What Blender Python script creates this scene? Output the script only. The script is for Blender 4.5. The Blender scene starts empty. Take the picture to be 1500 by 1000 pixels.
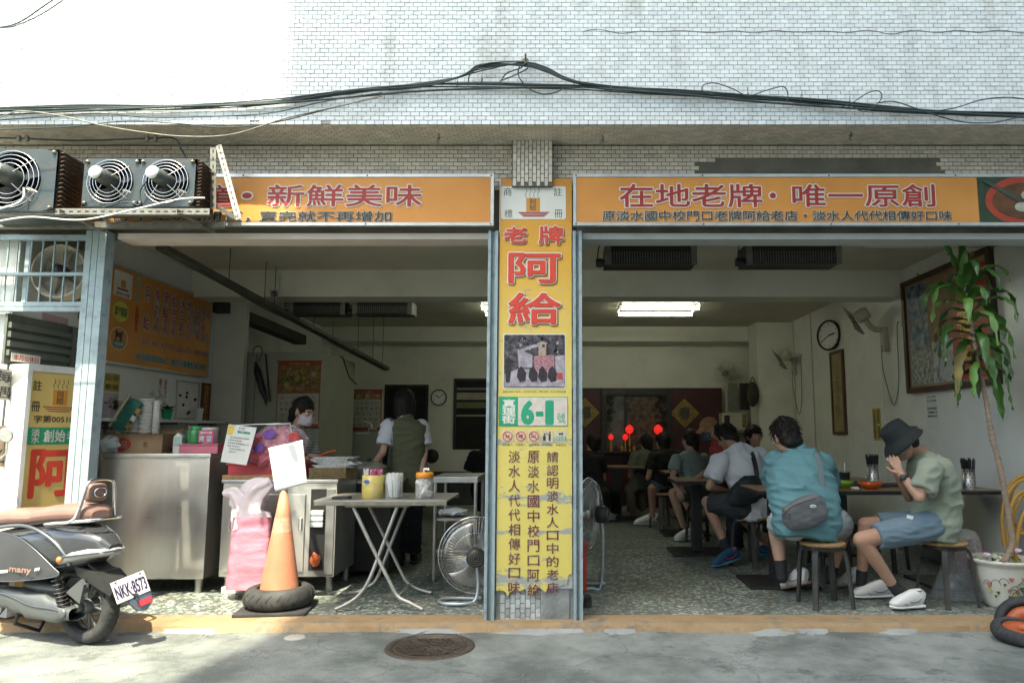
import bpy, bmesh, math, random
import numpy as np
from mathutils import Vector, Matrix, noise
V = Vector
random.seed(7)
R = math.radians
sc = bpy.context.scene
col = sc.collection
# ------------------------------------------------------------------ camera, sky, sun, exposure
H, D, F, CX, CY = 1.3, 5.03, 1063.0, 822.0, 500.0
PIT = math.atan(130 / F)
cam_d = bpy.data.cameras.new('camera')
cam = bpy.data.objects.new('camera', cam_d)
col.objects.link(cam)
cam.location = (0, -D, H)
cam.rotation_euler = (math.pi / 2 + PIT, 0, 0)
cam_d.sensor_width = 36
cam_d.lens = 36 * F / 1500
cam_d.shift_x = -(CX - 750) / 1500
cam_d.clip_end = 500
cam_d.clip_start = 0.05
sc.camera = cam
SUN = V((-0.2, -1.0, 2.0)).normalized()
world = bpy.data.worlds.new('World')
sc.world = world
world.use_nodes = True
wn = world.node_tree
sky = wn.nodes.new('ShaderNodeTexSky')
sky.sky_type = 'NISHITA'
sky.sun_disc = False
sky.sun_elevation = math.asin(SUN.z)
sky.sun_rotation = math.atan2(SUN.x, SUN.y) % (2 * math.pi)
sky.air_density = 1.0
sky.dust_density = 3.0
sky.ozone_density = 1.0
bg = wn.nodes['Background']
bg.inputs['Strength'].default_value = 0.15
wn.links.new(sky.outputs[0], bg.inputs['Color'])
sd = bpy.data.lights.new('sun', 'SUN')
sd.energy = 2.4
sd.angle = R(0.55)
sd.color = (1.0, 0.93, 0.82)
so = bpy.data.objects.new('sun', sd)
col.objects.link(so)
so.rotation_euler = SUN.to_track_quat('Z', 'Y').to_euler()
sc.view_settings.view_transform = 'Standard'
sc.view_settings.look = 'None'
sc.view_settings.gamma = 1
sc.view_settings.use_curve_mapping = False
sc.view_settings.exposure = 2.45
sc.view_settings.use_white_balance = True
sc.view_settings.white_balance_temperature = 7200
sc.view_settings.white_balance_tint = 2
sc.render.engine = 'CYCLES'
sc.cycles.use_denoising = True
sc.cycles.max_bounces = 10
sc.cycles.diffuse_bounces = 6
sc.cycles.transparent_max_bounces = 12
sc.cycles.sample_clamp_indirect = 6
sc.cycles.caustics_reflective = False
sc.cycles.caustics_refractive = False
# ------------------------------------------------------------------ placement helpers
_c, _s = math.cos(PIT), math.sin(PIT)
def ray(px, py):
 r, u = (px - CX) / F, (CY - py) / F
 return V((r, _c - u * _s, _s + u * _c))
def at(px, py, Y):                       # point on the plane y = Y
 d = ray(px, py)
 return V((0, -D, H)) + d * ((Y + D) / d.y)
def fl(px, py, z=0.05):                  # point on the horizontal plane z
 d = ray(px, py)
 return V((0, -D, H)) + d * ((z - H) / d.z)
def wl(px, py, X):                       # point on the plane x = X
 d = ray(px, py)
 return V((0, -D, H)) + d * (X / d.x)
# ------------------------------------------------------------------ materials
def _n(nt, t, **kw):
 n = nt.nodes.new(t)
 for k, v in kw.items():
  setattr(n, k, v)
 return n
def pbr(name, c, rough=.6, metal=0., var=.12, vs=6., bump=0., bs=60., alpha=1., trans=0., emit=None, es=1.,
  spec=.5, stain=None, sa=.5, ss=3., island=0., coat=0., stretch=(1, 1, 1), rvar=0., ior=1.45):
 """principled surface with colour variation, optional stain layer, relief and per-piece variation"""
 m = bpy.data.materials.new(name)
 m.use_nodes = True
 nt = m.node_tree
 L = nt.links.new
 b = nt.nodes['Principled BSDF']
 b.inputs['Roughness'].default_value = rough
 b.inputs['Metallic'].default_value = metal
 b.inputs['Specular IOR Level'].default_value = spec
 b.inputs['Alpha'].default_value = alpha
 b.inputs['Transmission Weight'].default_value = trans
 b.inputs['IOR'].default_value = ior
 b.inputs['Coat Weight'].default_value = coat
 c = tuple(c)[:3]
 tc = _n(nt, 'ShaderNodeTexCoord')
 mp = _n(nt, 'ShaderNodeMapping')
 mp.inputs['Scale'].default_value = stretch
 L(tc.outputs['Object'], mp.inputs['Vector'])
 cur = None
 if var > 0:
  nz = _n(nt, 'ShaderNodeTexNoise')
  nz.inputs['Scale'].default_value = vs
  nz.inputs['Detail'].default_value = 6
  L(mp.outputs[0], nz.inputs['Vector'])
  rp = _n(nt, 'ShaderNodeValToRGB')
  rp.color_ramp.elements[0].position = .3
  rp.color_ramp.elements[1].position = .72
  rp.color_ramp.elements[0].color = tuple(max(0, x * (1 - var)) for x in c) + (1,)
  rp.color_ramp.elements[1].color = tuple(min(1, x * (1 + var)) for x in c) + (1,)
  L(nz.outputs['Fac'], rp.inputs[0])
  cur = rp.outputs[0]
  if rvar:
   mr = _n(nt, 'ShaderNodeMapRange')
   mr.inputs['To Min'].default_value = max(.02, rough - rvar)
   mr.inputs['To Max'].default_value = min(1, rough + rvar)
   L(nz.outputs['Fac'], mr.inputs['Value'])
   L(mr.outputs[0], b.inputs['Roughness'])
 if stain:
  n2 = _n(nt, 'ShaderNodeTexNoise')
  n2.inputs['Scale'].default_value = ss
  n2.inputs['Detail'].default_value = 9
  n2.inputs['Roughness'].default_value = .65
  L(mp.outputs[0], n2.inputs['Vector'])
  r2 = _n(nt, 'ShaderNodeValToRGB')
  r2.color_ramp.elements[0].position = .5
  r2.color_ramp.elements[1].position = .72
  L(n2.outputs['Fac'], r2.inputs[0])
  mu = _n(nt, 'ShaderNodeMath', operation='MULTIPLY')
  mu.inputs[1].default_value = sa
  L(r2.outputs[0], mu.inputs[0])
  mx = _n(nt, 'ShaderNodeMix', data_type='RGBA')
  L(mu.outputs[0], mx.inputs[0])
  if cur: L(cur, mx.inputs[6])
  else: mx.inputs[6].default_value = c + (1,)
  mx.inputs[7].default_value = tuple(stain) + (1,)
  cur = mx.outputs[2]
 if island:
  g = _n(nt, 'ShaderNodeNewGeometry')
  oi = _n(nt, 'ShaderNodeObjectInfo')
  ad = _n(nt, 'ShaderNodeMath', operation='ADD')
  L(g.outputs['Random Per Island'], ad.inputs[0]); L(oi.outputs['Random'], ad.inputs[1])
  fr = _n(nt, 'ShaderNodeMath', operation='FRACT')
  L(ad.outputs[0], fr.inputs[0])
  mr = _n(nt, 'ShaderNodeMapRange')
  mr.inputs['To Min'].default_value = 1 - island
  mr.inputs['To Max'].default_value = 1 + island * .5
  L(fr.outputs[0], mr.inputs['Value'])
  hs = _n(nt, 'ShaderNodeHueSaturation')
  L(mr.outputs[0], hs.inputs['Value'])
  if cur: L(cur, hs.inputs['Color'])
  else: hs.inputs['Color'].default_value = c + (1,)
  cur = hs.outputs[0]
 if cur: L(cur, b.inputs['Base Color'])
 else: b.inputs['Base Color'].default_value = c + (1,)
 if bump:
  n3 = _n(nt, 'ShaderNodeTexNoise')
  n3.inputs['Scale'].default_value = bs
  n3.inputs['Detail'].default_value = 5
  L(mp.outputs[0], n3.inputs['Vector'])
  bp = _n(nt, 'ShaderNodeBump')
  bp.inputs['Strength'].default_value = 1
  bp.inputs['Distance'].default_value = bump
  L(n3.outputs['Fac'], bp.inputs['Height'])
  L(bp.outputs[0], b.inputs['Normal'])
 if emit:
  b.inputs['Emission Color'].default_value = tuple(emit) + (1,)
  b.inputs['Emission Strength'].default_value = es
 return m
# ------------------------------------------------------------------ objects
W = {}                                    # world matrix of every object made here
def _reg(o, parent, mat=None):
 col.objects.link(o)
 if parent is not None:
  o.parent = parent
  W[o] = W[parent].copy()
 else:
  W[o] = mat if mat is not None else Matrix()
 return o
def props(o, label=None, cat=None, group=None, kind=None):
 for k, v in (('label', label), ('category', cat), ('group', group), ('kind', kind)):
  if v: o[k] = v
 return o
def thing(name, label, cat, loc=(0, 0, 0), rz=0, group=None):
 o = bpy.data.objects.new(name, None)
 o.empty_display_size = .1
 o.location = loc
 o.rotation_euler = (0, 0, rz)
 _reg(o, None, Matrix.Translation(V(loc)) @ Matrix.Rotation(rz, 4, 'Z'))
 return props(o, label, cat, group)
class MB:
 """collects shapes into one mesh"""
 def __init__(s): s.v = []; s.f = []; s.mi = []; s.sm = []
 def add(s, vs, fs, smooth=False, mi=0):
  k = len(s.v)
  s.v += [V(p) for p in vs]
  for f in fs:
   s.f.append([i + k for i in f]); s.mi.append(mi); s.sm.append(smooth)
  return s
 def box(s, a, b, bev=0, mi=0):
  (x0, y0, z0), (x1, y1, z1) = [min(p) for p in zip(a, b)], [max(p) for p in zip(a, b)]
  if bev <= 0:
   vs = [(x, y, z) for z in (z0, z1) for y in (y0, y1) for x in (x0, x1)]
   return s.add(vs, [(0, 2, 3, 1), (4, 5, 7, 6), (0, 1, 5, 4), (2, 6, 7, 3), (0, 4, 6, 2), (1, 3, 7, 5)], False, mi)
  bev = min(bev, (x1 - x0) * .45, (y1 - y0) * .45, (z1 - z0) * .45)
  bm = bmesh.new()
  bmesh.ops.create_cube(bm, size=1)
  bmesh.ops.scale(bm, vec=(x1 - x0, y1 - y0, z1 - z0), verts=bm.verts)
  bmesh.ops.translate(bm, vec=((x0 + x1) / 2, (y0 + y1) / 2, (z0 + z1) / 2), verts=bm.verts)
  bmesh.ops.bevel(bm, geom=bm.edges[:], offset=bev, segments=2, profile=.7, affect='EDGES')
  bm.verts.index_update()
  s.add([v.co.copy() for v in bm.verts], [[v.index for v in f.verts] for f in bm.faces], False, mi)
  bm.free()
  return s
 def obox(s, c, u, v, w, bev=0, mi=0):     # oriented box: centre and three full edge vectors
  c, u, v, w = V(c), V(u), V(v), V(w)
  t = MB().box((-.5, -.5, -.5), (.5, .5, .5))
  if bev:
   lu, lv, lw = u.length, v.length, w.length
   t = MB().box((-lu / 2, -lv / 2, -lw / 2), (lu / 2, lv / 2, lw / 2), bev)
   u, v, w = u / lu, v / lv, w / lw
  vs = [c + u * p.x + v * p.y + w * p.z for p in t.v]
  fs = t.f
  if u.cross(v).dot(w) < 0: fs = [f[::-1] for f in fs]
  return s.add(vs, fs, False, mi)
 def tube(s, pts, r, n=8, caps=True, closed=False, mi=0, smooth=True):
  pts = [V(p) for p in pts]
  rs = r if isinstance(r, (list, tuple)) else [r] * len(pts)
  N = len(pts)
  vs, fs = [], []
  prev = None
  for i, p in enumerate(pts):
   if closed: d = pts[(i + 1) % N] - pts[i - 1]
   else: d = pts[min(i + 1, N - 1)] - pts[max(i - 1, 0)]
   if d.length < 1e-9: d = V((0, 0, 1))
   d.normalize()
   if prev is None:
    a = V((0, 0, 1)) if abs(d.z) < .9 else V((1, 0, 0))
    prev = d.cross(a).normalized()
   prev = (prev - d * prev.dot(d))
   if prev.length < 1e-6: prev = d.orthogonal()
   prev.normalize()
   b = d.cross(prev)
   for k in range(n):
    t = 2 * math.pi * k / n
    vs.append(p + (prev * math.cos(t) + b * math.sin(t)) * rs[i])
  M_ = N if closed else N - 1
  for i in range(M_):
   for k in range(n):
    a, b2 = i * n + k, i * n + (k + 1) % n
    c, d2 = ((i + 1) % N) * n + (k + 1) % n, ((i + 1) % N) * n + k
    fs.append((a, b2, c, d2))
  s.add(vs, fs, smooth, mi)
  if caps and not closed:
   s.add(vs[:n], [list(range(n))[::-1]], False, mi)
   s.add(vs[-n:], [list(range(n))], False, mi)
  return s
 def lathe(s, prof, c=(0, 0, 0), n=24, axis=None, mi=0, smooth=True, caps=True):   # prof: (r, h) pairs
  c = V(c)
  q = V(axis).to_track_quat('Z', 'Y') if axis is not None else None
  vs, fs = [], []
  for r_, h in prof:
   for k in range(n):
    t = 2 * math.pi * k / n
    p = V((r_ * math.cos(t), r_ * math.sin(t), h))
    vs.append(c + (q @ p if q else p))
  for i in range(len(prof) - 1):
   for k in range(n):
    a, b = i * n + k, i * n + (k + 1) % n
    fs.append((a, b, b + n, a + n))
  ring = (V(prof[0]) - V(prof[-1])).length < 1e-6 if len(prof[0]) == 3 else (abs(prof[0][0] - prof[-1][0]) + abs(prof[0][1] - prof[-1][1]) < 1e-6)
  caps = caps and not ring and not (len(prof) == 2 and prof[0][0] < 1e-5)
  if caps and prof[0][0] > 1e-5: s.add(vs[:n], [list(range(n))[::-1]], False, mi)
  if caps and prof[-1][0] > 1e-5: s.add(vs[-n:], [list(range(n))], False, mi)
  return s.add(vs, fs, smooth, mi)
 def prism(s, pts, d, mi=0):                # polygon (3-D points) pushed along d
  pts = [V(p) for p in pts]
  d = V(d)
  n = len(pts)
  nr = V((0, 0, 0))
  for i in range(n): nr += pts[i].cross(pts[(i + 1) % n])
  if nr.dot(d) > 0: pts = pts[::-1]
  vs = pts + [p + d for p in pts]
  fs = [list(range(n)), list(range(n, 2 * n))[::-1]]
  fs += [(i, i + n, (i + 1) % n + n, (i + 1) % n) for i in range(n)]
  return s.add(vs, fs, False, mi)
 def quad(s, a, b, c, d, mi=0): return s.add([a, b, c, d], [(0, 1, 2, 3)], False, mi)
 def grid(s, fn, nu, nv, smooth=True, mi=0):
  vs = [fn(i / nu, j / nv) for j in range(nv + 1) for i in range(nu + 1)]
  fs = [(j * (nu + 1) + i, j * (nu + 1) + i + 1, (j + 1) * (nu + 1) + i + 1, (j + 1) * (nu + 1) + i)
              for j in range(nv) for i in range(nu)]
  return s.add(vs, fs, smooth, mi)
 def sphere(s, c, r, n=12, mi=0):
  r = V(r) if not isinstance(r, (int, float)) else V((r, r, r))
  c = V(c)
  vs, fs = [], []
  m = max(4, n // 2)
  for j in range(m + 1):
   ph = math.pi * j / m
   for k in range(n):
    t = 2 * math.pi * k / n
    vs.append(c + V((r.x * math.sin(ph) * math.cos(t), r.y * math.sin(ph) * math.sin(t), -r.z * math.cos(ph))))
  for j in range(m):
   for k in range(n):
    a, b = j * n + k, j * n + (k + 1) % n
    fs.append((a, b, b + n, a + n))
  return s.add(vs, fs, True, mi)
 def build(s, name, mat, parent=None, label=None, cat=None, group=None, kind=None, origin=None, solid=0, local=False):
  me = bpy.data.meshes.new(name)
  if parent is not None and not local:
   inv = W[parent].inverted()
   vs = [inv @ p for p in s.v]
   mtx = None
  elif parent is None and not local and s.v:
   if origin is None:
    xs = [p.x for p in s.v]; ys = [p.y for p in s.v]; zs = [p.z for p in s.v]
    origin = V(((min(xs) + max(xs)) / 2, (min(ys) + max(ys)) / 2, min(zs)))
   origin = V(origin)
   vs = [p - origin for p in s.v]
   mtx = Matrix.Translation(origin)
  else:
   vs = s.v; mtx = None
  me.from_pydata([tuple(p) for p in vs], [], s.f)
  for m in (mat if isinstance(mat, (list, tuple)) else [mat]): me.materials.append(m)
  me.polygons.foreach_set('material_index', s.mi)
  me.polygons.foreach_set('use_smooth', s.sm)
  me.update()
  o = bpy.data.objects.new(name, me)
  if mtx is not None: o.location = origin
  _reg(o, parent, mtx)
  if solid:
   md = o.modifiers.new('t', 'SOLIDIFY'); md.thickness = solid; md.offset = 0
  return props(o, label, cat, group, kind)
def copy_tree(o, loc=None, rz=None, parent=None, label=None, scale=None):
 c = o.copy()
 col.objects.link(c)
 if parent is not None: c.parent = parent
 for ch in list(o.children): copy_tree(ch, parent=c)
 if loc is not None: c.location = loc
 if rz is not None: c.rotation_euler = (0, 0, rz)
 if scale is not None: c.scale = (scale,) * 3
 if label: c['label'] = label
 if parent is None: W[c] = Matrix.Translation(c.location) @ Matrix.Rotation(c.rotation_euler.z, 4, 'Z')
 return c
def inst(o, name, loc, parent, rot=None, scale=None):   # another piece sharing o's mesh
 c = bpy.data.objects.new(name, o.data)
 col.objects.link(c)
 c.parent = parent
 c.location = loc
 if rot: c.rotation_euler = rot
 if scale: c.scale = scale
 return c
# ------------------------------------------------------------------ lettering
_tc = {}
def glyphs(s, bold=0., line=1.0, fit_w=None):
 key = (s, bold, line)
 if key in _tc: return _tc[key]
 cu = bpy.data.curves.new('lettering', 'FONT')
 cu.body = s
 cu.size = 1
 cu.align_x = 'CENTER'
 cu.align_y = 'CENTER'
 cu.offset = bold
 cu.space_line = line
 cu.resolution_u = 3
 o = bpy.data.objects.new('lettering', cu)
 col.objects.link(o)
 bpy.context.view_layer.update()
 me = bpy.data.meshes.new_from_object(o.evaluated_get(bpy.context.evaluated_depsgraph_get()))
 bpy.data.objects.remove(o)
 vs = np.array([v.co[:] for v in me.vertices]) if len(me.vertices) else np.zeros((0, 3))
 fs = [list(p.vertices) for p in me.polygons]
 bpy.data.meshes.remove(me)
 _tc[key] = (vs, fs)
 return vs, fs
def text(mb, s, c, u, v, w=None, h=None, size=None, bold=0., line=1.0, mi=0):
 """lettering centred at c on the plane of unit vectors u (reading) and v (up), fitted to w x h or to size;
 bold thickens the strokes by that share of the character size with layers a fraction of a millimetre apart"""
 vs, fs = glyphs(s, 0., line)
 if not len(vs): return
 lo, hi = vs.min(0), vs.max(0)
 cx, cy = (lo[0] + hi[0]) / 2, (lo[1] + hi[1]) / 2
 sx = w / (hi[0] - lo[0]) if w else None
 sy = h / (hi[1] - lo[1]) if h else None
 if size: sx = sy = size
 sx = sx or sy; sy = sy or sx
 c, u, v = V(c), V(u), V(v)
 n = u.cross(v)
 offs = [(0, 0)]
 if bold:
  K = 8 if bold < .04 else 12
  offs = [(math.cos(2 * math.pi * k / K) * bold, math.sin(2 * math.pi * k / K) * bold) for k in range(K)]
  if bold > .05: offs += [(x * .5, y * .5) for x, y in offs[::3]]
 for q, (ox, oy) in enumerate(offs):
  mb.add([c + n * (q * .00012) + u * ((p[0] - cx) * sx + ox * sy) + v * ((p[1] - cy + oy) * sy) for p in vs], fs, False, mi)
EX, EZ = V((1, 0, 0)), V((0, 0, 1))
# ------------------------------------------------------------------ shared materials
M = {}
M['tile'] = pbr('facade_tile', (.72, .76, .76), .35, var=.05, island=.10, stain=(.42, .41, .36), sa=.6, ss=2.4, stretch=(1.6, 1, .28), bump=.0008, bs=120)
M['tile_warm'] = pbr('facade_tile_cream', (.66, .60, .50), .4, var=.08, island=.16, bump=.0008, bs=120)
M['grout'] = pbr('grout', (.36, .37, .36), .95, var=.25, vs=9, bump=.002)
M['grout_dark'] = pbr('cement_dark', (.15, .145, .115), .95, var=.3, vs=4, bump=.004, bs=30)
M['plaster'] = pbr('interior_plaster', (.68, .67, .57), .5, var=.06, vs=2, stain=(.36, .36, .28), sa=.35, ss=1.6, bump=.0015, bs=25)
M['wall_blue'] = pbr('painted_wall', (.74, .75, .70), .32, var=.05, vs=3, stain=(.40, .42, .38), sa=.3, ss=2.0, bump=.0025, bs=9)
M['ceiling'] = pbr('ceiling_paint', (.60, .57, .46), .8, var=.08, vs=1.5, stain=(.42, .39, .29), sa=.4, ss=1.2)
M['post'] = pbr('blue_grey_paint', (.30, .38, .40), .5, var=.1, vs=12, stain=(.12, .13, .12), sa=.6, ss=14, bump=.0006)
M['alu'] = pbr('aluminium', (.52, .53, .50), .42, metal=.75, var=.12, vs=10)
M['steel'] = pbr('stainless', (.70, .68, .64), .32, metal=.85, var=.12, vs=5, bump=.0012, bs=5, rvar=.14, stain=(.5, .46, .40), sa=.4, ss=3, stretch=(1.5, 1, .6))
M['steel_dull'] = pbr('stainless_dull', (.45, .45, .43), .42, metal=.9, var=.2, vs=7, rvar=.1)
M['chrome'] = pbr('chrome', (.75, .75, .75), .12, metal=1, var=0)
M['galv'] = pbr('galvanised', (.22, .215, .18), .5, metal=.6, var=.25, vs=20, stain=(.2, .13, .07), sa=.5, ss=16)  # colour lowered in place of the shade missing on the rack strut
M['black'] = pbr('black_plastic', (.022, .022, .022), .45, var=.1)
M['rubber'] = pbr('rubber', (.035, .036, .036), .8, var=.25, vs=14, stain=(.10, .10, .09), sa=.6, ss=6, bump=.001)
M['cable'] = pbr('cable_jacket', (.028, .045, .045), .6, var=.2)
M['orange'] = pbr('sign_orange', (.60, .25, .05), .5, var=.12, vs=2.5, stain=(.62, .33, .12), sa=.35, ss=2.2, bump=.002, bs=3)
M['red_ink'] = pbr('red_ink', (.33, .028, .022), .5, var=.05)
M['red_ink2'] = pbr('bright_red_ink', (.62, .06, .035), .45, var=.08, vs=14)
M['white_ink'] = pbr('white_ink', (.68, .67, .60), .5, var=.05)
M['black_ink'] = pbr('dark_ink', (.05, .05, .045), .6, var=0)
M['green_ink'] = pbr('green_ink', (.02, .32, .17), .5, var=.08)
M['blue_ink'] = pbr('blue_ink', (.03, .22, .26), .5, var=.05)
M['paper'] = pbr('paper', (.70, .70, .66), .8, var=.04)
M['wood_brown'] = pbr('stained_wood', (.16, .075, .03), .45, var=.3, vs=5, stretch=(1, 1, 8))
M['wood_top'] = pbr('light_wood', (.40, .24, .11), .35, var=.2, vs=4, stretch=(8, 1, 1))
M['black_wood'] = pbr('black_wood', (.028, .027, .024), .5, var=.4, vs=9, stain=(.10, .09, .07), sa=.5, ss=20, stretch=(1, 1, .2))
M['white_paint'] = pbr('white_paint', (.72, .72, .68), .5, var=.05)
M['beige'] = pbr('beige_plastic', (.45, .42, .33), .5, var=.1)
M['dark_red'] = pbr('dark_red_wood', (.055, .011, .008), .4, var=.3, vs=4)
M['gold'] = pbr('gold_print', (.50, .30, .06), .4, metal=.3, var=.25, vs=20)
def terrazzo():
 m = pbr('terrazzo', (.2, .2, .2), .38, var=0, spec=.5)
 nt = m.node_tree; L = nt.links.new; b = nt.nodes['Principled BSDF']
 tc = _n(nt, 'ShaderNodeTexCoord')
 vo = _n(nt, 'ShaderNodeTexVoronoi'); vo.inputs['Scale'].default_value = 42
 nz = _n(nt, 'ShaderNodeTexNoise'); nz.inputs['Scale'].default_value = 60
 mx0 = _n(nt, 'ShaderNodeMix', data_type='RGBA', blend_type='LINEAR_LIGHT'); mx0.inputs[0].default_value = .02
 L(tc.outputs['Object'], mx0.inputs[6]); L(nz.outputs['Color'], mx0.inputs[7]); L(mx0.outputs[2], vo.inputs['Vector'])
 rp = _n(nt, 'ShaderNodeValToRGB'); e = rp.color_ramp
 e.interpolation = 'CONSTANT'
 e.elements[0].position = 0; e.elements[0].color = (.075, .10, .085, 1)
 e.elements[1].position = .28; e.elements[1].color = (.36, .40, .36, 1)
 for p_, c_ in ((.5, (.11, .15, .13, 1)), (.68, (.5, .52, .47, 1)), (.8, (.20, .24, .21, 1)), (.92, (.24, .16, .09, 1))):
  x = e.elements.new(p_); x.color = c_
 sp = _n(nt, 'ShaderNodeSeparateColor'); L(vo.outputs['Color'], sp.inputs[0]); L(sp.outputs[0], rp.inputs[0])
 v2 = _n(nt, 'ShaderNodeTexVoronoi', feature='DISTANCE_TO_EDGE'); v2.inputs['Scale'].default_value = 42
 L(mx0.outputs[2], v2.inputs['Vector'])
 lt = _n(nt, 'ShaderNodeMath', operation='LESS_THAN'); lt.inputs[1].default_value = .07; L(v2.outputs['Distance'], lt.inputs[0])
 mx = _n(nt, 'ShaderNodeMix', data_type='RGBA'); L(lt.outputs[0], mx.inputs[0]); L(rp.outputs[0], mx.inputs[6]); mx.inputs[7].default_value = (.12, .14, .125, 1)
 n2 = _n(nt, 'ShaderNodeTexNoise'); n2.inputs['Scale'].default_value = 1.6; n2.inputs['Detail'].default_value = 6; L(tc.outputs['Object'], n2.inputs['Vector'])
 mr = _n(nt, 'ShaderNodeMapRange'); mr.inputs['From Min'].default_value = .3; mr.inputs['From Max'].default_value = .7
 mr.inputs['To Min'].default_value = .7; mr.inputs['To Max'].default_value = 1.2; L(n2.outputs['Fac'], mr.inputs['Value'])
 hs = _n(nt, 'ShaderNodeHueSaturation'); L(mr.outputs[0], hs.inputs['Value']); L(mx.outputs[2], hs.inputs['Color'])
 L(hs.outputs[0], b.inputs['Base Color'])
 m2 = _n(nt, 'ShaderNodeMapRange'); m2.inputs['To Min'].default_value = .22; m2.inputs['To Max'].default_value = .6
 L(n2.outputs['Fac'], m2.inputs['Value']); L(m2.outputs[0], b.inputs['Roughness'])
 return m
M['terrazzo'] = terrazzo()
def road_mat():
 m = pbr('worn_concrete_road', (.2, .2, .2), .85, var=0, bump=.008, bs=90)
 nt = m.node_tree; L = nt.links.new; b = nt.nodes['Principled BSDF']
 tc = _n(nt, 'ShaderNodeTexCoord')
 def nz(sc_, det, ro=.6):
  n = _n(nt, 'ShaderNodeTexNoise'); n.inputs['Scale'].default_value = sc_; n.inputs['Detail'].default_value = det
  n.inputs['Roughness'].default_value = ro; L(tc.outputs['Object'], n.inputs['Vector']); return n
 def ramp(src, a, b_, ca, cb):
  r = _n(nt, 'ShaderNodeValToRGB'); r.color_ramp.elements[0].position = a; r.color_ramp.elements[1].position = b_
  r.color_ramp.elements[0].color = ca + (1,); r.color_ramp.elements[1].color = cb + (1,); L(src, r.inputs[0]); return r
 r1 = ramp(nz(1.3, 9, .68).outputs['Fac'], .40, .60, (.105, .12, .11), (.24, .258, .24))
 r2 = ramp(nz(230, 4, .8).outputs['Fac'], .3, .7, (.3, .3, .3), (1.5, 1.5, 1.5))
 mx = _n(nt, 'ShaderNodeMix', data_type='RGBA', blend_type='MULTIPLY'); mx.inputs[0].default_value = .8
 L(r1.outputs[0], mx.inputs[6]); L(r2.outputs[0], mx.inputs[7])
 r3 = ramp(nz(4.2, 10, .72).outputs['Fac'], .56, .66, (0, 0, 0), (1, 1, 1))
 m3 = _n(nt, 'ShaderNodeMix', data_type='RGBA'); L(r3.outputs[0], m3.inputs[0]); L(mx.outputs[2], m3.inputs[6]); m3.inputs[7].default_value = (.09, .10, .092, 1)
 vo = _n(nt, 'ShaderNodeTexVoronoi', feature='DISTANCE_TO_EDGE'); vo.inputs['Scale'].default_value = .55
 w = _n(nt, 'ShaderNodeMix', data_type='RGBA', blend_type='LINEAR_LIGHT'); w.inputs[0].default_value = .25
 L(tc.outputs['Object'], w.inputs[6]); L(nz(2.2, 8, .7).outputs['Color'], w.inputs[7]); L(w.outputs[2], vo.inputs['Vector'])
 lt = _n(nt, 'ShaderNodeMapRange'); lt.inputs['From Min'].default_value = 0; lt.inputs['From Max'].default_value = .006
 lt.inputs['To Min'].default_value = .55; lt.inputs['To Max'].default_value = 0; L(vo.outputs['Distance'], lt.inputs['Value'])
 m4 = _n(nt, 'ShaderNodeMix', data_type='RGBA'); L(lt.outputs[0], m4.inputs[0]); L(m3.outputs[2], m4.inputs[6]); m4.inputs[7].default_value = (.06, .06, .055, 1)
 L(m4.outputs[2], b.inputs['Base Color'])
 return m
M['road'] = road_mat()
M['kerb'] = pbr('worn_yellow_kerb', (.30, .205, .11), .85, var=.22, vs=6, stain=(.10, .105, .098), sa=.95, ss=6, bump=.004, bs=60)
M['cement'] = pbr('cement_patch', (.26, .275, .265), .9, var=.2, vs=5, bump=.004, bs=50)
# ------------------------------------------------------------------ ground
XL, XR, YB, FZ, CZ = -3.9, 3.6, 7.2, 0.05, 3.0
def ground_fn(u, v):
 x, y = -40 + 80 * u, -60 + 60.9 * v
 return V((x, y, 0))
MB().quad((-60, -60, 0), (60, -60, 0), (60, 60, 0), (-60, 60, 0)).build('road', M['road'], kind='structure', origin=(0, 0, 0))
m = MB()                                       # shop floor slab above the road, in terrazzo panels with a fine joint
rng = random.Random(3)
m.box((-4.9, .13, -.02), (6, 9, FZ - .004))
m.build('floor_base', M['cement'], kind='structure', origin=(0, 0, 0))
fb = bpy.data.objects['floor_base']
q = MB()
px_, k = 1.18, 0
pan = None
for i in range(-5, 6):
 for j in range(0, 7):
  x0, y0 = i * px_ + .02, .13 + j * px_
  p_ = MB().box((x0, y0, FZ - .004), (x0 + px_ - .004, min(y0 + px_, 9) - .004, FZ))
  p_.build('floor_panel', M['terrazzo'], fb)
# kerb: uneven strip with chipped front edge
def kerb(x0, x1):
 n = int((x1 - x0) / .03)
 vs, fs = [], []
 for i in range(n + 1):
  x = x0 + (x1 - x0) * i / n
  a = noise.noise((x * 1.3, 0, 0)) * .045 + noise.noise((x * 7, 3, 0)) * .03 + noise.noise((x * 25, 3, 0)) * .012
  b = noise.noise((x * 9, 8, 0)) * .016
  vs += [V((x, -.13 + a * .8, -.01)), V((x, -.105 + a * .35, .03 + b)), V((x, -.085 + a * .2, .049 + b * .4)), V((x, .128, .049)), V((x, .128, -.01))]
 for i in range(n):
  for k in range(4):
   fs.append((i * 5 + k, i * 5 + k + 1, i * 5 + k + 6, i * 5 + k + 5)[::-1])
 mb = MB().add(vs, fs)
 return mb
k1 = kerb(-4.9, 6).build('kerb', M['kerb'], kind='structure', origin=(0, 0, 0))
# ------------------------------------------------------------------ the shop building
B = thing('shop_building', 'white tiled shop building with two wide open bays under orange signboards', 'building', (0, .2, 0))
ZS = 3.356                                   # soffit height
UY = -.32
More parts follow.
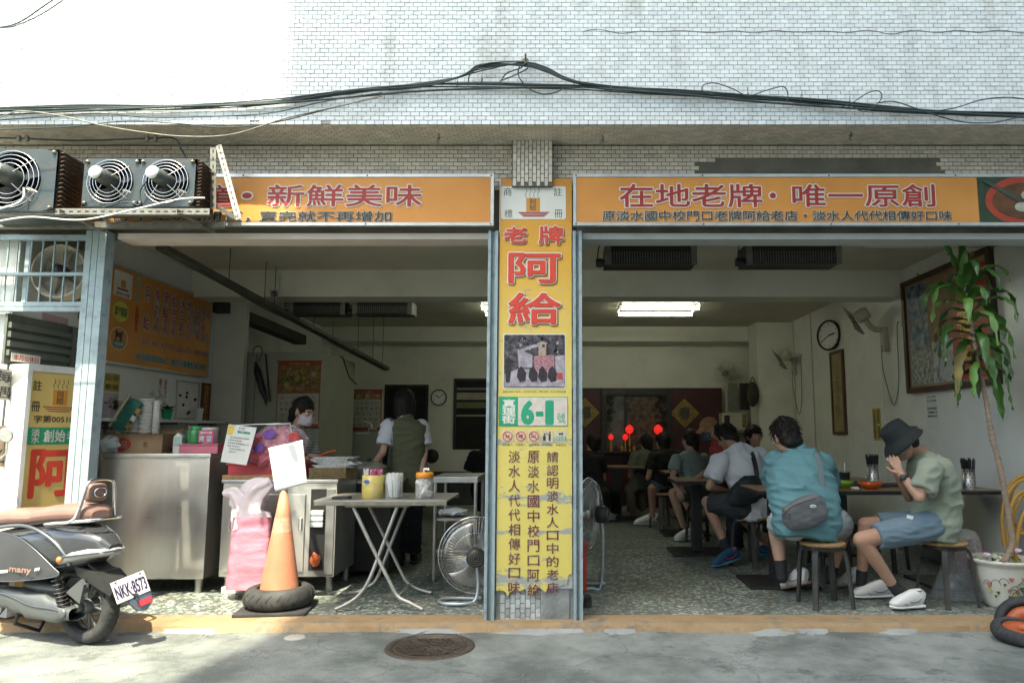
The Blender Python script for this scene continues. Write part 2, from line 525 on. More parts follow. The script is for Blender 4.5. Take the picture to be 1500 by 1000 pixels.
# solid bodies
MB().box((-9, UY + .012, ZS + .012), (9, .3, 9.5)).build('upper_wall', M['grout'], B)
MB().box((-9, .3, CZ), (9, 9, 9.5)).build('upper_storey', M['plaster'], B)
MB().box((-9, .052, 2.70), (9, .26, ZS + .01)).build('lintel_wall', M['grout_dark'], B)
MB().box((-9, YB, -.02), (9, YB + .2, CZ - .003)).build('back_wall', M['plaster'], B)
MB().box((-9, .06, -.02), (XL, YB - .003, CZ - .003)).build('side_wall', M['wall_blue'], B)
MB().box((XR, .06, -.02), (9, YB - .003, CZ - .003)).build('side_wall', M['wall_blue'], B)
MB().box((XL + .002, 3.05, -.01), (XL + .35, 3.14, CZ - .005)).build('wall_pier', M['plaster'], B)
# ceiling skin and beams
MB().box((XL, .27, CZ - .02), (XR, YB, CZ - .004)).build('ceiling', M['ceiling'], B)
MB().box((XL + .002, 2.47, 2.69), (XR - .002, 2.8, CZ - .022)).build('beam', M['plaster'], B)
MB().box((XL + .002, 6.7, 2.74), (XR - .002, YB - .004, CZ - .022)).build('beam', M['plaster'], B)
# column at the back right and a boxed column half way along the right wall
MB().box((3.05, 6.2, 0.04), (XR - .002, 6.69, CZ - .024)).build('column', M['plaster'], B)
# ceiling drop at the front right corner
MB().box((2.62, .28, 2.86), (XR - .004, 1.1, CZ - .024)).build('ceiling_drop', M['plaster'], B)
# light strips under the lintel (bottom of the shutter boxes)
MB().box((-3.17, .03, 2.655), (-.52, .22, 2.698)).build('shutter_box', pbr('pale_pink_paint', (.66, .58, .52), .5, var=.05), B)
MB().box((.15, .03, 2.655), (XR + .2, .22, 2.698)).build('shutter_box', pbr('grey_paint', (.48, .50, .48), .5, var=.06), B)
# skirting on the right wall
MB().box((XR - .012, .3, .05), (XR - .001, 6.19, .16)).build('skirting', pbr('skirting_paint', (.16, .17, .16), .6), B)
# dark doorway and hatch in the back wall
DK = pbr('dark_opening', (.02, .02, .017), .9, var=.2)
def hole(px0, py0, px1, py1, nm, sh=()):
 a, b = at(px0, py0, YB - .01), at(px1, py1, YB - .01)
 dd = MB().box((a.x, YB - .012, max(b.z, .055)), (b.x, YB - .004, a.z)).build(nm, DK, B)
 f = MB()
 z0, z1 = max(b.z, .055), a.z
 for x in (a.x, b.x): f.box((x - .02, YB - .035, z0), (x + .02, YB - .013, z1 + .02))
 f.box((a.x + .021, YB - .035, z1 - .02), (b.x - .021, YB - .013, z1 + .02))
 f.build('door_frame', M['black_wood'], dd)
 return dd, a, b
hole(566, 565, 622, 760, 'doorway')
hd, ha, hb = hole(667, 556, 722, 658, 'hatch_window')
for zz, cc, hh in ((.62, (.30, .28, .2), .03), (.74, (.14, .17, .08), .10), (.86, (.33, .31, .24), .12), (1.0, (.2, .2, .18), .04)):
 z = hb.z + (ha.z - hb.z) * (zz - .15)
 MB().box((ha.x + .03, YB - .034, z), (hb.x - .03, YB - .014, z + hh)).build('shelf_board', pbr('shelf_tone', cc, .7), hd)
# ---- real tiles: laid course by course; the ones nearest the middle are single pieces
TW, TH, TG, TD = .0605, .0305, .0035, .006
def lay(org, u, v, nu, nv, out, skip=None, w=TW, h=TH, bond=.5, seed=1, d=TD):
 """yields tile corner frames in a running bond on the plane org + u, v with outward normal out"""
 rg = random.Random(seed)
 for j in range(nv):
  off = bond * w if j % 2 else 0
  for i in range(nu):
   a = i * w + off; b = j * h
   if skip and skip(a + w / 2, b + h / 2): continue
   jit = rg.uniform(-.0007, .0007)
   c = org + u * (a + w / 2) + v * (b + h / 2)
   yield c, u * (w - TG + jit), v * (h - TG + jit), out * (d + rg.uniform(-.0012, .0012))
TB = MB().box((-.5, -.5, -.0), (.5, .5, 1))
def tile_into(mb, fr):
 c, u, v, w = fr
 e = .06
 vs = [c + u * x + v * y for x, y in ((-.5, -.5), (.5, -.5), (.5, .5), (-.5, .5))]
 ve = [c + u * (x * (1 - e / 2)) + v * (y * (1 - e)) + w for x, y in ((-.5, -.5), (.5, -.5), (.5, .5), (-.5, .5))]
 fs = [(4, 5, 6, 7)] + [(k, (k + 1) % 4, (k + 1) % 4 + 4, k + 4) for k in range(4)]
 if u.cross(v).dot(w) < 0: fs = [f[::-1] for f in fs]
 mb.add(vs + ve, fs)
OUT = V((0, -1, 0))
up_org = V((-5.2, UY + .012, ZS + .004))
def chip(a, b):
 x, z = a - 5.2, b + ZS
 return noise.noise((x * 9, z * 17, 3)) > .84 or (z < ZS + .04 and noise.noise((x * 6, 2, 9)) > .45)
frames = list(lay(up_org, EX, EZ, 160, 46, OUT, skip=chip))
frames.sort(key=lambda f: (abs(f[0].x + .2) * .35 + (f[0].z - ZS)))
near, rest = frames[:300], frames[300:]
mb = MB()
for f in rest: tile_into(mb, f)
mb.build('facade_tiles', M['tile'], B, kind='stuff')
tc_ = MB(); tile_into(tc_, (V((0, 0, 0)), EX * (TW - TG), EZ * (TH - TG), OUT * TD))
base_me = None
for f in near:
 if base_me is None:
  o = tc_.build('tile', M['tile'], B, local=True); base_me = o
  o.location = W[B].inverted() @ f[0]
 else:
  inst(base_me, 'tile', W[B].inverted() @ f[0], B)
# soffit tiles (facing down), recessed wall tiles with a fallen patch at the right
mb = MB()
for f in lay(V((-5.2, UY + .03, ZS + .012)), EX, V((0, 1, 0)), 160, 11, V((0, 0, -1)), seed=4): tile_into(mb, f)
mb.build('soffit_tiles', M['tile_warm'], B, kind='stuff')
MB().box((-9, UY + .013, ZS + .0125), (9, .051, ZS + .03)).build('soffit', M['grout_dark'], B)
def bare(a, b):
 x, z = a - 5.2, b + 3.02
 top = 3.27 + .01 * noise.noise((x * 5, 0, 0))
 if 1.0 < x < 2.85 and z < top and z > 3.0 + .0 * x:
  l = .62 if z < 3.09 else (.8 if z < 3.17 else (1.0 if z < 3.23 else 1.15))
  r = 2.95 - (z - 3.0) * .9
  return l < x < r
 return .62 < x < 1.02 and z < 3.12
mb = MB()
for f in lay(V((-5.2, .052, 3.02)), EX, EZ, 160, 11, OUT, skip=bare, seed=6): tile_into(mb, f)
mb.build('lintel_tiles', M['tile_warm'], B, kind='stuff')
ck = MB(); ck.tube([V((.15 + i * .045, UY + .0055, 4.03 + .008 * math.sin(i * .9) + .02 * noise.noise((i * .2, 1, 0)))) for i in range(70)], .0028, 4)
ck.build('wall_crack', M['grout_dark'], B)
# centre pillar: body, short tiled capital, bottom tiles set upright
PX0, PX1 = -.44, .077
pil = MB().box((PX0, .012, -.01), (PX1, .42, 2.69)).build('pillar', M['cement'], B)
MB().box((PX0 + .09, -.045, 3.02), (PX1 - .14, .05, ZS + .008)).build('pillar_capital', M['grout_dark'], B)
mb = MB()
for f in lay(V((PX0 + .095, -.045, 3.02)), EZ, EX, 6, 10, OUT, seed=9, w=.0605, h=.0282): tile_into(mb, f)
mb.build('capital_tiles', pbr('capital_tile', (.62, .56, .47), .35, island=.15, var=.05), B, kind='stuff')
ptm = pbr('pillar_tile', (.46, .49, .48), .4, var=.15, island=.3, stain=(.16, .17, .16), sa=.8, ss=12)
for f in lay(V((PX0 + .03, .012, -.03)), EZ, EX, 6, 13, OUT, seed=12, w=.0605, h=.034):
 c = f[0]
 if c.x > -.10 and (noise.noise((c.x * 8, c.z * 8, 2)) > -.15): continue
 t = MB(); tile_into(t, f); t.build('tile', ptm, pil)
MB().box((-.13, .0005, .0), (.055, .0118, .27)).build('cement_patch', pbr('grey_render', (.22, .24, .235), .9, var=.3, vs=9, bump=.006, bs=40), pil)
# metal posts of the roller shutters (channel section)
def post(x0, x1, z1, nm='shutter_post', y0=-.03):
 p = MB()
 p.box((x0, y0, .0), (x0 + .012, y0 + .09, z1)); p.box((x1 - .012, y0, .0), (x1, y0 + .09, z1))
 p.box((x0 + .0125, y0 + .03, .0), (x1 - .0125, y0 + .05, z1))
 p.box((x0 + .0125, y0, .0), (x0 + .02, y0 + .02, z1)); p.box((x1 - .02, y0 + .001, .0), (x1 - .0125, y0 + .021, z1))
 return p
post(-.515, -.445, 2.70).build('shutter_rail', M['post'], B)
post(.082, .145, 2.70).build('shutter_rail', M['post'], B)
lp = MB()
for a, b in ((-3.345, -3.30), (-3.297, -3.255), (-3.252, -3.20)): lp.box((a, -.05, .0), (b, .05, 2.70), .004)
lp.build('shutter_rail', M['post'], B)
# wall of the building across the street, behind the viewer: it puts this facade in shade
OB = thing('opposite_building', 'tall plain grey building across the street that shades the shop', 'building', (6, -11.2, 0))
OM = pbr('opposite_wall', (.66, .64, .60), .9, var=.1)
XE = -1.90 + .2 * (-9 - (-.32))
MB().box((XE, -20, 0), (24, -9, 27)).build('wall', OM, OB)
wb = None
for i in range(9):
 for j in range(7):
  w_ = MB().box((XE + 1 + i * 2.6, -9.03, 1.2 + j * 3.3), (XE + 2.4 + i * 2.6, -9.01, 2.9 + j * 3.3))
  w_.build('window', DK if (i + j) % 3 else M['alu'], OB)
MB().box((-34, -24, 0), (XE - 4.5, -13, 6)).build('low_building', OM, label='low grey building across the street beside the tall one', cat='building')
MB().box((9.002, .3, 0), (24, 12, 9)).build('neighbour_building', OM, label='plain grey building standing right of the tiled shop', cat='building')
MB().box((-24, .3, 0), (-9.002, 12, 9)).build('neighbour_building', OM, label='plain grey building standing left of the tiled shop', cat='building')
# ------------------------------------------------------------------ signboards
def frame_rect(mb, x0, x1, z0, z1, y, w=.022, d=.03):
 mb.box((x0, y - .006, z0), (x1, y + d, z0 + w)); mb.box((x0, y - .006, z1 - w), (x1, y + d, z1))
 mb.box((x0, y - .0055, z0 + w), (x0 + w, y + d - .001, z1 - w)); mb.box((x1 - w, y - .0055, z0 + w), (x1, y + d - .001, z1 - w))
def outlined(parent, s, c, w, h=None, red=M['red_ink'], b1=.018, b2=.06, u=EX, v=EZ, wm=None, line=1.0, nrm=None):
 n = V(u).cross(V(v))
 a = MB(); text(a, s, V(c) + n * .003, u, v, w=w, h=h, bold=b2, line=line); a.build('lettering_outline', wm or M['white_ink'], parent)
 a = MB(); text(a, s, V(c) + n * .006, u, v, w=w, h=h, bold=b1, line=line); a.build('lettering', red, parent)
SY = -.07
def screws(mb, x0, x1, z0, z1, y):
 n = int((x1 - x0) / .8)
 for i in range(n + 1):
  for z in (z0 + .011, z1 - .011):
   mb.lathe([(.006, 0), (.005, .003), (0, .004)], (x0 + .02 + (x1 - x0 - .04) * i / n, y - .006, z), 8, axis=(0, -1, 0))
ZB, ZT = 2.725, 3.10
def signboard(x0, x1, label):
 t = thing('signboard', label, 'sign', ((x0 + x1) / 2, SY + .02, ZB))
 MB().box((x0 + .004, SY, ZB + .004), (x1 - .004, SY + .028, ZT - .004)).build('panel', M['orange'], t)
 f = MB(); frame_rect(f, x0, x1, ZB, ZT, SY); f.build('frame', M['alu'], t)
 f = MB(); screws(f, x0, x1, ZB, ZT, SY); f.build('screw', M['black'], t)
 return t
s1 = signboard(-4.9, -.475, 'long orange signboard over the kitchen bay, partly behind fan units')
def sx_(px): return at(px, 295, SY).x
zc1, zc2 = at(500, 287, SY).z, at(500, 317, SY).z
outlined(s1, '新鮮美味', (sx_(505), SY - .001, zc1), (617 - 392) / F * 5.12, .155)
for s_, cpx in (('・', 362), ('道', 322)):
 outlined(s1, s_, (sx_(cpx), SY - .001, zc1), .07 if s_ == '・' else .2, .045 if s_ == '・' else .155, b1=.018 if s_ == '道' else .0, b2=.06 if s_ == '道' else .05)
outlined(s1, '賣完就不再增加', (sx_(478), SY - .001, zc2), (574 - 382) / F * 5.12, .072, red=M['black_ink'], b1=.018, b2=.05)
outlined(s1, '每日早上6點開賣，', (sx_(252), SY - .001, zc2), (372 - 140) / F * 5.12, .075, red=M['black_ink'], b1=.018, b2=.05)
s2 = signboard(.085, 4.6, 'long orange signboard over the dining bay ending in a soup bowl picture')
outlined(s2, '在地老牌', (sx_(1012), SY - .001, zc1 + .0), (1108 - 900) / F * 5.12, .165)
outlined(s2, '・', (sx_(1132), SY - .001, zc1), .045, .045, b1=.0, b2=.04)
outlined(s2, '唯一原創', (sx_(1265), SY - .001, zc1), (1368 - 1160) / F * 5.12, .16)
outlined(s2, '原淡水國中校門口老牌阿給老店・淡水人代代相傳好口味', (sx_(1137), SY - .001, zc2 + .004), (1392 - 882) / F * 5.12, .072, red=M['black_ink'], b1=.018, b2=.05)
# printed bowl picture at the right end
bx = sx_(1433)
MB().box((bx, SY - .003, ZB + .0225), (4.57, SY - .0005, ZT - .0225)).build('picture_ground', pbr('print_dark_green', (.025, .05, .022), .5, var=.4, vs=6), s2)
bc = V((sx_(1508), SY - .004, (ZB + ZT) / 2 - .01))
def disc(c, rx, rz, n=40, y=0): return [V((c.x + rx * math.cos(t), c.y + y, c.z + rz * math.sin(t))) for t in [2 * math.pi * k / n for k in range(n)]]
def clipz(pts): return [V((p.x, p.y, min(max(p.z, ZB + .024), ZT - .024))) for p in pts]
MB().prism(clipz(disc(bc, .315, .185)), (0, -.001, 0)).build('picture_bowl', pbr('print_red', (.40, .05, .02), .5, var=.15), s2)
MB().prism(disc(bc, .265, .135, y=-.002), (0, -.001, 0)).build('picture_soup', pbr('print_brown', (.11, .045, .012), .5, var=.4, vs=12), s2)
wf = pbr('print_fishball', (.42, .42, .32), .5, var=.25, vs=20)
for (dx, dz) in ((-.06, -.045), (-.01, .04), (.12, -.03)):
 MB().prism(disc(bc + V((dx, 0, dz)), .052, .034, 14, y=-.004), (0, -.001, 0)).build('picture_dumpling', wf, s2)
MB().prism([V((bx + .04, bc.y - .006, ZT - .06)), V((bx + .06, bc.y - .006, ZT - .05)), V((bc.x - .05, bc.y - .006, bc.z + .01)), V((bc.x - .08, bc.y - .006, bc.z - .01))], (0, -.001, 0)).build('picture_spoon', pbr('print_spoon', (.05, .07, .045), .4), s2)
# ------------------------------------------------------------------ centre pillar sign (vinyl sheet with torn foot)
def pillar_vinyl():
 m = pbr('pillar_vinyl', (.6, .4, .1), .42, var=0, bump=.0012, bs=14)
 nt = m.node_tree; L = nt.links.new; b = nt.nodes['Principled BSDF']
 tc = _n(nt, 'ShaderNodeTexCoord'); sp = _n(nt, 'ShaderNodeSeparateXYZ'); L(tc.outputs['Object'], sp.inputs[0])
 rp = _n(nt, 'ShaderNodeValToRGB'); e = rp.color_ramp
 mr = _n(nt, 'ShaderNodeMapRange'); mr.inputs['From Min'].default_value = 0; mr.inputs['From Max'].default_value = 3.1; L(sp.outputs[2], mr.inputs['Value'])
 L(mr.outputs[0], rp.inputs[0])
 e.elements[0].position = .0; e.elements[0].color = (.66, .56, .14, 1)
 e.elements[1].position = 1; e.elements[1].color = (.60, .26, .03, 1)
 x = e.elements.new(.55); x.color = (.68, .56, .16, 1)
 x = e.elements.new(.80); x.color = (.66, .36, .05, 1)
 nz = _n(nt, 'ShaderNodeTexNoise'); nz.inputs['Scale'].default_value = 9; nz.inputs['Detail'].default_value = 10; nz.inputs['Roughness'].default_value = .75
 mp = _n(nt, 'ShaderNodeMapping'); mp.inputs['Scale'].default_value = (.7, 1, 2.2); L(tc.outputs['Object'], mp.inputs[0]); L(mp.outputs[0], nz.inputs['Vector'])
 # wear: grey streak bands where boards rubbed, and near the foot
 mask = None
 for z0, wd in ((1.235, .05), (.845, .06), (.62, .02), (.30, .10), (1.92, .03)):
  su = _n(nt, 'ShaderNodeMath', operation='SUBTRACT'); su.inputs[1].default_value = z0; L(sp.outputs[2], su.inputs[0])
  ab = _n(nt, 'ShaderNodeMath', operation='ABSOLUTE'); L(su.outputs[0], ab.inputs[0])
  m1 = _n(nt, 'ShaderNodeMapRange'); m1.inputs['From Min'].default_value = 0; m1.inputs['From Max'].default_value = wd
  m1.inputs['To Min'].default_value = .17 if z0 != 1.92 else .1; m1.inputs['To Max'].default_value = 0; L(ab.outputs[0], m1.inputs['Value'])
  if mask is None: mask = m1
  else:
   a = _n(nt, 'ShaderNodeMath', operation='MAXIMUM'); L(mask.outputs[0], a.inputs[0]); L(m1.outputs[0], a.inputs[1]); mask = a
 ad = _n(nt, 'ShaderNodeMath', operation='ADD'); L(mask.outputs[0], ad.inputs[0]); L(nz.outputs['Fac'], ad.inputs[1])
 r2 = _n(nt, 'ShaderNodeValToRGB'); r2.color_ramp.elements[0].position = .60; r2.color_ramp.elements[1].position = .64; L(ad.outputs[0], r2.inputs[0])
 mx = _n(nt, 'ShaderNodeMix', data_type='RGBA'); L(r2.outputs[0], mx.inputs[0]); L(rp.outputs[0], mx.inputs[6]); mx.inputs[7].default_value = (.33, .35, .32, 1)
 L(mx.outputs[2], b.inputs['Base Color'])
 return m
PS = thing('pillar_sign', 'tall orange and yellow vinyl sign with 阿給 and 6-1 on the centre pillar', 'sign', (-.18, 0, .2))
x0, x1 = PX0 + .006, PX1 - .004
n = 46
bot = [V((x0 + (x1 - x0) * i / n, -.012, .235 + .05 * noise.noise((i * .21, 4, 0)) + .02 * noise.noise((i * .8, 0, 5)) + (.03 if i > 30 else 0) + (.09 if i > 43 else 0))) for i in range(n + 1)]
o = MB(); o.v = []
vs = bot + [V((p.x, p.y, 3.088)) for p in bot]
fs = [(i, i + 1, n + 2 + i, n + 1 + i) for i in range(n)]
vb = [p + V((0, .006, 0)) for p in bot]
vs2 = vs + vb
fs += [(i, 2 * (n + 1) + i, 2 * (n + 1) + i + 1, i + 1) for i in range(n)]
ps_panel = MB().add(vs2, fs).build('vinyl_sheet', pillar_vinyl(), PS)
ps_panel.data.transform(Matrix.Translation(V((0, 0, .2)))); ps_panel.location = (0, 0, -.2)
MB().box((PX0, -.0055, 2.692), (PX1, .05, 3.09)).build('backing_board', M['alu'], PS)
MB().box((PX0 + .0002, -.0055, .25), (PX1 - .0002, .0105, 2.69)).build('backing_sheet', M['grout'], PS)
yS = -.0135
def pz(py): return at(783, py, 0).z
def pxx(px, py): return at(px, py, 0).x
def rrect(cx, cz, w, h, r, y, n=6):
 pts = []
 for (sx, sz, a0) in ((1, 1, 0), (-1, 1, 90), (-1, -1, 180), (1, -1, 270)):
  for k in range(n + 1):
   a = R(a0 + 90 * k / n)
   pts.append(V((cx + sx * (w / 2 - r) + r * math.cos(a), y, cz + sz * (h / 2 - r) + r * math.sin(a))))
 return pts
def plate(px0, py0, px1, py1, mat, nm, y=yS, r=.015, d=.001, parent=PS):
 xa, xb = pxx(px0, (py0 + py1) / 2), pxx(px1, (py0 + py1) / 2)
 za, zb = pz(py0), pz(py1)
 return MB().prism(rrect((xa + xb) / 2, (za + zb) / 2, xb - xa, za - zb, r, y), (0, -d, 0)).build(nm, mat, parent)
def ptext(s, px, py, wpx, hpx, mat, bold=.0, line=1.0, y=yS - .0015, nm='lettering', parent=PS):
 k = 5.0 / F
 a = MB(); text(a, s, (pxx(px, py), y, pz(py)), EX, EZ, w=wpx * k * 1.01, h=hpx * abs(pz(py - 10) - pz(py + 10)) / 20, bold=bold, line=line)
 return a.build(nm, mat, parent)
plate(734, 274, 829, 322, M['white_ink'], 'logo_plate')
for s_, x_, y_ in (('商', 744, 282), ('標', 745, 314), ('註', 817, 282), ('冊', 818, 314)): ptext(s_, x_, y_, 12, 12, M['black_ink'])
plate(771, 291, 791, 311, pbr('logo_orange', (.6, .26, .05), .5), 'logo_box', yS - .0013, .001)
ptext('阿\n給', 781, 301, 10, 17, M['black_ink'], line=.85, y=yS - .0032)
k = MB()
for i in range(3):
 za = pz(311.5 + i * 2.6); zb = pz(313.3 + i * 2.6)
 xa, xb = pxx(759 + i * 3, 314), pxx(805 - i * 3, 314)
 k.prism([V((xa, yS - .0013, za)), V((xb, yS - .0013, za)), V((xb - .008, yS - .0013, zb)), V((xa + .008, yS - .0013, zb))], (0, -.001, 0))
k.build('logo_boat', M['red_ink'], PS)
k = MB()
for i in range(4):
 xs = pxx(771 + i * 6, 284)
 k.tube([(xs, yS - .002, pz(290)), (xs - .008, yS - .002, pz(286)), (xs + .006, yS - .002, pz(281)), (xs - .002, yS - .002, pz(277))], .0013, 4)
k.build('logo_steam', M['black_ink'], PS)
def big(s, px, py, wpx, hpx, b1=.03, b2=.075):
 dk = pbr('shadow_orange_print', (.30, .10, .02), .5, var=.1)
 k_ = 5.0 / F
 hh = hpx * abs(pz(py - 10) - pz(py + 10)) / 20
 c = V((pxx(px, py), yS, pz(py)))
 for dy, mat, b, off in ((.001, dk, b2, V((.008, 0, -.010))), (.0028, M['white_ink'], b2, V()), (.0046, M['black_ink'], b1, V((.002, 0, -.003))), (.0064, M['red_ink2'], b1, V())):
  a = MB(); text(a, s, c + off + V((0, -dy, 0)), EX, EZ, w=wpx * k_, h=hh, bold=b); a.build('lettering', mat, PS)
big('老', 755, 345, 33, 22); big('牌', 807, 345, 36, 25)
big('阿', 783, 393, 76, 42, .026, .06); big('給', 783, 452, 76, 44, .026, .06)
plate(737, 489, 829, 569, M['white_ink'], 'photo_border', r=.012)
def photo_mat():
 m = pbr('printed_photo', (.1, .08, .1), .35, var=.9, vs=9, stain=(.5, .42, .47), sa=1, ss=16)
 return m
plate(738.5, 490.5, 827.5, 567.5, pbr('printed_sky', (.06, .055, .06), .4, var=.9, vs=40, stain=(.25, .2, .24), sa=.9, ss=30), 'photo_print', yS - .0012, .01)
def pp(pts, mat, lv=0):
 MB().prism([V((pxx(a, b), yS - .0024 - lv * .0006, pz(b))) for a, b in pts], (0, -.0005, 0)).build('photo_shape', mat, PS)
pgrey = pbr('photo_grey', (.36, .32, .36), .4, var=.35, vs=30); pdk = pbr('photo_dark', (.035, .03, .035), .4, var=.5, vs=50); ppk = pbr('photo_pink', (.36, .18, .2), .4, var=.5, vs=60)
pp([(739, 548), (760, 540), (827, 545), (827, 566), (739, 566)], pgrey)
pp([(758, 511), (780, 520), (780, 538), (760, 538)], pgrey, 1); pp([(762, 512), (795, 500), (802, 503), (766, 515)], pgrey, 1)
pp([(789, 503), (800, 503), (800, 521), (789, 521)], pbr('photo_sign', (.4, .3, .2), .4, var=.3, vs=60), 2)
pp([(782, 522), (812, 520), (812, 545), (783, 543)], ppk, 1); pp([(813, 522), (827, 520), (827, 562), (815, 562)], pgrey, 2)
pp([(740, 527), (746, 522), (750, 530), (749, 542), (747, 560), (741, 560)], pdk, 2)
for a in (759, 776, 790, 804):
 pp([(a, 541), (a + 5, 536), (a + 12, 546), (a + 11, 558), (a + 3, 560), (a - 2, 552)], pdk, 3)
pp([(816, 546), (824, 546), (825, 556), (816, 556)], pbr('photo_red', (.4, .06, .06), .4), 3)
for k_ in range(26):
 a, b = rng.uniform(742, 824), rng.uniform(493, 512)
 pp([(a, b), (a + rng.uniform(2, 5), b + 1), (a + 3, b + rng.uniform(3, 6)), (a - 1, b + 4)], pdk if k_ % 2 else pbr('photo_leaf', (.12, .12, .13), .4) if k_ % 4 else pgrey, 4)
ptext('▲照片攝於1983年，今老店已拆除，資料來源：淡江中學校友會', 783, 573.5, 92, 3.0, M['black_ink'])
plate(731, 581, 832, 624, M['green_ink'], 'address_edge', r=.006)
plate(732, 582, 831, 623, pbr('address_pink', (.62, .55, .48), .5, var=.12, vs=20), 'address_plate', yS - .0012, .005)
plate(732, 582, 759, 623, M['green_ink'], 'address_block', yS - .0024, .004)
ptext('真\n理\n街', 745.5, 602.5, 19, 35, M['white_ink'], .035, .95, yS - .004)
ptext('6', 773, 604, 15, 31, M['green_ink'], .05, y=yS - .003); ptext('1', 805, 604, 8, 31, M['green_ink'], .05, y=yS - .003)
ptext('-', 790.5, 606, 9, 5, M['green_ink'], .02, y=yS - .003); ptext('號', 822, 612, 12, 15, M['green_ink'], 0, y=yS - .003)
for i, x_ in enumerate((743.5, 763, 782)):
 plate(x_ - 8, 630, x_ + 8, 647, pbr('icon_ground', (.60, .52, .40), .5), 'icon_plate', r=.002)
 c = V((pxx(x_, 638.5), yS - .0022, pz(638.5)))
 k = MB()
 k.tube([c + V((math.cos(t) * .031, 0, math.sin(t) * .031)) for t in [2 * math.pi * q / 24 for q in range(24)]], .003, 5, closed=True)
 k.tube([c + V((-.021, -.001, .021)), c + V((.021, -.001, -.021))], .003, 5)
 k.build('icon_ring', M['red_ink2'], PS)
 k = MB(); y2 = .0004
 if i == 0: k.prism([c + V((a * .001, 0, b * .001)) for a, b in ((-15, 8), (-6, 4), (10, 5), (14, 12), (13, 0), (11, -14), (7, -14), (6, -5), (-6, -5), (-8, -14), (-12, -14), (-11, 0))], (0, -y2, 0))
 elif i == 1: k.prism([c + V((a * .001, 0, b * .001)) for a, b in ((-4, 10), (14, 10), (10, -14), (0, -14))], (0, -y2, 0)); k.prism([c + V((a * .001, 0, b * .001)) for a, b in ((-16, 2), (-7, 2), (-8, -12), (-15, -12))], (0, -y2, 0))
 else: k.prism([c + V((a * .001, 0, b * .001)) for a, b in ((-20, -3), (12, -3), (12, -8), (-20, -8))], (0, -y2, 0)); k.tube([c + V((.012, 0, -.002)), c + V((.01, 0, .005)), c + V((.016, 0, .012))], .0015, 4)
 k.build('icon_figure', M['black_ink'], PS)
c = V((pxx(802, 638.5), yS - .0022, pz(638.5)))
plate(794, 630, 810, 647, pbr('icon_ground', (.60, .52, .40), .5), 'icon_plate', r=.002)
k = MB()
for a in ((-31, -32, -12, 2), (8, -32, 22, 14)): k.box((c.x + a[0] * .001, c.y - .0006, c.z + a[1] * .001), (c.x + a[2] * .001, c.y, c.z + a[3] * .001))
for dx, dz in ((-.02, .012), (.016, .024)): k.prism(disc(c + V((dx, 0, dz)), .006, .007, 12), (0, -.0005, 0))
k.tube([c + V((.008, -.0005, .012)), c + V((-.012, -.0005, .022))], .002, 4)
k.build('icon_figure', M['black_ink'], PS)
plate(813, 630, 830, 647, pbr('icon_ground', (.60, .52, .40), .5), 'icon_plate', r=.002)
c = V((pxx(821.5, 638.5), yS - .0022, pz(638.5)))
k = MB(); k.prism([c + V((a * .001, 0, b * .001)) for a, b in ((-16, 26), (-9, 20), (8, 22), (16, 26), (17, 17), (13, 10), (11, 4), (7, 10), (-6, 10), (-8, 4), (-12, 10))], (0, -.0005, 0)); k.build('icon_figure', M['black_ink'], PS)
plate(814, 639.5, 829, 645, M['green_ink'], 'icon_plate', yS - .0014, .001)
ptext('宅急便', 821.5, 642.3, 13, 4, M['white_ink'], .02, y=yS - .003)
for x_, s_ in ((743.5, '寵物禁入'), (763, '外食禁入'), (782, '全面禁菸'), (802, '垃圾自取'), (821.5, '專業配送')): ptext(s_, x_, 651, 15, 3.2, M['black_ink'])
maroon = pbr('maroon_ink', (.16, .035, .05), .55, stain=(.33, .34, .3), sa=.8, ss=22, var=.1)
def vcol(s, px, y0, y1, wpx=17):
 n = len(s); h = (y1 - y0) / n
 k = MB()
 for i, ch in enumerate(s):
  if ch == ' ': continue
  py = y0 + h * (i + .5)
  text(k, ch, (pxx(px, py), yS - .0015, pz(py)), EX, EZ, w=wpx * 4.9 / F, h=h * .82 * abs(pz(py - 10) - pz(py + 10)) / 20 if ch != '口' else h * .7 * abs(pz(py - 10) - pz(py + 10)) / 20, bold=.008)
 k.build('lettering', maroon, PS)
vcol('請認明淡水人口中的老店', 809.5, 659.5, 869)
vcol('原淡水國中校門口阿給', 781.5, 658, 874)
vcol('淡水人代代相傳好口味', 753.5, 658, 870)
# ------------------------------------------------------------------ cables over the facade
def spline(pts, k=10):
 pts = [V(p) for p in pts]
 out = []
 for i in range(len(pts) - 1):
  p0, p1, p2, p3 = pts[max(i - 1, 0)], pts[i], pts[i + 1], pts[min(i + 2, len(pts) - 1)]
  for j in range(k):
   t = j / k
   out.append(.5 * ((2 * p1) + (p2 - p0) * t + (2 * p0 - 5 * p1 + 4 * p2 - p3) * t * t + (3 * p1 - p0 - 3 * p2 + p3) * t ** 3))
 return out + [pts[-1]]
def pxs(pts, Y): return [at(p[0], p[1], Y if len(p) < 3 else p[2]) for p in pts]
cb = thing('cable_bundle', 'bundle of dark cables strung across the white tiles, peaking at a hook', 'cable', (0, UY - .05, 3.5))
mainp = [(-60, 166), (0, 163), (120, 160), (250, 157), (390, 150), (500, 138), (600, 129), (700, 127), (765, 127), (850, 127), (900, 130), (1000, 136), (1100, 144), (1200, 152), (1300, 160), (1400, 165), (1500, 168), (1580, 172)]
rg = random.Random(5)
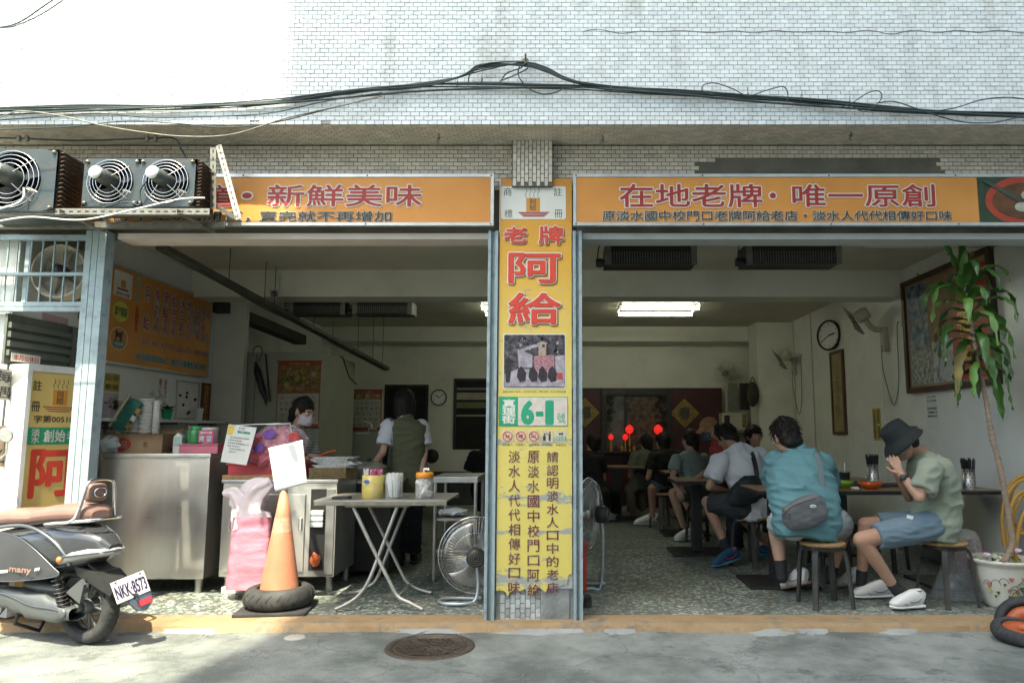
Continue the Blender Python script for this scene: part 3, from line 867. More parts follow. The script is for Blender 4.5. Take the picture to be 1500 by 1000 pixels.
for i in range(9):
 o1, o2 = rg.uniform(-4, 4), rg.uniform(-.02, .02)
 amp = rg.uniform(1, 3.5); ph = rg.uniform(0, 6)
 pts = [(x + rg.uniform(-10, 10), y + o1 * (.4 + .6 * abs(math.sin(x * .004 + ph))) + amp * math.sin(x * .011 + ph), UY - .035 + o2) for x, y in mainp]
 if i < 4:      # strands that climb to the hook
  pts = [p for p in pts if p[0] < 620 or p[0] > 875]
  k = [j for j, p in enumerate(pts) if p[0] < 620][-1] + 1
  pts[k:k] = [(655 + i * 6, 119 - i * 2), (705, 104 - i * 3), (768, 92 + i * 1.5), (800, 99 + i * 2), (835, 116 + i)]
 MB().tube(spline(pxs(pts, UY - .05), 7), rg.choice([.0045, .0055, .007]), 6).build('strand', M['cable'], cb)
for pts in ([(686, 121), (690, 108), (715, 93), (768, 91)], [(761, 95), (760, 112), (775, 130), (795, 138), (815, 135), (826, 129)],
   [(732, 122), (742, 108), (762, 100), (772, 92), (773, 100), (755, 110), (735, 118)]):
 MB().tube(spline(pxs(pts, UY - .06), 8), .0045, 6).build('strand', M['cable'], cb)
for x, y in ((670, 124), (706, 119), (841, 122), (1095, 140), (1244, 152), (1174, 143)):
 p = at(x, y, UY - .05)
 MB().tube([p + V((.003 * math.sin(a), .02 * math.cos(a), .022 * math.sin(a))) for a in [2 * math.pi * q / 12 for q in range(12)]], .0022, 5, closed=True).tube([p + V((0, -.01, .02)), p + V((.002, -.014, .05))], .002, 4).build('cable_tie', M['cable'], cb)
hk = at(770, 92, UY - .03)
MB().tube([hk + V((0, .03, .02)), hk + V((0, -.03, .025)), hk + V((0, -.035, .045))], .006, 6).lathe([(.022, -.004), (.022, .004)], hk + V((0, .012, .02)), 10, axis=(0, -1, 0)).tube([hk + V((.02 * math.cos(a), -.02, .018 * math.sin(a))) for a in [2 * math.pi * q / 14 for q in range(14)]], .004, 5, closed=True).build('hook', M['galv'], cb)
def loose(pts, Y, r, label, mat='cable', nm='loose_cable'):
 return MB().tube(spline(pxs(pts, Y), 8), r, 6).build(nm, M[mat], None, label, 'cable')
loose([(1153, 148), (1154, 136), (1148, 127), (1135, 129), (1115, 135), (1095, 141), (1075, 131), (1048, 122), (1030, 125), (1030, 134), (1045, 139)], UY - .07, .0035, 'thin cable knotted into two loops on the bundle right of the pillar')
loose([(1205, 156), (1225, 158), (1246, 152), (1272, 136), (1288, 134), (1291, 145), (1275, 160), (1262, 163), (1245, 153)], UY - .07, .0035, 'thin cable tied in one loop near the bundle, above 原創 lettering')
loose([(1285, 151), (1310, 149), (1345, 160), (1400, 177), (1450, 180), (1500, 171), (1560, 165)], UY - .07, .004, 'thin cable sagging below the bundle at the top right')
loose([(1370, 163), (1400, 158), (1440, 146), (1480, 143), (1520, 148), (1570, 150)], UY - .07, .004, 'thin cable arching above the bundle at the top right')
loose([(-40, 180), (0, 172), (30, 163), (90, 170), (150, 184), (210, 194), (270, 200), (340, 197), (420, 173), (500, 155), (560, 141)], UY - .09, .0045, 'pale cable drooping lowest across the left soffit', 'galv')
loose([(-40, 195), (0, 190), (100, 186), (180, 178), (260, 181), (330, 187), (400, 180), (480, 160), (560, 140)], UY - .08, .004, 'dark cable sagging over the sunlit tiles just above the soffit')
loose([(-40, 178), (60, 172), (140, 166), (220, 172), (330, 170), (400, 165), (480, 148), (560, 136)], UY - .07, .004, 'dark cable wavering between bundle and soffit in the sun')
loose([(-60, 42), (0, 40), (30, 32), (60, 12), (95, -12)], -.9, .004, 'dark cable curving across the top left corner, upper of two')
loose([(-60, 38), (0, 41), (28, 36), (66, 18), (110, -12)], -.95, .0035, 'dark twisted cable curving across the top left corner, lower of two')
w1 = thing('soffit_wire', 'wire with insulator clips running under the soffit above the fan units', 'wire', tuple(at(150, 205, -.15)))
MB().tube(spline(pxs([(-40, 201), (30, 203), (120, 206), (215, 203), (255, 203), (266, 220), (275, 236)], -.17), 6), .006, 6).build('wire_run', M['cable'], w1)
for x in (28, 40, 216, 228):
 p = at(x, 203, -.17); MB().lathe([(.011, -.02), (.016, -.01), (.011, 0), (.016, .01), (.011, .02)], p, 10, axis=(0, 0, 1)).build('insulator', M['galv'], w1)
for x, y, lb in ((642, 203, 'small rusty bolt stub in the soffit above the kitchen bay'), (882, 206, 'frayed wire stub hanging from the soffit right of the pillar'), (1246, 199, 'small black bolt stub in the soffit above the dining sign')):
 p = at(x, y, -.18)
 MB().tube([p + V((0, 0, .04)), p + V((.01, 0, 0)), p + V((-.01, 0, -.02)), p + V((.004, 0, -.035))], .005, 6).sphere(p, .011, 8).build('bolt_stub', M['galv'], None, lb, 'bolt')
# ------------------------------------------------------------------ condenser fan units on an angle-iron rack
FR, RB = -.46, -.14
def condenser(pa, pb, nf, label, Y=FR, dep=.26):
 a, b = at(pa[0], pa[1], Y), at(pb[0], pb[1], Y)
 x0, x1, z0, z1 = a.x, b.x, b.z, a.z
 t = thing('condenser_unit', label, 'condenser', ((x0 + x1) / 2, Y, z0))
 cw = (x1 - x0 - .03) / nf
 rad = min(cw, z1 - z0) * .46
 # face plate with real round openings
 for k in range(nf):
  cx, cz = x0 + cw * (k + .5), (z0 + z1) / 2
  n = 32
  ring = [V((cx + rad * math.cos(2 * math.pi * q / n), Y, cz + rad * math.sin(2 * math.pi * q / n))) for q in range(n)]
  sq = []
  for q in range(n):
   ang = 2 * math.pi * q / n; dx, dz = math.cos(ang), math.sin(ang)
   m_ = min((cw / 2) / max(abs(dx), 1e-6), ((z1 - z0) / 2) / max(abs(dz), 1e-6))
   sq.append(V((cx + dx * m_, Y, cz + dz * m_)))
  fp = MB().add(ring + sq + [p + V((0, .07, 0)) for p in ring], [(q, n + q, n + (q + 1) % n, (q + 1) % n) for q in range(n)] + [(q, (q + 1) % n, 2 * n + (q + 1) % n, 2 * n + q) for q in range(n)])
  for cc in ((-1, -1), (1, -1), (1, 1), (-1, 1)):
   pass
  fp.build('face_plate', condenser_shaded_paint, t)
  corners = [V((cx + sx * cw / 2, Y, cz + sz * (z1 - z0) / 2)) for sx, sz in ((1, 1), (-1, 1), (-1, -1), (1, -1))]
  # fan: blades, motor, guard
  fb_ = MB()
  for q in range(4):
   a0 = q * math.pi / 2 + .4
   pts = [V((cx + r_ * math.cos(a0 + t_), Y + .05 + dy, cz + r_ * math.sin(a0 + t_))) for r_, t_, dy in ((.03, 0, 0), (rad * .9, -.1, 0), (rad * .92, .75, .035), (.03, 1.0, .02))]
   fb_.prism(pts, (0, .002, 0))
  fb_.build('fan_blade', M['black'], t)
  mo = MB().lathe([(rad * .33, -.03), (rad * .33, .09), (rad * .3, .10), (rad * .3, .135), (0, .136)], (cx - rad * .1, Y + .03, cz + rad * .12), 18, axis=(-.18, -1, .1))
  mo.build('motor', motor_paint, t)
  mc = V((cx - rad * .1, Y + .03, cz + rad * .12)) + V((-.18, -1, .1)).normalized() * .137
  MB().lathe([(rad * .29, 0), (rad * .28, .012), (0, .014)], mc, 18, axis=(-.18, -1, .1)).build('motor_cap', M['white_paint'], t)
  g = MB()
  for rr in (.55, .7, .85, 1.0):
   g.tube([V((cx + rad * rr * math.cos(q), Y - .035 + .03 * (rr - .5), cz + rad * rr * math.sin(q))) for q in [2 * math.pi * i / 28 for i in range(28)]], .0022, 5, closed=True)
  for q in range(4):
   an = q * math.pi / 2 + .78
   g.tube([V((cx + rad * .3 * math.cos(an), Y - .05, cz + rad * .3 * math.sin(an))), V((cx + rad * 1.05 * math.cos(an), Y - .003, cz + rad * 1.05 * math.sin(an)))], .0026, 5)
  g.build('fan_guard', M['chrome'], t)
  for sx in (-1, 1):
   for sz in (-1, 1):
    MB().lathe([(.013, 0), (.013, .008), (.007, .016), (0, .018)], (cx + sx * (cw / 2 - .02), Y - .001, cz + sz * ((z1 - z0) / 2 - .02)), 8, axis=(0, -1, 0)).build('bolt', M['galv'], t)
 xe = x0 + cw * nf
 MB().box((x0, Y + .001, z0 - .004), (xe, Y + dep, z0 - .0005)).box((x0, Y + .001, z1 + .0005), (xe, Y + dep, z1 + .004)).box((x0 - .003, Y + .001, z0), (x0 - .0005, Y + dep, z1)).build('casing', condenser_shaded_paint, t)
 MB().box((x0, Y + dep - .005, z0), (xe, Y + dep, z1)).build('coil', M['black'], t)
 fn = MB()
 for i in range(14):
  zz = z0 + (z1 - z0) * (i + .5) / 14
  fn.tube([(xe + .004, Y + .03, zz), (xe + .02, Y + .035, zz + .008), (xe + .022, Y + .1, zz), (xe + .02, Y + .2, zz - .006), (xe + .004, Y + .21, zz)], .0045, 5)
 fn.box((xe + .0005, Y + .02, z0), (xe + .003, Y + dep, z1))
 fn.build('pipe_bends', M['copper'], t, kind='stuff')
 return t
M['copper'] = pbr('oxidised_copper', (.08, .055, .04), .55, metal=.6, var=.4, vs=30)
condenser_shaded_paint = pbr('condenser_shaded_paint', (.05, .066, .068), .45, metal=.3, var=.1, stain=(.12, .09, .06), sa=.5, ss=9, bump=.0006)  # darker than the real paint: the units' missing shade is put into the colour
motor_paint = pbr('motor_paint', (.10, .11, .10), .5, metal=.4, var=.3, vs=30)
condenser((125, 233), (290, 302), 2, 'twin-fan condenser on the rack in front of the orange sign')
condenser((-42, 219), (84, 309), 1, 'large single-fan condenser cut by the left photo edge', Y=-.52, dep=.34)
rk = thing('slotted_rack', 'slotted angle-iron rack holding the two condenser units', 'rack', tuple(at(200, 320, -.4)))
def angle_bar(p0, p1, w=.04, th=.003, up=V((0, 0, 1)), side=V((0, 1, 0)), nm='rail', slots=True):
 p0, p1 = V(p0), V(p1); d = p1 - p0; L_ = d.length
 c = (p0 + p1) / 2
 m = MB()
 m.obox(c + up * (w / 2), d, side * th, up * w)
 m.obox(c + side * (w / 2 + th), d, side * w, up * th)
 o = m.build(nm, M['galv'], rk)
 if slots:
  s_ = MB()
  n = int(L_ / .05)
  for i in range(n):
   q = p0 + d * ((i + .5) / n)
   s_.obox(q + up * (w / 2) - side * (th / 2 + .0008), d.normalized() * .024, side * .0012, up * .009)
  s_.build('slot', M['black'], o)
 return o
za = 2.675
angle_bar((-4.6, -.50, za), (-2.26, -.50, za))
angle_bar((-4.6, -.20, za), (-2.3, -.20, za), slots=False)
tp = at(307, 214, -.06)
e1 = at(345, 322, -.52)
angle_bar(at(308, 306, -.3), at(308, 216, -.3), up=V((1, 0, 0)), side=V((0, 1, 0)), nm='upright')
angle_bar(e1, at(316, 214, -.3), up=V((1, 0, .3)).normalized(), side=V((0, 1, 0)), nm='strut')
angle_bar(e1, at(300, 296, -.1), w=.03, up=V((0, 0, 1)), side=V((1, 0, 0)), nm='strut', slots=False)
for x in (-4.3, -3.2, -2.45): angle_bar((x, -.54, za - .004), (x, -.07, za - .004), w=.03, side=V((1, 0, 0)), nm='crossbar', slots=False)
loose([(-30, 330), (40, 318), (120, 322), (200, 306), (262, 292), (300, 290)], -.56, .005, 'white cable resting along the rack under the fan units', 'white_paint')
loose([(150, 304), (185, 296), (205, 300), (205, 280), (215, 265)], -.5, .005, 'short black lead hanging under the twin-fan condenser')
loose([(-20, 310), (20, 300), (34, 290), (35, 275)], -.56, .006, 'white lead looping up to the large condenser motor', 'white_paint')
# ------------------------------------------------------------------ grille panel over the left bay
gt = thing('grille_panel', 'blue-grey barred transom panel left of the kitchen bay', 'grille', (-3.8, 0, 1.9))
z1_, z2_ = at(60, 348, 0).z, at(60, 446, 0).z
zt, zm, zb_ = at(60, 352, 0).z, at(60, 400, 0).z, at(60, 442, 0).z
for z0, h_ in ((zt, .035), (zm - .02, .022), (zb_ - .035, .032), (zb_ - .07, .032)):
 MB().box((-4.9, -.02, z0), (-3.346, .025, z0 + h_), .003).build('rail', M['post'], gt)
for i in range(22):
 x = -3.43 - i * .082
 MB().tube([(x, .002, zb_ - .03), (x, .002, zt + .01)], .0065, 6).build('bar', M['post'], gt)
MB().box((-3.82, .03, zb_ - .03), (-3.79, .05, zt + .03)).build('mullion', M['post'], gt)
def drum(cx, cz, rr, Y, label):
 t = thing('exhaust_fan', label, 'exhaust fan', (cx, Y, cz))
 MB().lathe([(rr, 0), (rr, .12), (rr * .96, .125), (rr * .93, .12), (rr * .9, .03), (rr * .2, .0)], (cx, Y + .13, cz), 36, axis=(0, -1, 0)).build('housing', M['beige'], t)
 for q in range(5):
  a0 = q * 2 * math.pi / 5
  MB().prism([V((cx + r_ * math.cos(a0 + t_), Y + .06 + dy, cz + r_ * math.sin(a0 + t_))) for r_, t_, dy in ((.03, 0, 0), (rr * .8, -.1, 0), (rr * .82, .5, .03), (.03, .8, .02))], (0, .003, 0)).build('blade', M['galv'], t)
 MB().lathe([(rr * .25, 0), (rr * .25, .07), (0, .08)], (cx, Y + .06, cz), 16, axis=(0, -1, 0)).build('motor', M['black'], t)
fc = at(92, 399, .16)
drum(fc.x, fc.z, .2, .1, 'beige round exhaust fan behind the middle of the barred panel')
fc = at(-5, 400, .14)
drum(fc.x, fc.z, .19, .1, 'beige round exhaust fan behind the barred panel at the photo edge')
MB().box((-4.9, .32, 2.22), (XL + .5, .34, 2.9)).build('transom_board', pbr('transom_board', (.20, .20, .17), .7, var=.2, stain=(.1, .1, .08)), None, 'dull grey board behind the exhaust fans', 'board')
# ------------------------------------------------------------------ left wall: louvre, notices, menu board
XW = XL + .004
def wallrect(px0, yt0, yb0, px1, yt1, yb1, X=None):
 X = X or XL
 return [wl(px0, yt0, X), wl(px1, yt1, X), wl(px1, yb1, X), wl(px0, yb0, X)]
lv = thing('louvre_panel', 'dull green-grey ribbed metal panel on the left wall below the grille', 'panel', (XL, .4, 1.8))
zl1, zl0, yl0, yl1 = wl(105, 488, XL).z, wl(105, 536, XL).z, -.35, wl(105, 488, XL).y
lm = pbr('louvre_paint', (.13, .145, .12), .55, var=.15, stain=(.07, .07, .06))
MB().box((XL + .001, .0, zl0 - .05), (XL + .02, yl1, zl1 + .05)).build('panel_back', lm, lv)
for i in range(4):
 z = zl0 + (zl1 - zl0) * i / 4
 MB().box((XL + .021, .01, z + .012), (XL + .045, yl1 - .06, z + (zl1 - zl0) / 4 - .012), .004).build('slat', lm, lv)
MB().box((XL + .0205, yl1 - .055, zl0 - .045), (XL + .05, yl1, zl1 + .045), .004).build('edge_rail', lm, lv)
YU = V((0, 1, 0))          # reading direction on the left wall (towards +Y)
def notice(name, y0, y1, z0, z1, lines, label, pm='paper', ink='black_ink', X=XL, hs=.6, cat='notice', vertical=False, thick=.002, uu=None, bold=.01):
 col_ = M[pm] if isinstance(pm, str) else pm
 t = thing(name, label, cat, (X, (y0 + y1) / 2, z0))
 s_ = 1 if X < 0 else -1
 MB().box((X + s_ * .002, y0, z0), (X + s_ * (.002 + thick), y1, z1)).build('sheet', col_, t)
 u = YU if X < 0 else -YU
 n = len(lines)
 k = MB()
 for i, l in enumerate(lines):
  if vertical:
   yy = y0 + (y1 - y0) * (i + .5) / n if X > 0 else y1 - (y1 - y0) * (i + .5) / n
   text(k, '\n'.join(l), (X + s_ * (.0035 + thick), yy, (z0 + z1) / 2), u, EZ, w=(y1 - y0) / n * hs, h=(z1 - z0) * .9, bold=bold, line=.9)
  else:
   zz = z1 - (z1 - z0) * (i + .5) / n
   if l: text(k, l, (X + s_ * (.0035 + thick), (y0 + y1) / 2, zz), u, EZ, w=(y1 - y0) * .86, h=(z1 - z0) / n * hs, bold=bold)
 k.build('lettering', M[ink] if isinstance(ink, str) else ink, t)
 return t
pink = pbr('pink_paper', (.58, .38, .42), .8, var=.05)
a, b = wl(62, 458, XL), wl(98, 486, XL)
notice('paper_notice', a.y, b.y, b.z - .03, a.z, ['', '114年2月1日起', ''], 'pink paper reading 114年2月1日起 above the ribbed panel', pink, hs=.8)
a, b = wl(112, 462, XL), wl(126, 530, XL)
notice('paper_notice', a.y, b.y + .02, b.z, a.z + .1, ['國定', '假日', '休息'], 'narrow white vertical notice just left of the blue post', hs=.6)
a, b = wl(6, 516, XL), wl(48, 530, XL)
notice('paper_notice', a.y, b.y, b.z - .02, a.z, ['本月公休日'], 'white strip reading 本月公休日 in red above the holiday board', ink='red_ink2', X=XL + .05, hs=.7)
a, b = wl(-6, 540, XL), wl(40, 588, XL)
notice('holiday_board', a.y - .1, b.y + .1, b.z, a.z, ['每週一', '遇假日'], 'cream board reading 每週一 遇假日 in black', pbr('cream_board', (.5, .46, .38), .7), X=XL + .05, hs=.72)
a, b = wl(0, 610, XL), wl(34, 650, XL)
notice('paper_notice', a.y - .1, b.y, b.z - .15, b.z + .13, ['今日', '公休'], 'brown framed board under the holiday board at the photo edge', pbr('tan_board', (.42, .33, .22), .7), X=XL + .05, hs=.72)
# corrugated shutter far left bottom
sh = thing('rolled_shutter', 'corrugated metal shutter edge at the far left behind the scooter', 'shutter', (-4.3, .2, 0))
for i in range(16):
 MB().tube([(-4.9, .28, .08 + i * .075), (XL + .02, .28, .08 + i * .075)], .035, 8).build('slat', M['alu'], sh)
MB().box((XL + .002, .30, .05), (XL + .03, .36, 1.3)).build('guide', M['alu'], sh)
# menu board
mb_t = thing('menu_board', 'orange hanging menu board with dish names and prices on the kitchen wall', 'menu board', (XL, 2.1, 1.9))
c4 = wallrect(157, 388, 530, 304, 442, 551)
y0, y1 = c4[0].y, c4[1].y
z0, z1 = (c4[3].z + c4[2].z) / 2, (c4[0].z + c4[1].z) / 2
MB().box((XL + .002, y0, z0), (XL + .045, y1, z1)).build('panel', M['orange'], mb_t)
f = MB()
f.box((XL + .001, y0 - .02, z0 - .02), (XL + .05, y1 + .02, z0 - .001)); f.box((XL + .001, y0 - .02, z1 + .001), (XL + .05, y1 + .02, z1 + .02))
f.box((XL + .001, y0 - .02, z0), (XL + .05, y0 - .001, z1)); f.box((XL + .001, y1 + .001, z0), (XL + .05, y1 + .02, z1))
f.build('frame', M['alu'], mb_t)
bw, bh = y1 - y0, z1 - z0
def mp_(u, v, dx=.0): return V((XL + .046 + dx, y0 + bw * u, z0 + bh * v))
def mrect(u0, v0, u1, v1, mat, nm, dx=.0):
 MB().box(mp_(u0, v0, dx), mp_(u1, v1, dx + .001)).build(nm, mat, mb_t)
def mtext(s, u, v, w, h, mat, out=False, bold=.01, line=.9):
 if out:
  a = MB(); text(a, s, mp_(u, v, .0022), YU, EZ, w=bw * w, h=bh * h, bold=.06, line=line); a.build('lettering_outline', M['white_ink'], mb_t)
 a = MB(); text(a, s, mp_(u, v, .0045), YU, EZ, w=bw * w, h=bh * h, bold=bold, line=line); a.build('lettering', mat, mb_t)
mrect(.02, .7, .17, .97, M['white_ink'], 'logo_plate')
mrect(.075, .8, .115, .88, pbr('logo_orange', (.6, .26, .05), .5), 'logo_box', .0012)
mrect(.05, .77, .14, .79, M['red_ink'], 'logo_boat', .0012)
mtext('第00518號', .095, .73, .11, .03, M['black_ink'])
c = mp_(.09, .54, .001)
MB().prism([c + V((0, bw * .065 * math.cos(t), bh * .11 * math.sin(t))) for t in [2 * math.pi * k / 28 for k in range(28)]], (.001, 0, 0)).build('badge', pbr('yellow_print', (.55, .55, .1), .5), mb_t)
mtext('本店使用\n統一發票', .09, .54, .1, .1, M['black_ink'], line=.9)
c = mp_(.09, .25, .001)
MB().tube([c + V((.001, bw * .07 * math.cos(t), bh * .12 * math.sin(t))) for t in [2 * math.pi * k / 28 for k in range(28)]], .003, 5, closed=True).build('badge_ring', M['white_ink'], mb_t)
mrect(.05, .16, .13, .23, M['blue_ink'], 'badge_block', .001); mtext('宅急便', .09, .195, .07, .04, M['white_ink'])
MB().prism([mp_(.09, .28, .001) + V((0, a * .01, b * .01)) for a, b in ((-5, 6), (-2, 3), (3, 3), (6, 6), (5, 0), (4, -5), (2, -5), (1, -1), (-3, -1), (-4, -5), (-5, -5))], (.001, 0, 0)).build('badge_cat', M['black_ink'], mb_t)
mtext('現\n在\n內\n用', .225, .83, .03, .27, M['green_ink'], True); mtext('招\n牌\n美\n食', .225, .5, .03, .27, M['red_ink'])
for s_, u, pr in (('阿\n\n給', .31, '50'), ('魚\n丸\n湯', .40, '40'), ('黑\n輪\n湯', .485, '40'), ('綜\n合\n湯', .57, '40'), ('冰\n豆\n漿', .655, '30'), ('烤\n土\n司', .735, '35')):
 mtext(s_, u, .66, .055, .5, M['red_ink'], True, .012)
 mtext(pr, u, .28, .055, .08, M['red_ink'], True, .01)
mtext('冷\n凍\n禮\n盒', .80, .68, .03, .35, M['blue_ink'], True)
for s_, u, pr in (('生\n阿\n給', .845, '500'), ('魚\n丸\n禮\n盒', .90, '250'), ('魚\n\n丸', .955, '200')):
 mtext(s_, u, .66, .04, .45, M['red_ink'], True, .012); mtext(pr, u, .28, .045, .06, M['red_ink'], True)
mtext('本店採用自助式，請先至櫃檯點餐 謝謝', .60, .1, .72, .085, M['blue_ink'], True, .02)
# lightbox sign standing in front of the left wall, turned to the street
lb = thing('lightbox_sign', 'tall white lightbox with yellow face and red 阿給, behind the blue post', 'sign', (-3.6, .1, .05))
c0 = V((-3.72, .0, .06)); uu = V((.15, .48, 0)).normalized(); vv = V((-uu.y, uu.x, 0)); nn = V((uu.y, -uu.x, 0))
LW, LH, LD = .54, 1.70, .16
wp = pbr('white_enamel', (.68, .69, .66), .4, var=.05, stain=(.4, .38, .33), sa=.4, ss=5)
MB().obox(c0 + uu * LW / 2 - nn * LD / 2 + EZ * LH / 2, uu * LW, nn * LD, EZ * LH, .004).build('casing', wp, lb)
fr = MB()
for a, b, c, d in ((0, .035, 0, LH), (LW - .035, LW, 0, LH), (.0352, LW - .0352, LH - .05, LH), (.0352, LW - .0352, 0, .05)):
 fr.obox(c0 + uu * (a + b) / 2 + EZ * (c + d) / 2 + nn * .012, uu * (b - a), nn * .022, EZ * (d - c), .003)
fr.build('face_frame', wp, lb)
MB().obox(c0 + uu * LW / 2 + nn * .004 + EZ * LH / 2, uu * (LW - .075), nn * .006, EZ * (LH - .11)).build('face_panel', pbr('yellow_face', (.70, .52, .18), .45, var=.06), lb)
def lbt(s, a, z, w, h, mat, bold=.01, line=.9, nm='lettering'):
 k = MB(); text(k, s, c0 + uu * a + nn * .0085 + EZ * z, uu, EZ, w=w, h=h, bold=bold, line=line); k.build(nm, mat, lb)
lbt('註\n\n冊', .085, 1.48, .062, .22, M['black_ink']); lbt('商\n\n標', .44, 1.48, .062, .22, M['black_ink'])
MB().obox(c0 + uu * .26 + nn * .008 + EZ * 1.475, uu * .11, nn * .002, EZ * .11).build('logo_box', pbr('logo_orange', (.6, .26, .05), .5), lb)
k = MB(); text(k, '阿\n給', c0 + uu * .26 + nn * .0105 + EZ * 1.475, uu, EZ, w=.055, h=.09, line=.85); k.build('lettering', M['black_ink'], lb)
for i in range(3): MB().obox(c0 + uu * .26 + nn * .008 + EZ * (1.405 - i * .015), uu * (.24 - i * .04), nn * .002, EZ * .006).build('logo_boat', M['red_ink'], lb)
for i in range(4):
 x = .21 + i * .033
 MB().tube([c0 + uu * (x + d_) + nn * .009 + EZ * z for d_, z in ((0, 1.54), (-.01, 1.56), (.006, 1.58), (0, 1.605))], .002, 4).build('logo_steam', M['black_ink'], lb)
lbt('字第00518號', .26, 1.32, .36, .05, M['black_ink'], .02)
MB().prism([c0 + uu * (.26 + sx * (.215 - .02 * (1 - abs(math.cos(t))))) * 1 + nn * .008 + EZ * (1.20 + sz * .06) for sx, sz, t in ((1, .8, 0), (.97, 1, 0), (-.97, 1, 0), (-1, .8, 0), (-1, -.8, 0), (-.97, -1, 0), (.97, -1, 0), (1, -.8, 0))], nn * .0015).build('green_bar', M['green_ink'], lb)
k = MB(); text(k, '淡\n水', c0 + uu * .10 + nn * .011 + EZ * 1.20, uu, EZ, w=.06, h=.1, bold=.02, line=.9); text(k, '創始', c0 + uu * .24 + nn * .011 + EZ * 1.20, uu, EZ, w=.16, h=.085, bold=.02); text(k, '老店', c0 + uu * .40 + nn * .011 + EZ * 1.20, uu, EZ, w=.13, h=.085, bold=.02); k.build('lettering', M['white_ink'], lb)
lbt('阿', .25, .94, .32, .32, M['red_ink2'], .03); lbt('給', .25, .50, .32, .34, M['red_ink2'], .03)
# round mirror / silver arm of another scooter at the far left
mr = thing('scooter_mirror', 'round chrome scooter mirror catching sun at the left photo edge', 'mirror', tuple(at(8, 640, -.2) - V((0, 0, .1))))
c = at(8, 637, -.2)
MB().lathe([(.045, 0), (.05, .006), (.045, .012), (.03, .02), (0, .024)], c, 20, axis=(0, 1, .2)).build('shell', M['alu'], mr)
MB().lathe([(0, .001), (.044, .002)], c, 20, axis=(0, -1, -.2)).build('glass', M['chrome'], mr)
MB().tube([c + V((0, .02, -.03)), c + V((-.02, .05, -.12)), c + V((-.12, .06, -.2))], .007, 8).build('stem', M['chrome'], mr)
# kitchen notices on the left wall below the menu
def wn_(px0, py0, px1, py1):
 a, b = wl(px0, py0, XL), wl(px1, py1, XL)
 return a.y, b.y, b.z, a.z
yel = pbr('yellow_paper', (.55, .42, .10), .8)
a = wl(152, 545, XL); b = wl(165, 622, XL)
notice('paper_notice', a.y, b.y + .05, a.z - .16, a.z, ['公告', '事項'], 'yellow sheet at the top of the notices right of the lightbox', yel, hs=.6)
notice('paper_notice', a.y + .01, b.y + .05, a.z - .52, a.z - .17, ['一公休', '日調整'], 'lilac sheet with 一公休 on the wall right of the lightbox', pbr('lilac_paper', (.52, .45, .5), .8), hs=.55)
a, b = wl(163, 581, XL), wl(196, 598, XL)
notice('wall_calendar', a.y + .03, b.y, b.z - .02, a.z - .03, ['日一二三四五六', '3 4 5 6 7 8 9', '10 11 12 13', '17 18 19 20'], 'small calendar sheet pinned above the kitchen shelf', pbr('calendar_pink', (.5, .42, .42), .8), hs=.5)
a, b = wl(231, 552, XL), wl(243, 600, XL)
notice('paper_notice', a.y, b.y, b.z - .05, a.z, ['請勿進入廚房', '閒人勿進謝謝'], 'narrow vertical paper slip left of the whiteboard', 'paper', 'red_ink', vertical=True, hs=.5)
wbz = thing('magnet_whiteboard', 'small framed whiteboard with dark magnets over the shelf', 'whiteboard', tuple(wl(275, 600, XL)))
c4 = wallrect(257, 556, 605, 291, 560, 610)
ya, yb, zu, zd = c4[0].y, c4[1].y, c4[0].z, c4[3].z - .06
MB().box((XL + .002, ya, zd), (XL + .012, yb, zu)).build('board', M['white_paint'], wbz)
f = MB(); f.box((XL + .0125, ya, zd), (XL + .02, ya + .02, zu)); f.box((XL + .0125, yb - .02, zd), (XL + .02, yb, zu)); f.box((XL + .0125, ya + .0205, zu - .015), (XL + .02, yb - .0205, zu)); f.box((XL + .0125, ya + .0205, zd), (XL + .02, yb - .0205, zd + .015)); f.build('frame', M['alu'], wbz)
for i in range(8):
 MB().lathe([(.016, 0), (.014, .012), (0, .013)], (XL + .0125, ya + (yb - ya) * rng.uniform(.15, .85), zd + (zu - zd) * rng.uniform(.15, .9)), 8, axis=(1, 0, 0)).build('magnet', M['black'], wbz)
a, b = wl(295, 560, XL), wl(307, 620, XL)
notice('wall_scroll', a.y, b.y, b.z, a.z, ['春夏秋冬平安'], 'narrow dark red paper scroll at the end of the kitchen wall', pbr('scroll_red', (.16, .05, .02), .7, var=.5, vs=25), 'gold', vertical=True, hs=.5)
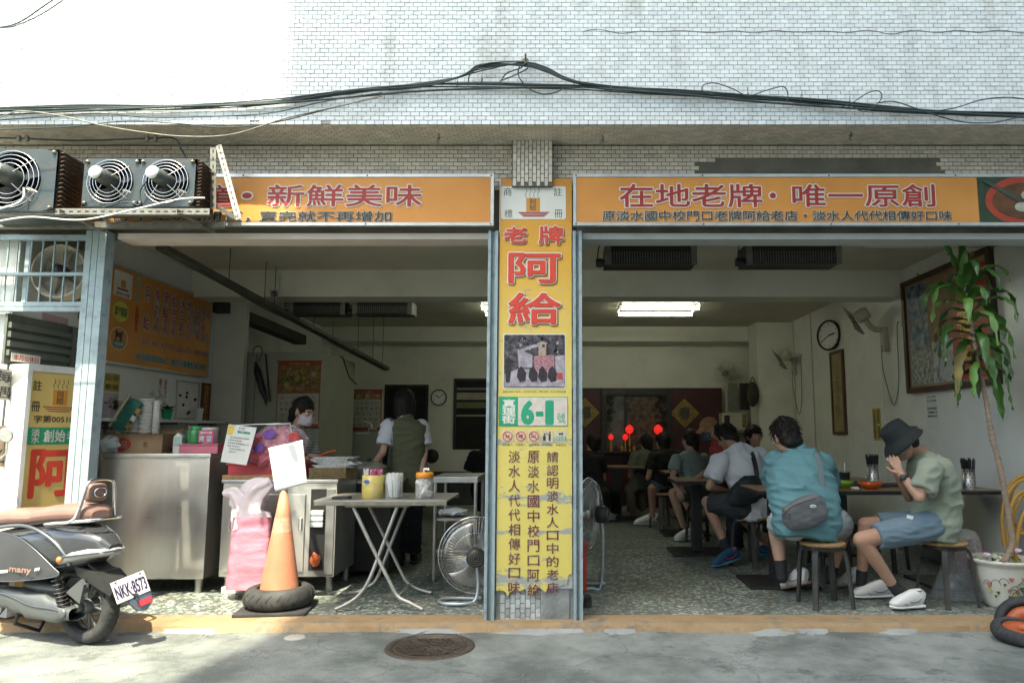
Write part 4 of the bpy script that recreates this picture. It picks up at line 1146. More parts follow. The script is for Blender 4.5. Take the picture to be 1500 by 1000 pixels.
# shelf on the left wall with its clutter
sf = thing('wall_shelf', 'long narrow white shelf along the left kitchen wall', 'shelf', tuple(wl(200, 620, XL)))
zs = wl(230, 614, XL + .2).z
ysh0, ysh1 = .85, 3.0
MB().box((XL + .002, ysh0, zs - .025), (XL + .26, ysh1, zs), .003).build('board', M['white_paint'], sf)
for y in (1.2, 2.0, 2.8): MB().box((XL + .0035, y, zs - .14), (XL + .02, y + .02, zs - .026)).box((XL + .0205, y, zs - .045), (XL + .2, y + .02, zs - .026)).build('bracket', M['galv'], sf)
def standY(px, X=XL + .13): return wl(px, 610, X).y
def onshelf(px): return V((XL + .13, standY(px), zs))
def pot(px, h, r, mat, label, nm='small_pot', leaf=0):
 c = onshelf(px)
 t = thing(nm, label, 'plant' if leaf else 'container', tuple(c))
 MB().lathe([(r * .75, 0), (r * .95, h * .9), (r, h * .92), (r, h), (r * .9, h), (r * .85, h * .8), (0, h * .78)], c, 16).build('pot' if leaf else 'body', M[mat] if isinstance(mat, str) else mat, t)
 if leaf:
  rg_ = random.Random(px)
  for i in range(leaf):
   a = rg_.uniform(0, 6.28); l = rg_.uniform(.07, .14); up = rg_.uniform(.3, 1)
   d = V((math.cos(a), math.sin(a), up)).normalized(); s_ = d.cross(EZ).normalized()
   p0 = c + V((0, 0, h * .8)); p1 = p0 + d * l * .5; p2 = p0 + d * l - V((0, 0, .02))
   MB().add([p0, p1 + s_ * .02, p2, p1 - s_ * .02], [(0, 1, 2, 3)]).build('leaf', M['leaf'], t)
M['leaf'] = pbr('leaf_green', (.055, .13, .022), .38, var=.35, vs=9, island=.3)
pot(200, .09, .05, 'white_paint', 'leafy plant in a white pot on the kitchen shelf, left one', 'potted_plant', 14)
pot(244, .10, .05, 'green_ink', 'leafy plant in a green pot beside the table fan on the shelf', 'potted_plant', 16)
pot(291, .13, .045, 'white_paint', 'plain white jug at the right end of the kitchen shelf', 'jug')
c = onshelf(228)
tf = thing('table_fan', 'small white table fan standing on the kitchen shelf', 'fan', tuple(c))
MB().lathe([(.06, 0), (.055, .02), (.015, .03), (.012, .12)], c, 16).build('base', M['white_paint'], tf)
fcn = c + V((0, 0, .2)); ax = V((.6, -.8, 0))
MB().lathe([(.03, -.05), (.035, .0), (0, .01)], fcn, 12, axis=ax).build('motor', M['white_paint'], tf)
q = ax.to_track_quat('Z', 'Y')
for i in range(3):
 a0 = i * 2.09
 MB().prism([fcn + q @ V((r_ * math.cos(a0 + t_), r_ * math.sin(a0 + t_), .02)) for r_, t_ in ((.015, 0), (.08, -.1), (.085, .7), (.015, 1.2))], (q @ V((0, 0, .003)))).build('blade', M['beige'], tf)
g = MB()
for rr in (.03, .06, .09): g.tube([fcn + q @ V((rr * math.cos(t), rr * math.sin(t), .045 - rr * .1)) for t in [2 * math.pi * k / 20 for k in range(20)]], .0018, 4, closed=True)
for k in range(12): g.tube([fcn + q @ V((.01 * math.cos(k * .52), .01 * math.sin(k * .52), .046)), fcn + q @ V((.092 * math.cos(k * .52), .092 * math.sin(k * .52), .03))], .0014, 4)
g.build('guard', M['chrome'], tf)
# ------------------------------------------------------------------ stainless counter
CYF = .76
def box_thing(name, label, cat, px0, px1, Y, z0, z1, dep, mat, bev=.004, part='body', zref=None):
 a, b = at(px0, 700, Y), at(px1, 700, Y)
 t = thing(name, label, cat, ((a.x + b.x) / 2, Y, z0))
 o = MB().box((a.x, Y, z0), (b.x, Y + dep, z1), bev).build(part, mat, t)
 return t, a.x, b.x
sc_zt = at(230, 664, CYF).z
ct, cx0, cx1 = box_thing('steel_counter', 'waist-high stainless steel counter beside the lightbox sign', 'counter', 147, 306, CYF, .16, sc_zt - .03, .62, M['steel'])
MB().box((cx0 - .01, CYF - .012, sc_zt - .029), (cx1 + .01, CYF + .63, sc_zt), .006).build('top', M['steel'], ct)
for x in (cx0 + .06, cx1 - .06):
 for y in (CYF + .06, CYF + .56): MB().lathe([(.03, .11), (.032, .09), (.026, .03), (.03, .0)][::-1], (x, y, .05), 14).build('leg', M['steel_dull'], ct)
MB().box((cx0 + .02, CYF - .002, sc_zt - .045), (cx1 - .02, CYF - .0005, sc_zt - .034)).build('trim_strip', M['steel_dull'], ct)
zc_ = sc_zt
def ontop(px, Y):
 p = at(px, 660, Y); return V((p.x, Y, zc_))
# things on the counter
c = ontop(213, .98)
cbx = thing('cardboard_box', 'open brown cardboard box with red oval print on the steel counter', 'box', tuple(c))
cbm = pbr('cardboard', (.30, .20, .115), .85, var=.12)
MB().box(c + V((-.27, -.12, 0)), c + V((.20, .16, .155)), .003).build('body', cbm, cbx)
k = c + V((-.135, -.122, .07)); MB().prism([k + V((.085 * math.cos(t), 0, .055 * math.sin(t))) for t in [2 * math.pi * i / 24 for i in range(24)]], (0, -.001, 0)).build('printed_oval', M['red_ink'], cbx)
k_ = MB(); text(k_, '家見', k + V((0, -.0025, 0)), EX, EZ, w=.12, h=.06); k_.build('lettering', cbm, cbx)
k_ = MB(); text(k_, '北', k + V((.20, -.0015, .0)), EX, EZ, w=.045); k_.build('lettering', M['black_ink'], cbx)
for s_ in (-1, 1): MB().obox(c + V((-.035, .02 + s_ * .17, .175)), V((.46, 0, 0)), V((0, .09, .03 * s_ if s_ > 0 else .0)), V((0, 0, .003))).build('flap', cbm, cbx)
def cupstack(px, Y, r, h, z, label, mat='white_paint'):
 c = ontop(px, Y); c.z = z
 t = thing('cup_stack', label, 'paper cups', tuple(c))
 n = max(6, int(h / .022))
 for i in range(n):
  z_ = h * i / n
  MB().lathe([(r * .86, z_), (r * .99, z_ + h / n * .55), (r * 1.04, z_ + h / n * .6), (r * 1.04, z_ + h / n * .8), (r * .8, z_ + h / n * .85)], c, 18).build('cup', M[mat], t)
cupstack(196, 1.05, .055, .25, zc_ + .156, 'stack of white paper cups leaning behind the green carton')
cupstack(212, 1.04, .062, .29, zc_ + .156, 'widest stack of white paper bowls on the cardboard box')
cupstack(226, 1.0, .028, .27, zc_ + .156, 'slim stack of small white cups beside the bowl stack')
c = ontop(183, .95) + V((0, 0, .2))
gb = thing('green_carton', 'green flat carton tilted against the cup stacks', 'carton', tuple(c))
u_ = V((.5, 0, .86)).normalized(); w_ = V((.86, 0, -.5)).normalized()
MB().obox(c + V((.0, .0, .1)), u_ * .28, w_ * .1, V((0, .03, 0)), .002).build('body', pbr('carton_green', (.03, .16, .13), .5, var=.15), gb)
MB().obox(c + V((-.03, -.001, .12)) - w_ * .038, u_ * .29, w_ * .022, V((0, .034, 0))).build('flap', pbr('cream_card', (.5, .46, .3), .6), gb)
for dz, m_ in ((.17, 'gold'), (.10, 'white_ink'), (.03, 'gold')):
 MB().obox(c + u_ * (dz - .08) + V((.045, -.016, .06)), u_ * .045, w_ * .035, V((0, .002, 0))).build('printed_mark', M[m_], gb)
c = ontop(163, .88)
def crumple(mb, c, sx, sy, sz, seed=0, n=18, amp=.25, f=9.):
 vs, fs = [], []
 m_ = n // 2
 for j in range(m_ + 1):
  ph = math.pi * j / m_
  for k in range(n):
   t = 2 * math.pi * k / n
   d = V((math.sin(ph) * math.cos(t), math.sin(ph) * math.sin(t), -math.cos(ph)))
   q = d * (1 + amp * noise.noise((d.x * f * .3 + seed, d.y * f * .3, d.z * f * .3)) + amp * .6 * noise.noise((d.x * f + seed, d.y * f, d.z * f)))
   vs.append(V(c) + V((q.x * sx, q.y * sy, max(-1, q.z) * sz)))
 for j in range(m_):
  for k in range(n): fs.append((j * n + k, j * n + (k + 1) % n, (j + 1) * n + (k + 1) % n, (j + 1) * n + k))
 mb.add(vs, fs, False)
 return mb
M['bag_white'] = pbr('white_bag', (.60, .66, .66), .35, var=.1, alpha=.92)
crumple(MB(), c + V((0, 0, .075)), .085, .07, .075, 1, 26).build('plastic_bag', M['bag_white'], None, 'crumpled white plastic bag at the left end of the steel counter', 'bag')
c = ontop(262, .96)
crumple(MB(), c + V((-.07, .1, .06)), .16, .09, .06, 5, 30).build('plastic_bag', pbr('red_clear_bag', (.28, .10, .11), .3, var=.5, vs=16), None, 'heap of clear and reddish bags behind the pale carton', 'bag')
c = ontop(262, .84)
t = thing('milk_carton', 'pale green and white carton at the right of the steel counter', 'carton', tuple(c))
MB().box(c + V((-.035, -.03, 0)), c + V((.035, .03, .055)), .002).build('lower_body', M['white_paint'], t)
MB().box(c + V((-.035, -.03, .0555)), c + V((.035, .03, .13)), .002).build('upper_body', pbr('mint_print', (.38, .56, .50), .5), t)
MB().prism([c + V((-.035, -.03, .1305)), c + V((.035, -.03, .1305)), c + V((.0, -.03, .16))], (0, .06, 0)).build('gable', M['mintw'] if 'mintw' in M else M['white_paint'], t)
# pink tray with tubs
c = ontop(297, .82)
pk = pbr('pink_plastic', (.55, .16, .22), .4, var=.08)
t = thing('pink_tray', 'pink plastic tray standing on the end of the steel counter', 'tray', tuple(c))
MB().box(c + V((-.16, -.06, 0)), c + V((.145, .14, .065)), .006).build('body', pk, t)
MB().box(c + V((-.17, -.07, .0655)), c + V((.155, .15, .075)), .004).build('rim', pk, t)
k = c + V((-.06, 0, .076))
t = thing('green_jar', 'clear green round jar in the pink tray', 'jar', tuple(k))
MB().lathe([(.045, 0), (.055, .01), (.055, .10), (.045, .115)], k, 20).build('body', pbr('green_plastic', (.03, .24, .07), .2, var=.2, coat=.4), t)
MB().lathe([(.047, .1155), (.047, .135), (.04, .14), (0, .14)], k, 20).build('lid', pbr('green_lid', (.05, .3, .12), .3), t)
k = c + V((.055, -.01, .076))
t = thing('pink_tub', 'pink and white tub of seasoning in the tray', 'tub', tuple(k))
MB().lathe([(.05, 0), (.058, .005), (.062, .11), (.065, .112), (.065, .122), (.05, .13), (0, .13)], k, 22).build('body', pbr('tub_white', (.6, .56, .55), .4), t)
MB().box(k + V((-.058, -.064, .01)), k + V((.058, -.0595, .105))).build('printed_label', pbr('label_pink', (.55, .08, .2), .5, var=.2, vs=30), t)
k_ = MB(); text(k_, '美味大廚', k + V((0, -.0655, .088)), EX, EZ, w=.09, h=.018, bold=.03); k_.build('lettering', M['white_ink'], t)
for dx in (-.03, .025): MB().box(k + V((dx - .018, -.0665, .02)), k + V((dx + .018, -.065, .062))).build('label_picture', pbr('label_pic', (.3, .42, .45), .5, var=.5, vs=60), t)
k = c + V((-.13, .03, 0));
t = thing('sauce_bottle', 'dark green bottle with red cap beside the green jar', 'bottle', tuple(k + V((0, 0, .076))))
MB().lathe([(.022, 0), (.024, .09), (.011, .11), (.011, .125)], k + V((0, 0, .076)), 12).build('body', pbr('bottle_green', (.03, .09, .04), .2), t)
MB().lathe([(.013, 0), (.013, .015), (0, .016)], k + V((0, 0, .202)), 12).build('cap', M['red_ink2'], t)
# ------------------------------------------------------------------ second cabinet (serving cart) with pink bags
c2t, c2a, c2b = box_thing('steel_cabinet', 'pink-lit stainless serving cabinet with hinged doors behind the traffic cone', 'cabinet', 328, 494, .80, .17, .885, .55, M['steel'])
ztop2 = .915
MB().box((c2a - .012, .785, .886), (c2b + .012, 1.36, ztop2), .008).build('top', M['steel_dull'], c2t)
for x in (c2a + .05, c2b - .05):
 for y in (.85, 1.3): MB().lathe([(.022, 0), (.026, .03), (.022, .08), (.03, .12)], (x, y, .05), 14).build('leg', M['steel_dull'], c2t)
MB().box((c2a + .03, .786, .21), (c2b - .24, .799, .80), .003).build('door', M['steel'], c2t)
MB().box((c2b - .075, .785, .19), (c2b - .01, .799, .84), .003).build('corner_strip', M['steel_dull'], c2t)
MB().box((c2b - .2, .795, .22), (c2b - .08, .7995, .84)).build('opening', M['black'], c2t)
hdl = MB().box((c2b - .28, .770, .52), (c2b - .255, .7855, .62), .005); hdl.build('handle', M['chrome'], c2t)
for z, m_, lbl in ((.60, 'bag_white', 'folded white cloths on the upper ledge of the serving cabinet'), (.30, None, 'orange-red packet at the bottom of the cabinet opening')):
 cc = V((c2b - .14, .775, z))
 mm = M['bag_white'] if m_ else pbr('orange_packet', (.5, .12, .04), .5, var=.4, vs=30)
 mb = MB()
 if m_:
  for i in range(3): mb.box(cc + V((-.05, -.012, -.05 + i * .045)), cc + V((.05, .018, -.012 + i * .045)), .01)
 else: crumple(mb, cc, .04, .016, .05, 3, 16)
 mb.build('cloth_stack' if m_ else 'food_packet', mm, None, lbl, 'cloth' if m_ else 'packet')
t = thing('red_crate', 'translucent red plastic crate on top of the serving cabinet', 'crate', (c2a + .32, .95, ztop2))
rp_ = pbr('red_translucent', (.62, .07, .09), .35, var=.1, alpha=.95)
MB().box((c2a + .01, .84, ztop2 + .001), (c2b - .30, 1.14, ztop2 + .11), .006).build('body', rp_, t)
MB().box((c2a, .83, ztop2 + .1105), (c2b - .29, 1.15, ztop2 + .125), .004).build('rim', rp_, t)
MB().box((c2a - .005, .78, ztop2 + .0005), (c2b - .3, .835, ztop2 + .035), .003).build('wooden_ledge', M['wood_top'], t)
# bunch of pink bags in clear wrap
pb_ = thing('bag_bunch', 'bulging clear wrapped bunch of pink carrier bags behind the notice', 'bags', tuple(at(400, 690, .84)))
pkb = pbr('pink_bag', (.60, .16, .22), .35, var=.35, vs=9, bump=.006, bs=18)
cc = at(404, 655, .86)
crumple(MB(), cc + V((0, 0, -.02)), .20, .10, .17, 11, 60, .22, 12).build('bag_pile', pkb, pb_)
crumple(MB(), cc + V((.03, .02, .02)), .215, .12, .17, 17, 50, .14, 9).build('clear_wrap', pbr('clear_film', (.75, .68, .72), .12, alpha=.22, var=.1, bump=.008, bs=16), pb_)
for x, y, s_, mm in ((393, 637, .05, 'purple'), (378, 657, .045, 'purple'), (429, 640, .04, 'red')):
 p = at(x, y, .745)
 MB().prism([p + V((a * s_, noise.noise((a, b, x)) * .01, b * s_)) for a, b in ((-1, .1), (-.3, .8), (.7, 1), (1.2, .2), (.4, -.7), (-.5, -.6))], (0, .004, 0)).build('printed_patch', pbr('print_' + mm, (.14, .05, .3) if mm == 'purple' else (.6, .06, .06), .4, var=.3, vs=30), pb_)
MB().tube(pxs([(338, 623), (380, 621), (425, 620), (428, 640)], .76), .004, 6).build('wire_frame', M['chrome'], pb_)
# printed notice leaning in front
nt_ = thing('paper_notice', 'white laminated ordering notice leaning on the pink bags', 'notice', tuple(at(350, 680, .70)))
q4 = [at(335, 621, .70), at(376, 626, .70), at(361, 681, .66), at(323, 676, .66)]
nn_ = (q4[1] - q4[0]).cross(q4[2] - q4[1]).normalized()
if nn_.y > 0: nn_ = -nn_
MB().prism(q4, -nn_ * .003).build('sheet', M['paper'], nt_)
un, vn = (q4[1] - q4[0]).normalized(), (q4[0] - q4[3]).normalized()
def nq(a, b): return (q4[0] * (1 - a) + q4[1] * a) * (1 - b) + (q4[3] * (1 - a) + q4[2] * a) * b + nn_ * .0015
MB().prism([nq(.02, .02), nq(.22, .02), nq(.22, .26), nq(.02, .26)], nn_ * .001).build('yellow_tag', pbr('tag_yellow', (.7, .5, .08), .6), nt_)
k = MB(); text(k, '訂位', nq(.5, .07), un, vn, w=.05, h=.018); k.build('lettering', M['black_ink'], nt_)
k = MB(); text(k, '電話訂購專線', nq(.6, .17), un, vn, w=.10, h=.018, bold=.03); k.build('lettering', M['green_ink'], nt_)
k = MB(); text(k, '▲\n注\n意', nq(.12, .14), un, vn, w=.02, h=.055); k.build('lettering', M['red_ink2'], nt_)
for i, s_ in enumerate(('請先填寫點菜單交給櫃檯', '上面資料請填完整', '疫情期間 請量體溫後入內', '感謝 您的配合', '外帶請告知服務人員', '謝謝合作')):
 k = MB(); text(k, s_, nq(.5 if len(s_) > 8 else .35, .33 + i * .075), un, vn, w=.016 * len(s_) * .85, h=.012); k.build('lettering', M['black_ink'], nt_)
# basket of newspapers
nb = thing('newspaper_basket', 'wicker basket piled with folded newspapers on the cabinet end', 'basket', tuple(at(478, 695, .9)))
a = at(452, 698, .84); b = at(505, 698, .84)
wk = pbr('wicker', (.22, .16, .08), .8, var=.3, vs=40, bump=.004, bs=60)
MB().box((a.x, .86, ztop2 + .001), (b.x, 1.2, ztop2 + .085), .004).build('body', wk, nb)
for i in range(5): MB().tube([(a.x - .004, .856, ztop2 + .012 + i * .017), (b.x + .004, .856, ztop2 + .012 + i * .017)], .006, 6).build('weave_strand', wk, nb)
np_ = thing('newspaper_stack', 'loose stack of folded newspapers lying on the wicker basket', 'newspapers', tuple(at(490, 670, .95)))
pm_ = pbr('newsprint', (.45, .46, .45), .8, var=.25, vs=60, stain=(.2, .2, .2), sa=.6, ss=50)
rg = random.Random(8)
x = at(495, 680, .95).x
for i in range(11):
 z = ztop2 + .087 + i * .0075
 dx, dr = rg.uniform(-.035, .035) - .0 + i * -.002, rg.uniform(-.12, .12)
 MB().obox(V((x + dx, 1.0, z + .0035)), V((.30, .30 * dr, .0)), V((-.24 * dr, .24, 0)), V((0, 0, .0065)), .002).build('newspaper', pm_, np_)
# ------------------------------------------------------------------ pink sack in front of the cabinet
ps = thing('pink_sack', 'tall pink plastic sack with knotted ears against the cabinet', 'sack', tuple(at(365, 865, .62)))
sk = pbr('pink_sack_plastic', (.60, .23, .30), .3, var=.22, vs=4, bump=.010, bs=8, stretch=(1, 1, 2))
def sackfn(px0t, px1t, pyt, px0b, px1b, pyb):
 def fn(u, v):
  a = 2 * math.pi * u
  l = px0b + (px0t - px0b) * v; r = px1b + (px1t - px1b) * v
  py = pyb + (pyt - pyb) * v
  c, s_ = math.cos(a), math.sin(a)
  ex = abs(c) ** .45 * (1 if c > 0 else -1); ey = abs(s_) ** .6 * (1 if s_ > 0 else -1)
  px = (l + r) / 2 + (r - l) / 2 * ex
  p = at(px, py, .60 + .10 * ey)
  d = .005 * noise.noise((a * .9, v * 12, 1)) + .009 * noise.noise((a * 4, v * 5, 7))
  return p + V((d * c * .5, d * -1 if s_ < 0 else d, 0))
 return fn
MB().grid(sackfn(341, 398, 757, 330, 395, 864), 40, 40).build('body', sk, ps)
sw = pbr('white_sack_plastic', (.70, .60, .62), .35, var=.08, bump=.01, bs=12)
def earfn(pts, rs):
 sp = spline(pxs(pts, .57), 6)
 def fn(u, v):
  i = min(int(v * (len(sp) - 1)), len(sp) - 2); t = v * (len(sp) - 1) - i
  p = sp[i].lerp(sp[i + 1], t)
  k = v * (len(rs) - 1); j = min(int(k), len(rs) - 2); r_ = rs[j] + (rs[j + 1] - rs[j]) * (k - j)
  a = 2 * math.pi * u
  w = r_ * (1 + .35 * noise.noise((a * 1.5, v * 6, 3)) + .2 * math.sin(a * 5 + v * 3))
  dv = (sp[i + 1] - sp[i]).normalized(); n_ = dv.cross(V((0, 1, 0))).normalized()
  return p + n_ * w * math.cos(a) + V((0, 1, 0)) * w * .4 * math.sin(a)
 return fn
MB().grid(earfn([(368, 770), (365, 745), (375, 720), (393, 708), (398, 705)], [.15, .11, .08, .05, .02]), 26, 24).build('ear', sw, ps)
MB().grid(earfn([(362, 750), (352, 733), (340, 722), (326, 722)], [.09, .07, .045, .012]), 22, 18).build('ear', sw, ps)
t = MB().box(at(328, 868, .45) , at(352, 860, .60));
blk = MB(); p = fl(352, 870); blk.box((p.x - .16, p.y + .02, .05), (p.x + .12, p.y + .16, .10), .01).build('white_block', M['white_paint'], None, 'low white foam block under the pink sack', 'block')
# ------------------------------------------------------------------ traffic cone in a scooter tyre
tc0 = fl(428, 878)
tcx, tcy = tc0.x, .30
ty = thing('old_tyre', 'worn black scooter tyre lying flat as a weight under the cone', 'tyre', (tcx, tcy, .05))
def tyre_prof(R1, w, r_in):
 p = []
 for k in range(13):
  t = -math.pi / 2 + math.pi * k / 12
  p.append((R1 - .055 + .055 * math.cos(t), w / 2 + (w / 2) * math.sin(t)))
 return [(r_in, .0)] + p + [(r_in, w), (r_in - .006, w - .02), (r_in + .02, w * .75), (r_in + .03, w / 2), (r_in + .02, w * .25), (r_in - .006, .02), (r_in, 0)]
MB().lathe(tyre_prof(.24, .135, .155), (tcx, tcy, .07), 48).build('tyre_body', M['rubber'], ty)
g = MB()
for i in range(22):
 a = 2 * math.pi * i / 22
 for s_ in (0, 1):
  pts = []
  for k in range(4):
   t = (.1 + k * .22) * (1 if s_ else -1) ; aa = a + k * .05 + s_ * .14
   rr = .24 - .055 + .0565 * math.cos(t)
   pts.append((tcx + rr * math.cos(aa), tcy + rr * math.sin(aa), .07 + .0675 + .0675 * math.sin(t)))
  g.tube(pts, .0022, 4)
g.build('tread_groove', M['black'], ty, kind='stuff')
MB().obox(V((tcx - .0, tcy - .03, .061)), V((.48, .05, 0)), V((-.05, .42, 0)), V((0, 0, .018)), .004).build('base_board', M['rubber'], None, 'thin dark rubber pad under the flat tyre', 'mat')
cn = thing('traffic_cone', 'faded orange traffic cone with a worn white band standing in the tyre', 'traffic cone', (tcx, tcy, .09))
coneM = pbr('faded_orange_plastic', (.52, .20, .11), .55, var=.12, vs=5, stain=(.62, .35, .25), sa=.4, ss=7)
z0, z1 = .09, at(428, 716, tcy).z
r0, r1 = .148, .022
def cr(z): return r0 + (r1 - r0) * (z - z0) / (z1 - z0)
zb1, zb2 = at(428, 778, tcy).z, at(428, 757, tcy).z
MB().lathe([(cr(z0), z0), (cr(zb1), zb1)], (tcx, tcy, 0), 40).build('body', coneM, cn)
MB().lathe([(cr(zb1) + .001, zb1), (cr(zb2) + .001, zb2)], (tcx, tcy, 0), 40).build('white_band', pbr('peeling_band', (.50, .30, .20), .6, var=.2, vs=20, stain=(.55, .17, .08), sa=.9, ss=18), cn)
MB().lathe([(cr(zb2), zb2), (cr(z1), z1), (0, z1 + .002)], (tcx, tcy, 0), 40).build('tip', coneM, cn)
MB().lathe([(.155, .0), (.158, .006), (.15, .01), (.148, .012)], (tcx, tcy, z0 - .012), 40).build('foot_ring', coneM, cn)
cs = thing('card_sign', 'blank white sheet taped to a stick on the traffic cone', 'sign', (tcx, tcy, z1))
MB().tube([(tcx, tcy, z1 - .06), (tcx + .005, tcy - .01, z1 + .1)], .022, 12).build('tape_roll', pbr('packing_tape', (.45, .42, .36), .4, var=.3, vs=30, bump=.004), cs)
q4 = [at(393, 656, tcy - .05), at(443, 644, tcy - .05), at(450, 708, tcy - .03), at(403, 720, tcy - .03)]
def shf(u, v):
 p = (q4[0] * (1 - u) + q4[1] * u) * (1 - v) + (q4[3] * (1 - u) + q4[2] * u) * v
 return p + V((0, .008 * math.sin(u * 3.1) + .002 * math.sin(v * 3 + u * 2), 0))
MB().grid(shf, 14, 14).build('sheet', pbr('white_sheet', (.68, .70, .68), .5, var=.03), cs, solid=.0025)
MB().tube([(tcx + .005, tcy - .01, z1 + .05), (tcx + .0, tcy - .02, z1 + .3)], .008, 8).build('stick', M['wood_top'], cs)
# ------------------------------------------------------------------ folding table and what stands on it
FTZ = .80
ft = thing('folding_table', 'steel-topped folding table with crossed tubular legs in the kitchen bay', 'table', (-1.3, .6, .05))
fx0, fx1, fy0, fy1 = at(459, 735, .3).x, at(655, 735, .3).x, .30, .93
MB().box((fx0, fy0, FTZ - .012), (fx1, fy1, FTZ), .005).build('tabletop', pbr('worn_steel_top', (.36, .35, .31), .38, metal=.6, var=.15, stain=(.2, .18, .14), sa=.5, ss=5), ft)
MB().box((fx0 + .004, fy0 - .004, FTZ - .038), (fx1 - .004, fy0 + .012, FTZ - .0125), .004).build('edge_rail', M['galv'], ft)
MB().box((fx0 + .004, fy1 - .012, FTZ - .038), (fx1 - .004, fy1, FTZ - .0125), .004).build('edge_rail', M['galv'], ft)
MB().box((fx0 + .2, fy0 + .1, FTZ - .06), (fx1 - .3, fy1 - .1, FTZ - .0385)).build('under_frame', M['beige'], ft)
tl = pbr('tube_paint', (.36, .36, .33), .4, metal=.5, var=.2, stain=(.15, .13, .1), sa=.5, ss=14)
for nm_, pts in (('front_a', [(518, 743, .34), (540, 790, .31), (570, 850, .27), (583, 873, .25), (600, 882, .22), (619, 892, .2)]), ('front_b', [(582, 742, .34), (560, 800, .31), (540, 850, .27), (525, 872, .25), (510, 883, .22), (491, 891, .2)]),
                 ('rear_a', [(541, 742, .85), (565, 790, .8), (590, 842, .76), (600, 855, .75), (615, 863, .74), (632, 871, .72)]), ('rear_b', [(594, 742, .85), (575, 790, .8), (553, 845, .76), (540, 858, .75), (525, 866, .74), (511, 872, .72)])):
 P = pxs(pts, .3)
 P[-1].z = .066;
 if P[-2].z < .07: P[-2].z = .075
 MB().tube(spline(P, 5), .0135, 10).build('leg', tl, ft)
for a, b in (((583, 873, .25), (600, 855, .75)),): MB().tube(pxs([a, b], 0), .009, 8).build('stretcher', tl, ft)
def ont(px, Y): p = at(px, 728, Y); return V((p.x, Y, FTZ))
k = ont(546.5, .48)
t = thing('straw_tin', 'yellow tin full of pink and white wrapped straws on the folding table', 'tin', tuple(k))
MB().lathe([(.08, 0), (.083, .004), (.083, .168), (.078, .17), (.076, .16), (.074, .02)], k, 26).build('body', pbr('yellow_tin', (.52, .42, .12), .4, var=.15, stain=(.4, .38, .3), sa=.6, ss=8), t)
MB().lathe([(.0835, .0), (.0835, .012)], k + V((0, 0, .1)), 26).build('label_band', pbr('label_cream', (.55, .45, .2), .4, var=.3, vs=30), t)
MB().prism([k + V((-.03 + .022 * math.cos(q), -.0845, .125 + .013 * math.sin(q))) for q in [2 * math.pi * i / 16 for i in range(16)]], (0, -.001, 0)).build('label_badge', pbr('badge_blue', (.04, .12, .4), .4), t)
rg = random.Random(2)
for i in range(60):
 a, r_ = rg.uniform(0, 6.28), .066 * math.sqrt(rg.random())
 x, y = r_ * math.cos(a), r_ * math.sin(a)
 pass
pstraw = pbr('pink_straw', (.62, .12, .26), .4)
for i in range(70):
 a, r_ = rg.uniform(0, 6.28), .068 * math.sqrt(rg.random())
 x, y = r_ * math.cos(a), r_ * math.sin(a)
 MB().tube([k + V((x * .9, y * .9, .1)), k + V((x * 1.1, y * 1.1, .205 + rg.uniform(-.012, .012)))], .0048, 5).build('straw', pstraw if (x > -.01 and rg.random() < .85) or rg.random() < .12 else M['white_paint'], t)
k = ont(577, .44)
clr = pbr('clear_plastic', (.78, .80, .78), .08, alpha=.22, var=0, spec=.8)
t = thing('straw_cup', 'clear plastic beaker of pale straws between tin and jar', 'cup', tuple(k))
MB().lathe([(.058, 0), (.062, .004), (.067, .185), (.064, .185), (.059, .01), (0, .008)], k, 24).build('beaker', clr, t)
ws = pbr('pale_straw', (.66, .70, .70), .4)
for i in range(34):
 a, r_ = rg.uniform(0, 6.28), .05 * math.sqrt(rg.random())
 x, y = r_ * math.cos(a), r_ * math.sin(a)
 MB().tube([k + V((x * .7, y * .7, .012)), k + V((x * 1.1 - .005, y * 1.05, .17 + rg.uniform(-.01, .02)))], .005, 5).build('straw', ws, t)
k = ont(621.5, .44)
t = thing('spoon_jar', 'clear jar of plastic spoons with an orange screw lid', 'jar', tuple(k))
MB().lathe([(.06, 0), (.068, .006), (.068, .13), (.06, .15), (.056, .152), (.062, .13), (.063, .01), (0, .008)], k, 26).build('glass', clr, t)
MB().lathe([(.064, .1525), (.066, .155), (.066, .185), (.055, .192), (0, .192)], k, 26).build('lid', pbr('orange_lid', (.70, .26, .02), .4), t)
MB().tube([k + V((-.005, 0, .19)), k + V((-.005, 0, .215)), k + V((.03, -.01, .215)), k + V((.03, -.01, .205))], .009, 8).build('lid_handle', M['white_paint'], t)
for i in range(26):
 a, r_ = rg.uniform(0, 6.28), .04 * math.sqrt(rg.random())
 p = k + V((r_ * math.cos(a), r_ * math.sin(a), rg.uniform(.02, .12)))
 d = V((rg.uniform(-1, 1), rg.uniform(-1, 1), rg.uniform(-.6, .6))).normalized()
 MB().obox(p, d * .05, d.orthogonal().normalized() * .026, d.cross(d.orthogonal()).normalized() * .006, .002).build('spoon', M['white_paint'], t)
p = ont(500, .42)
MB().box(p + V((-.06, -.04, .0005)), p + V((.065, .05, .015)), .004).build('shallow_tray', M['black'], None, 'small black tray at the left end of the folding table', 'tray')
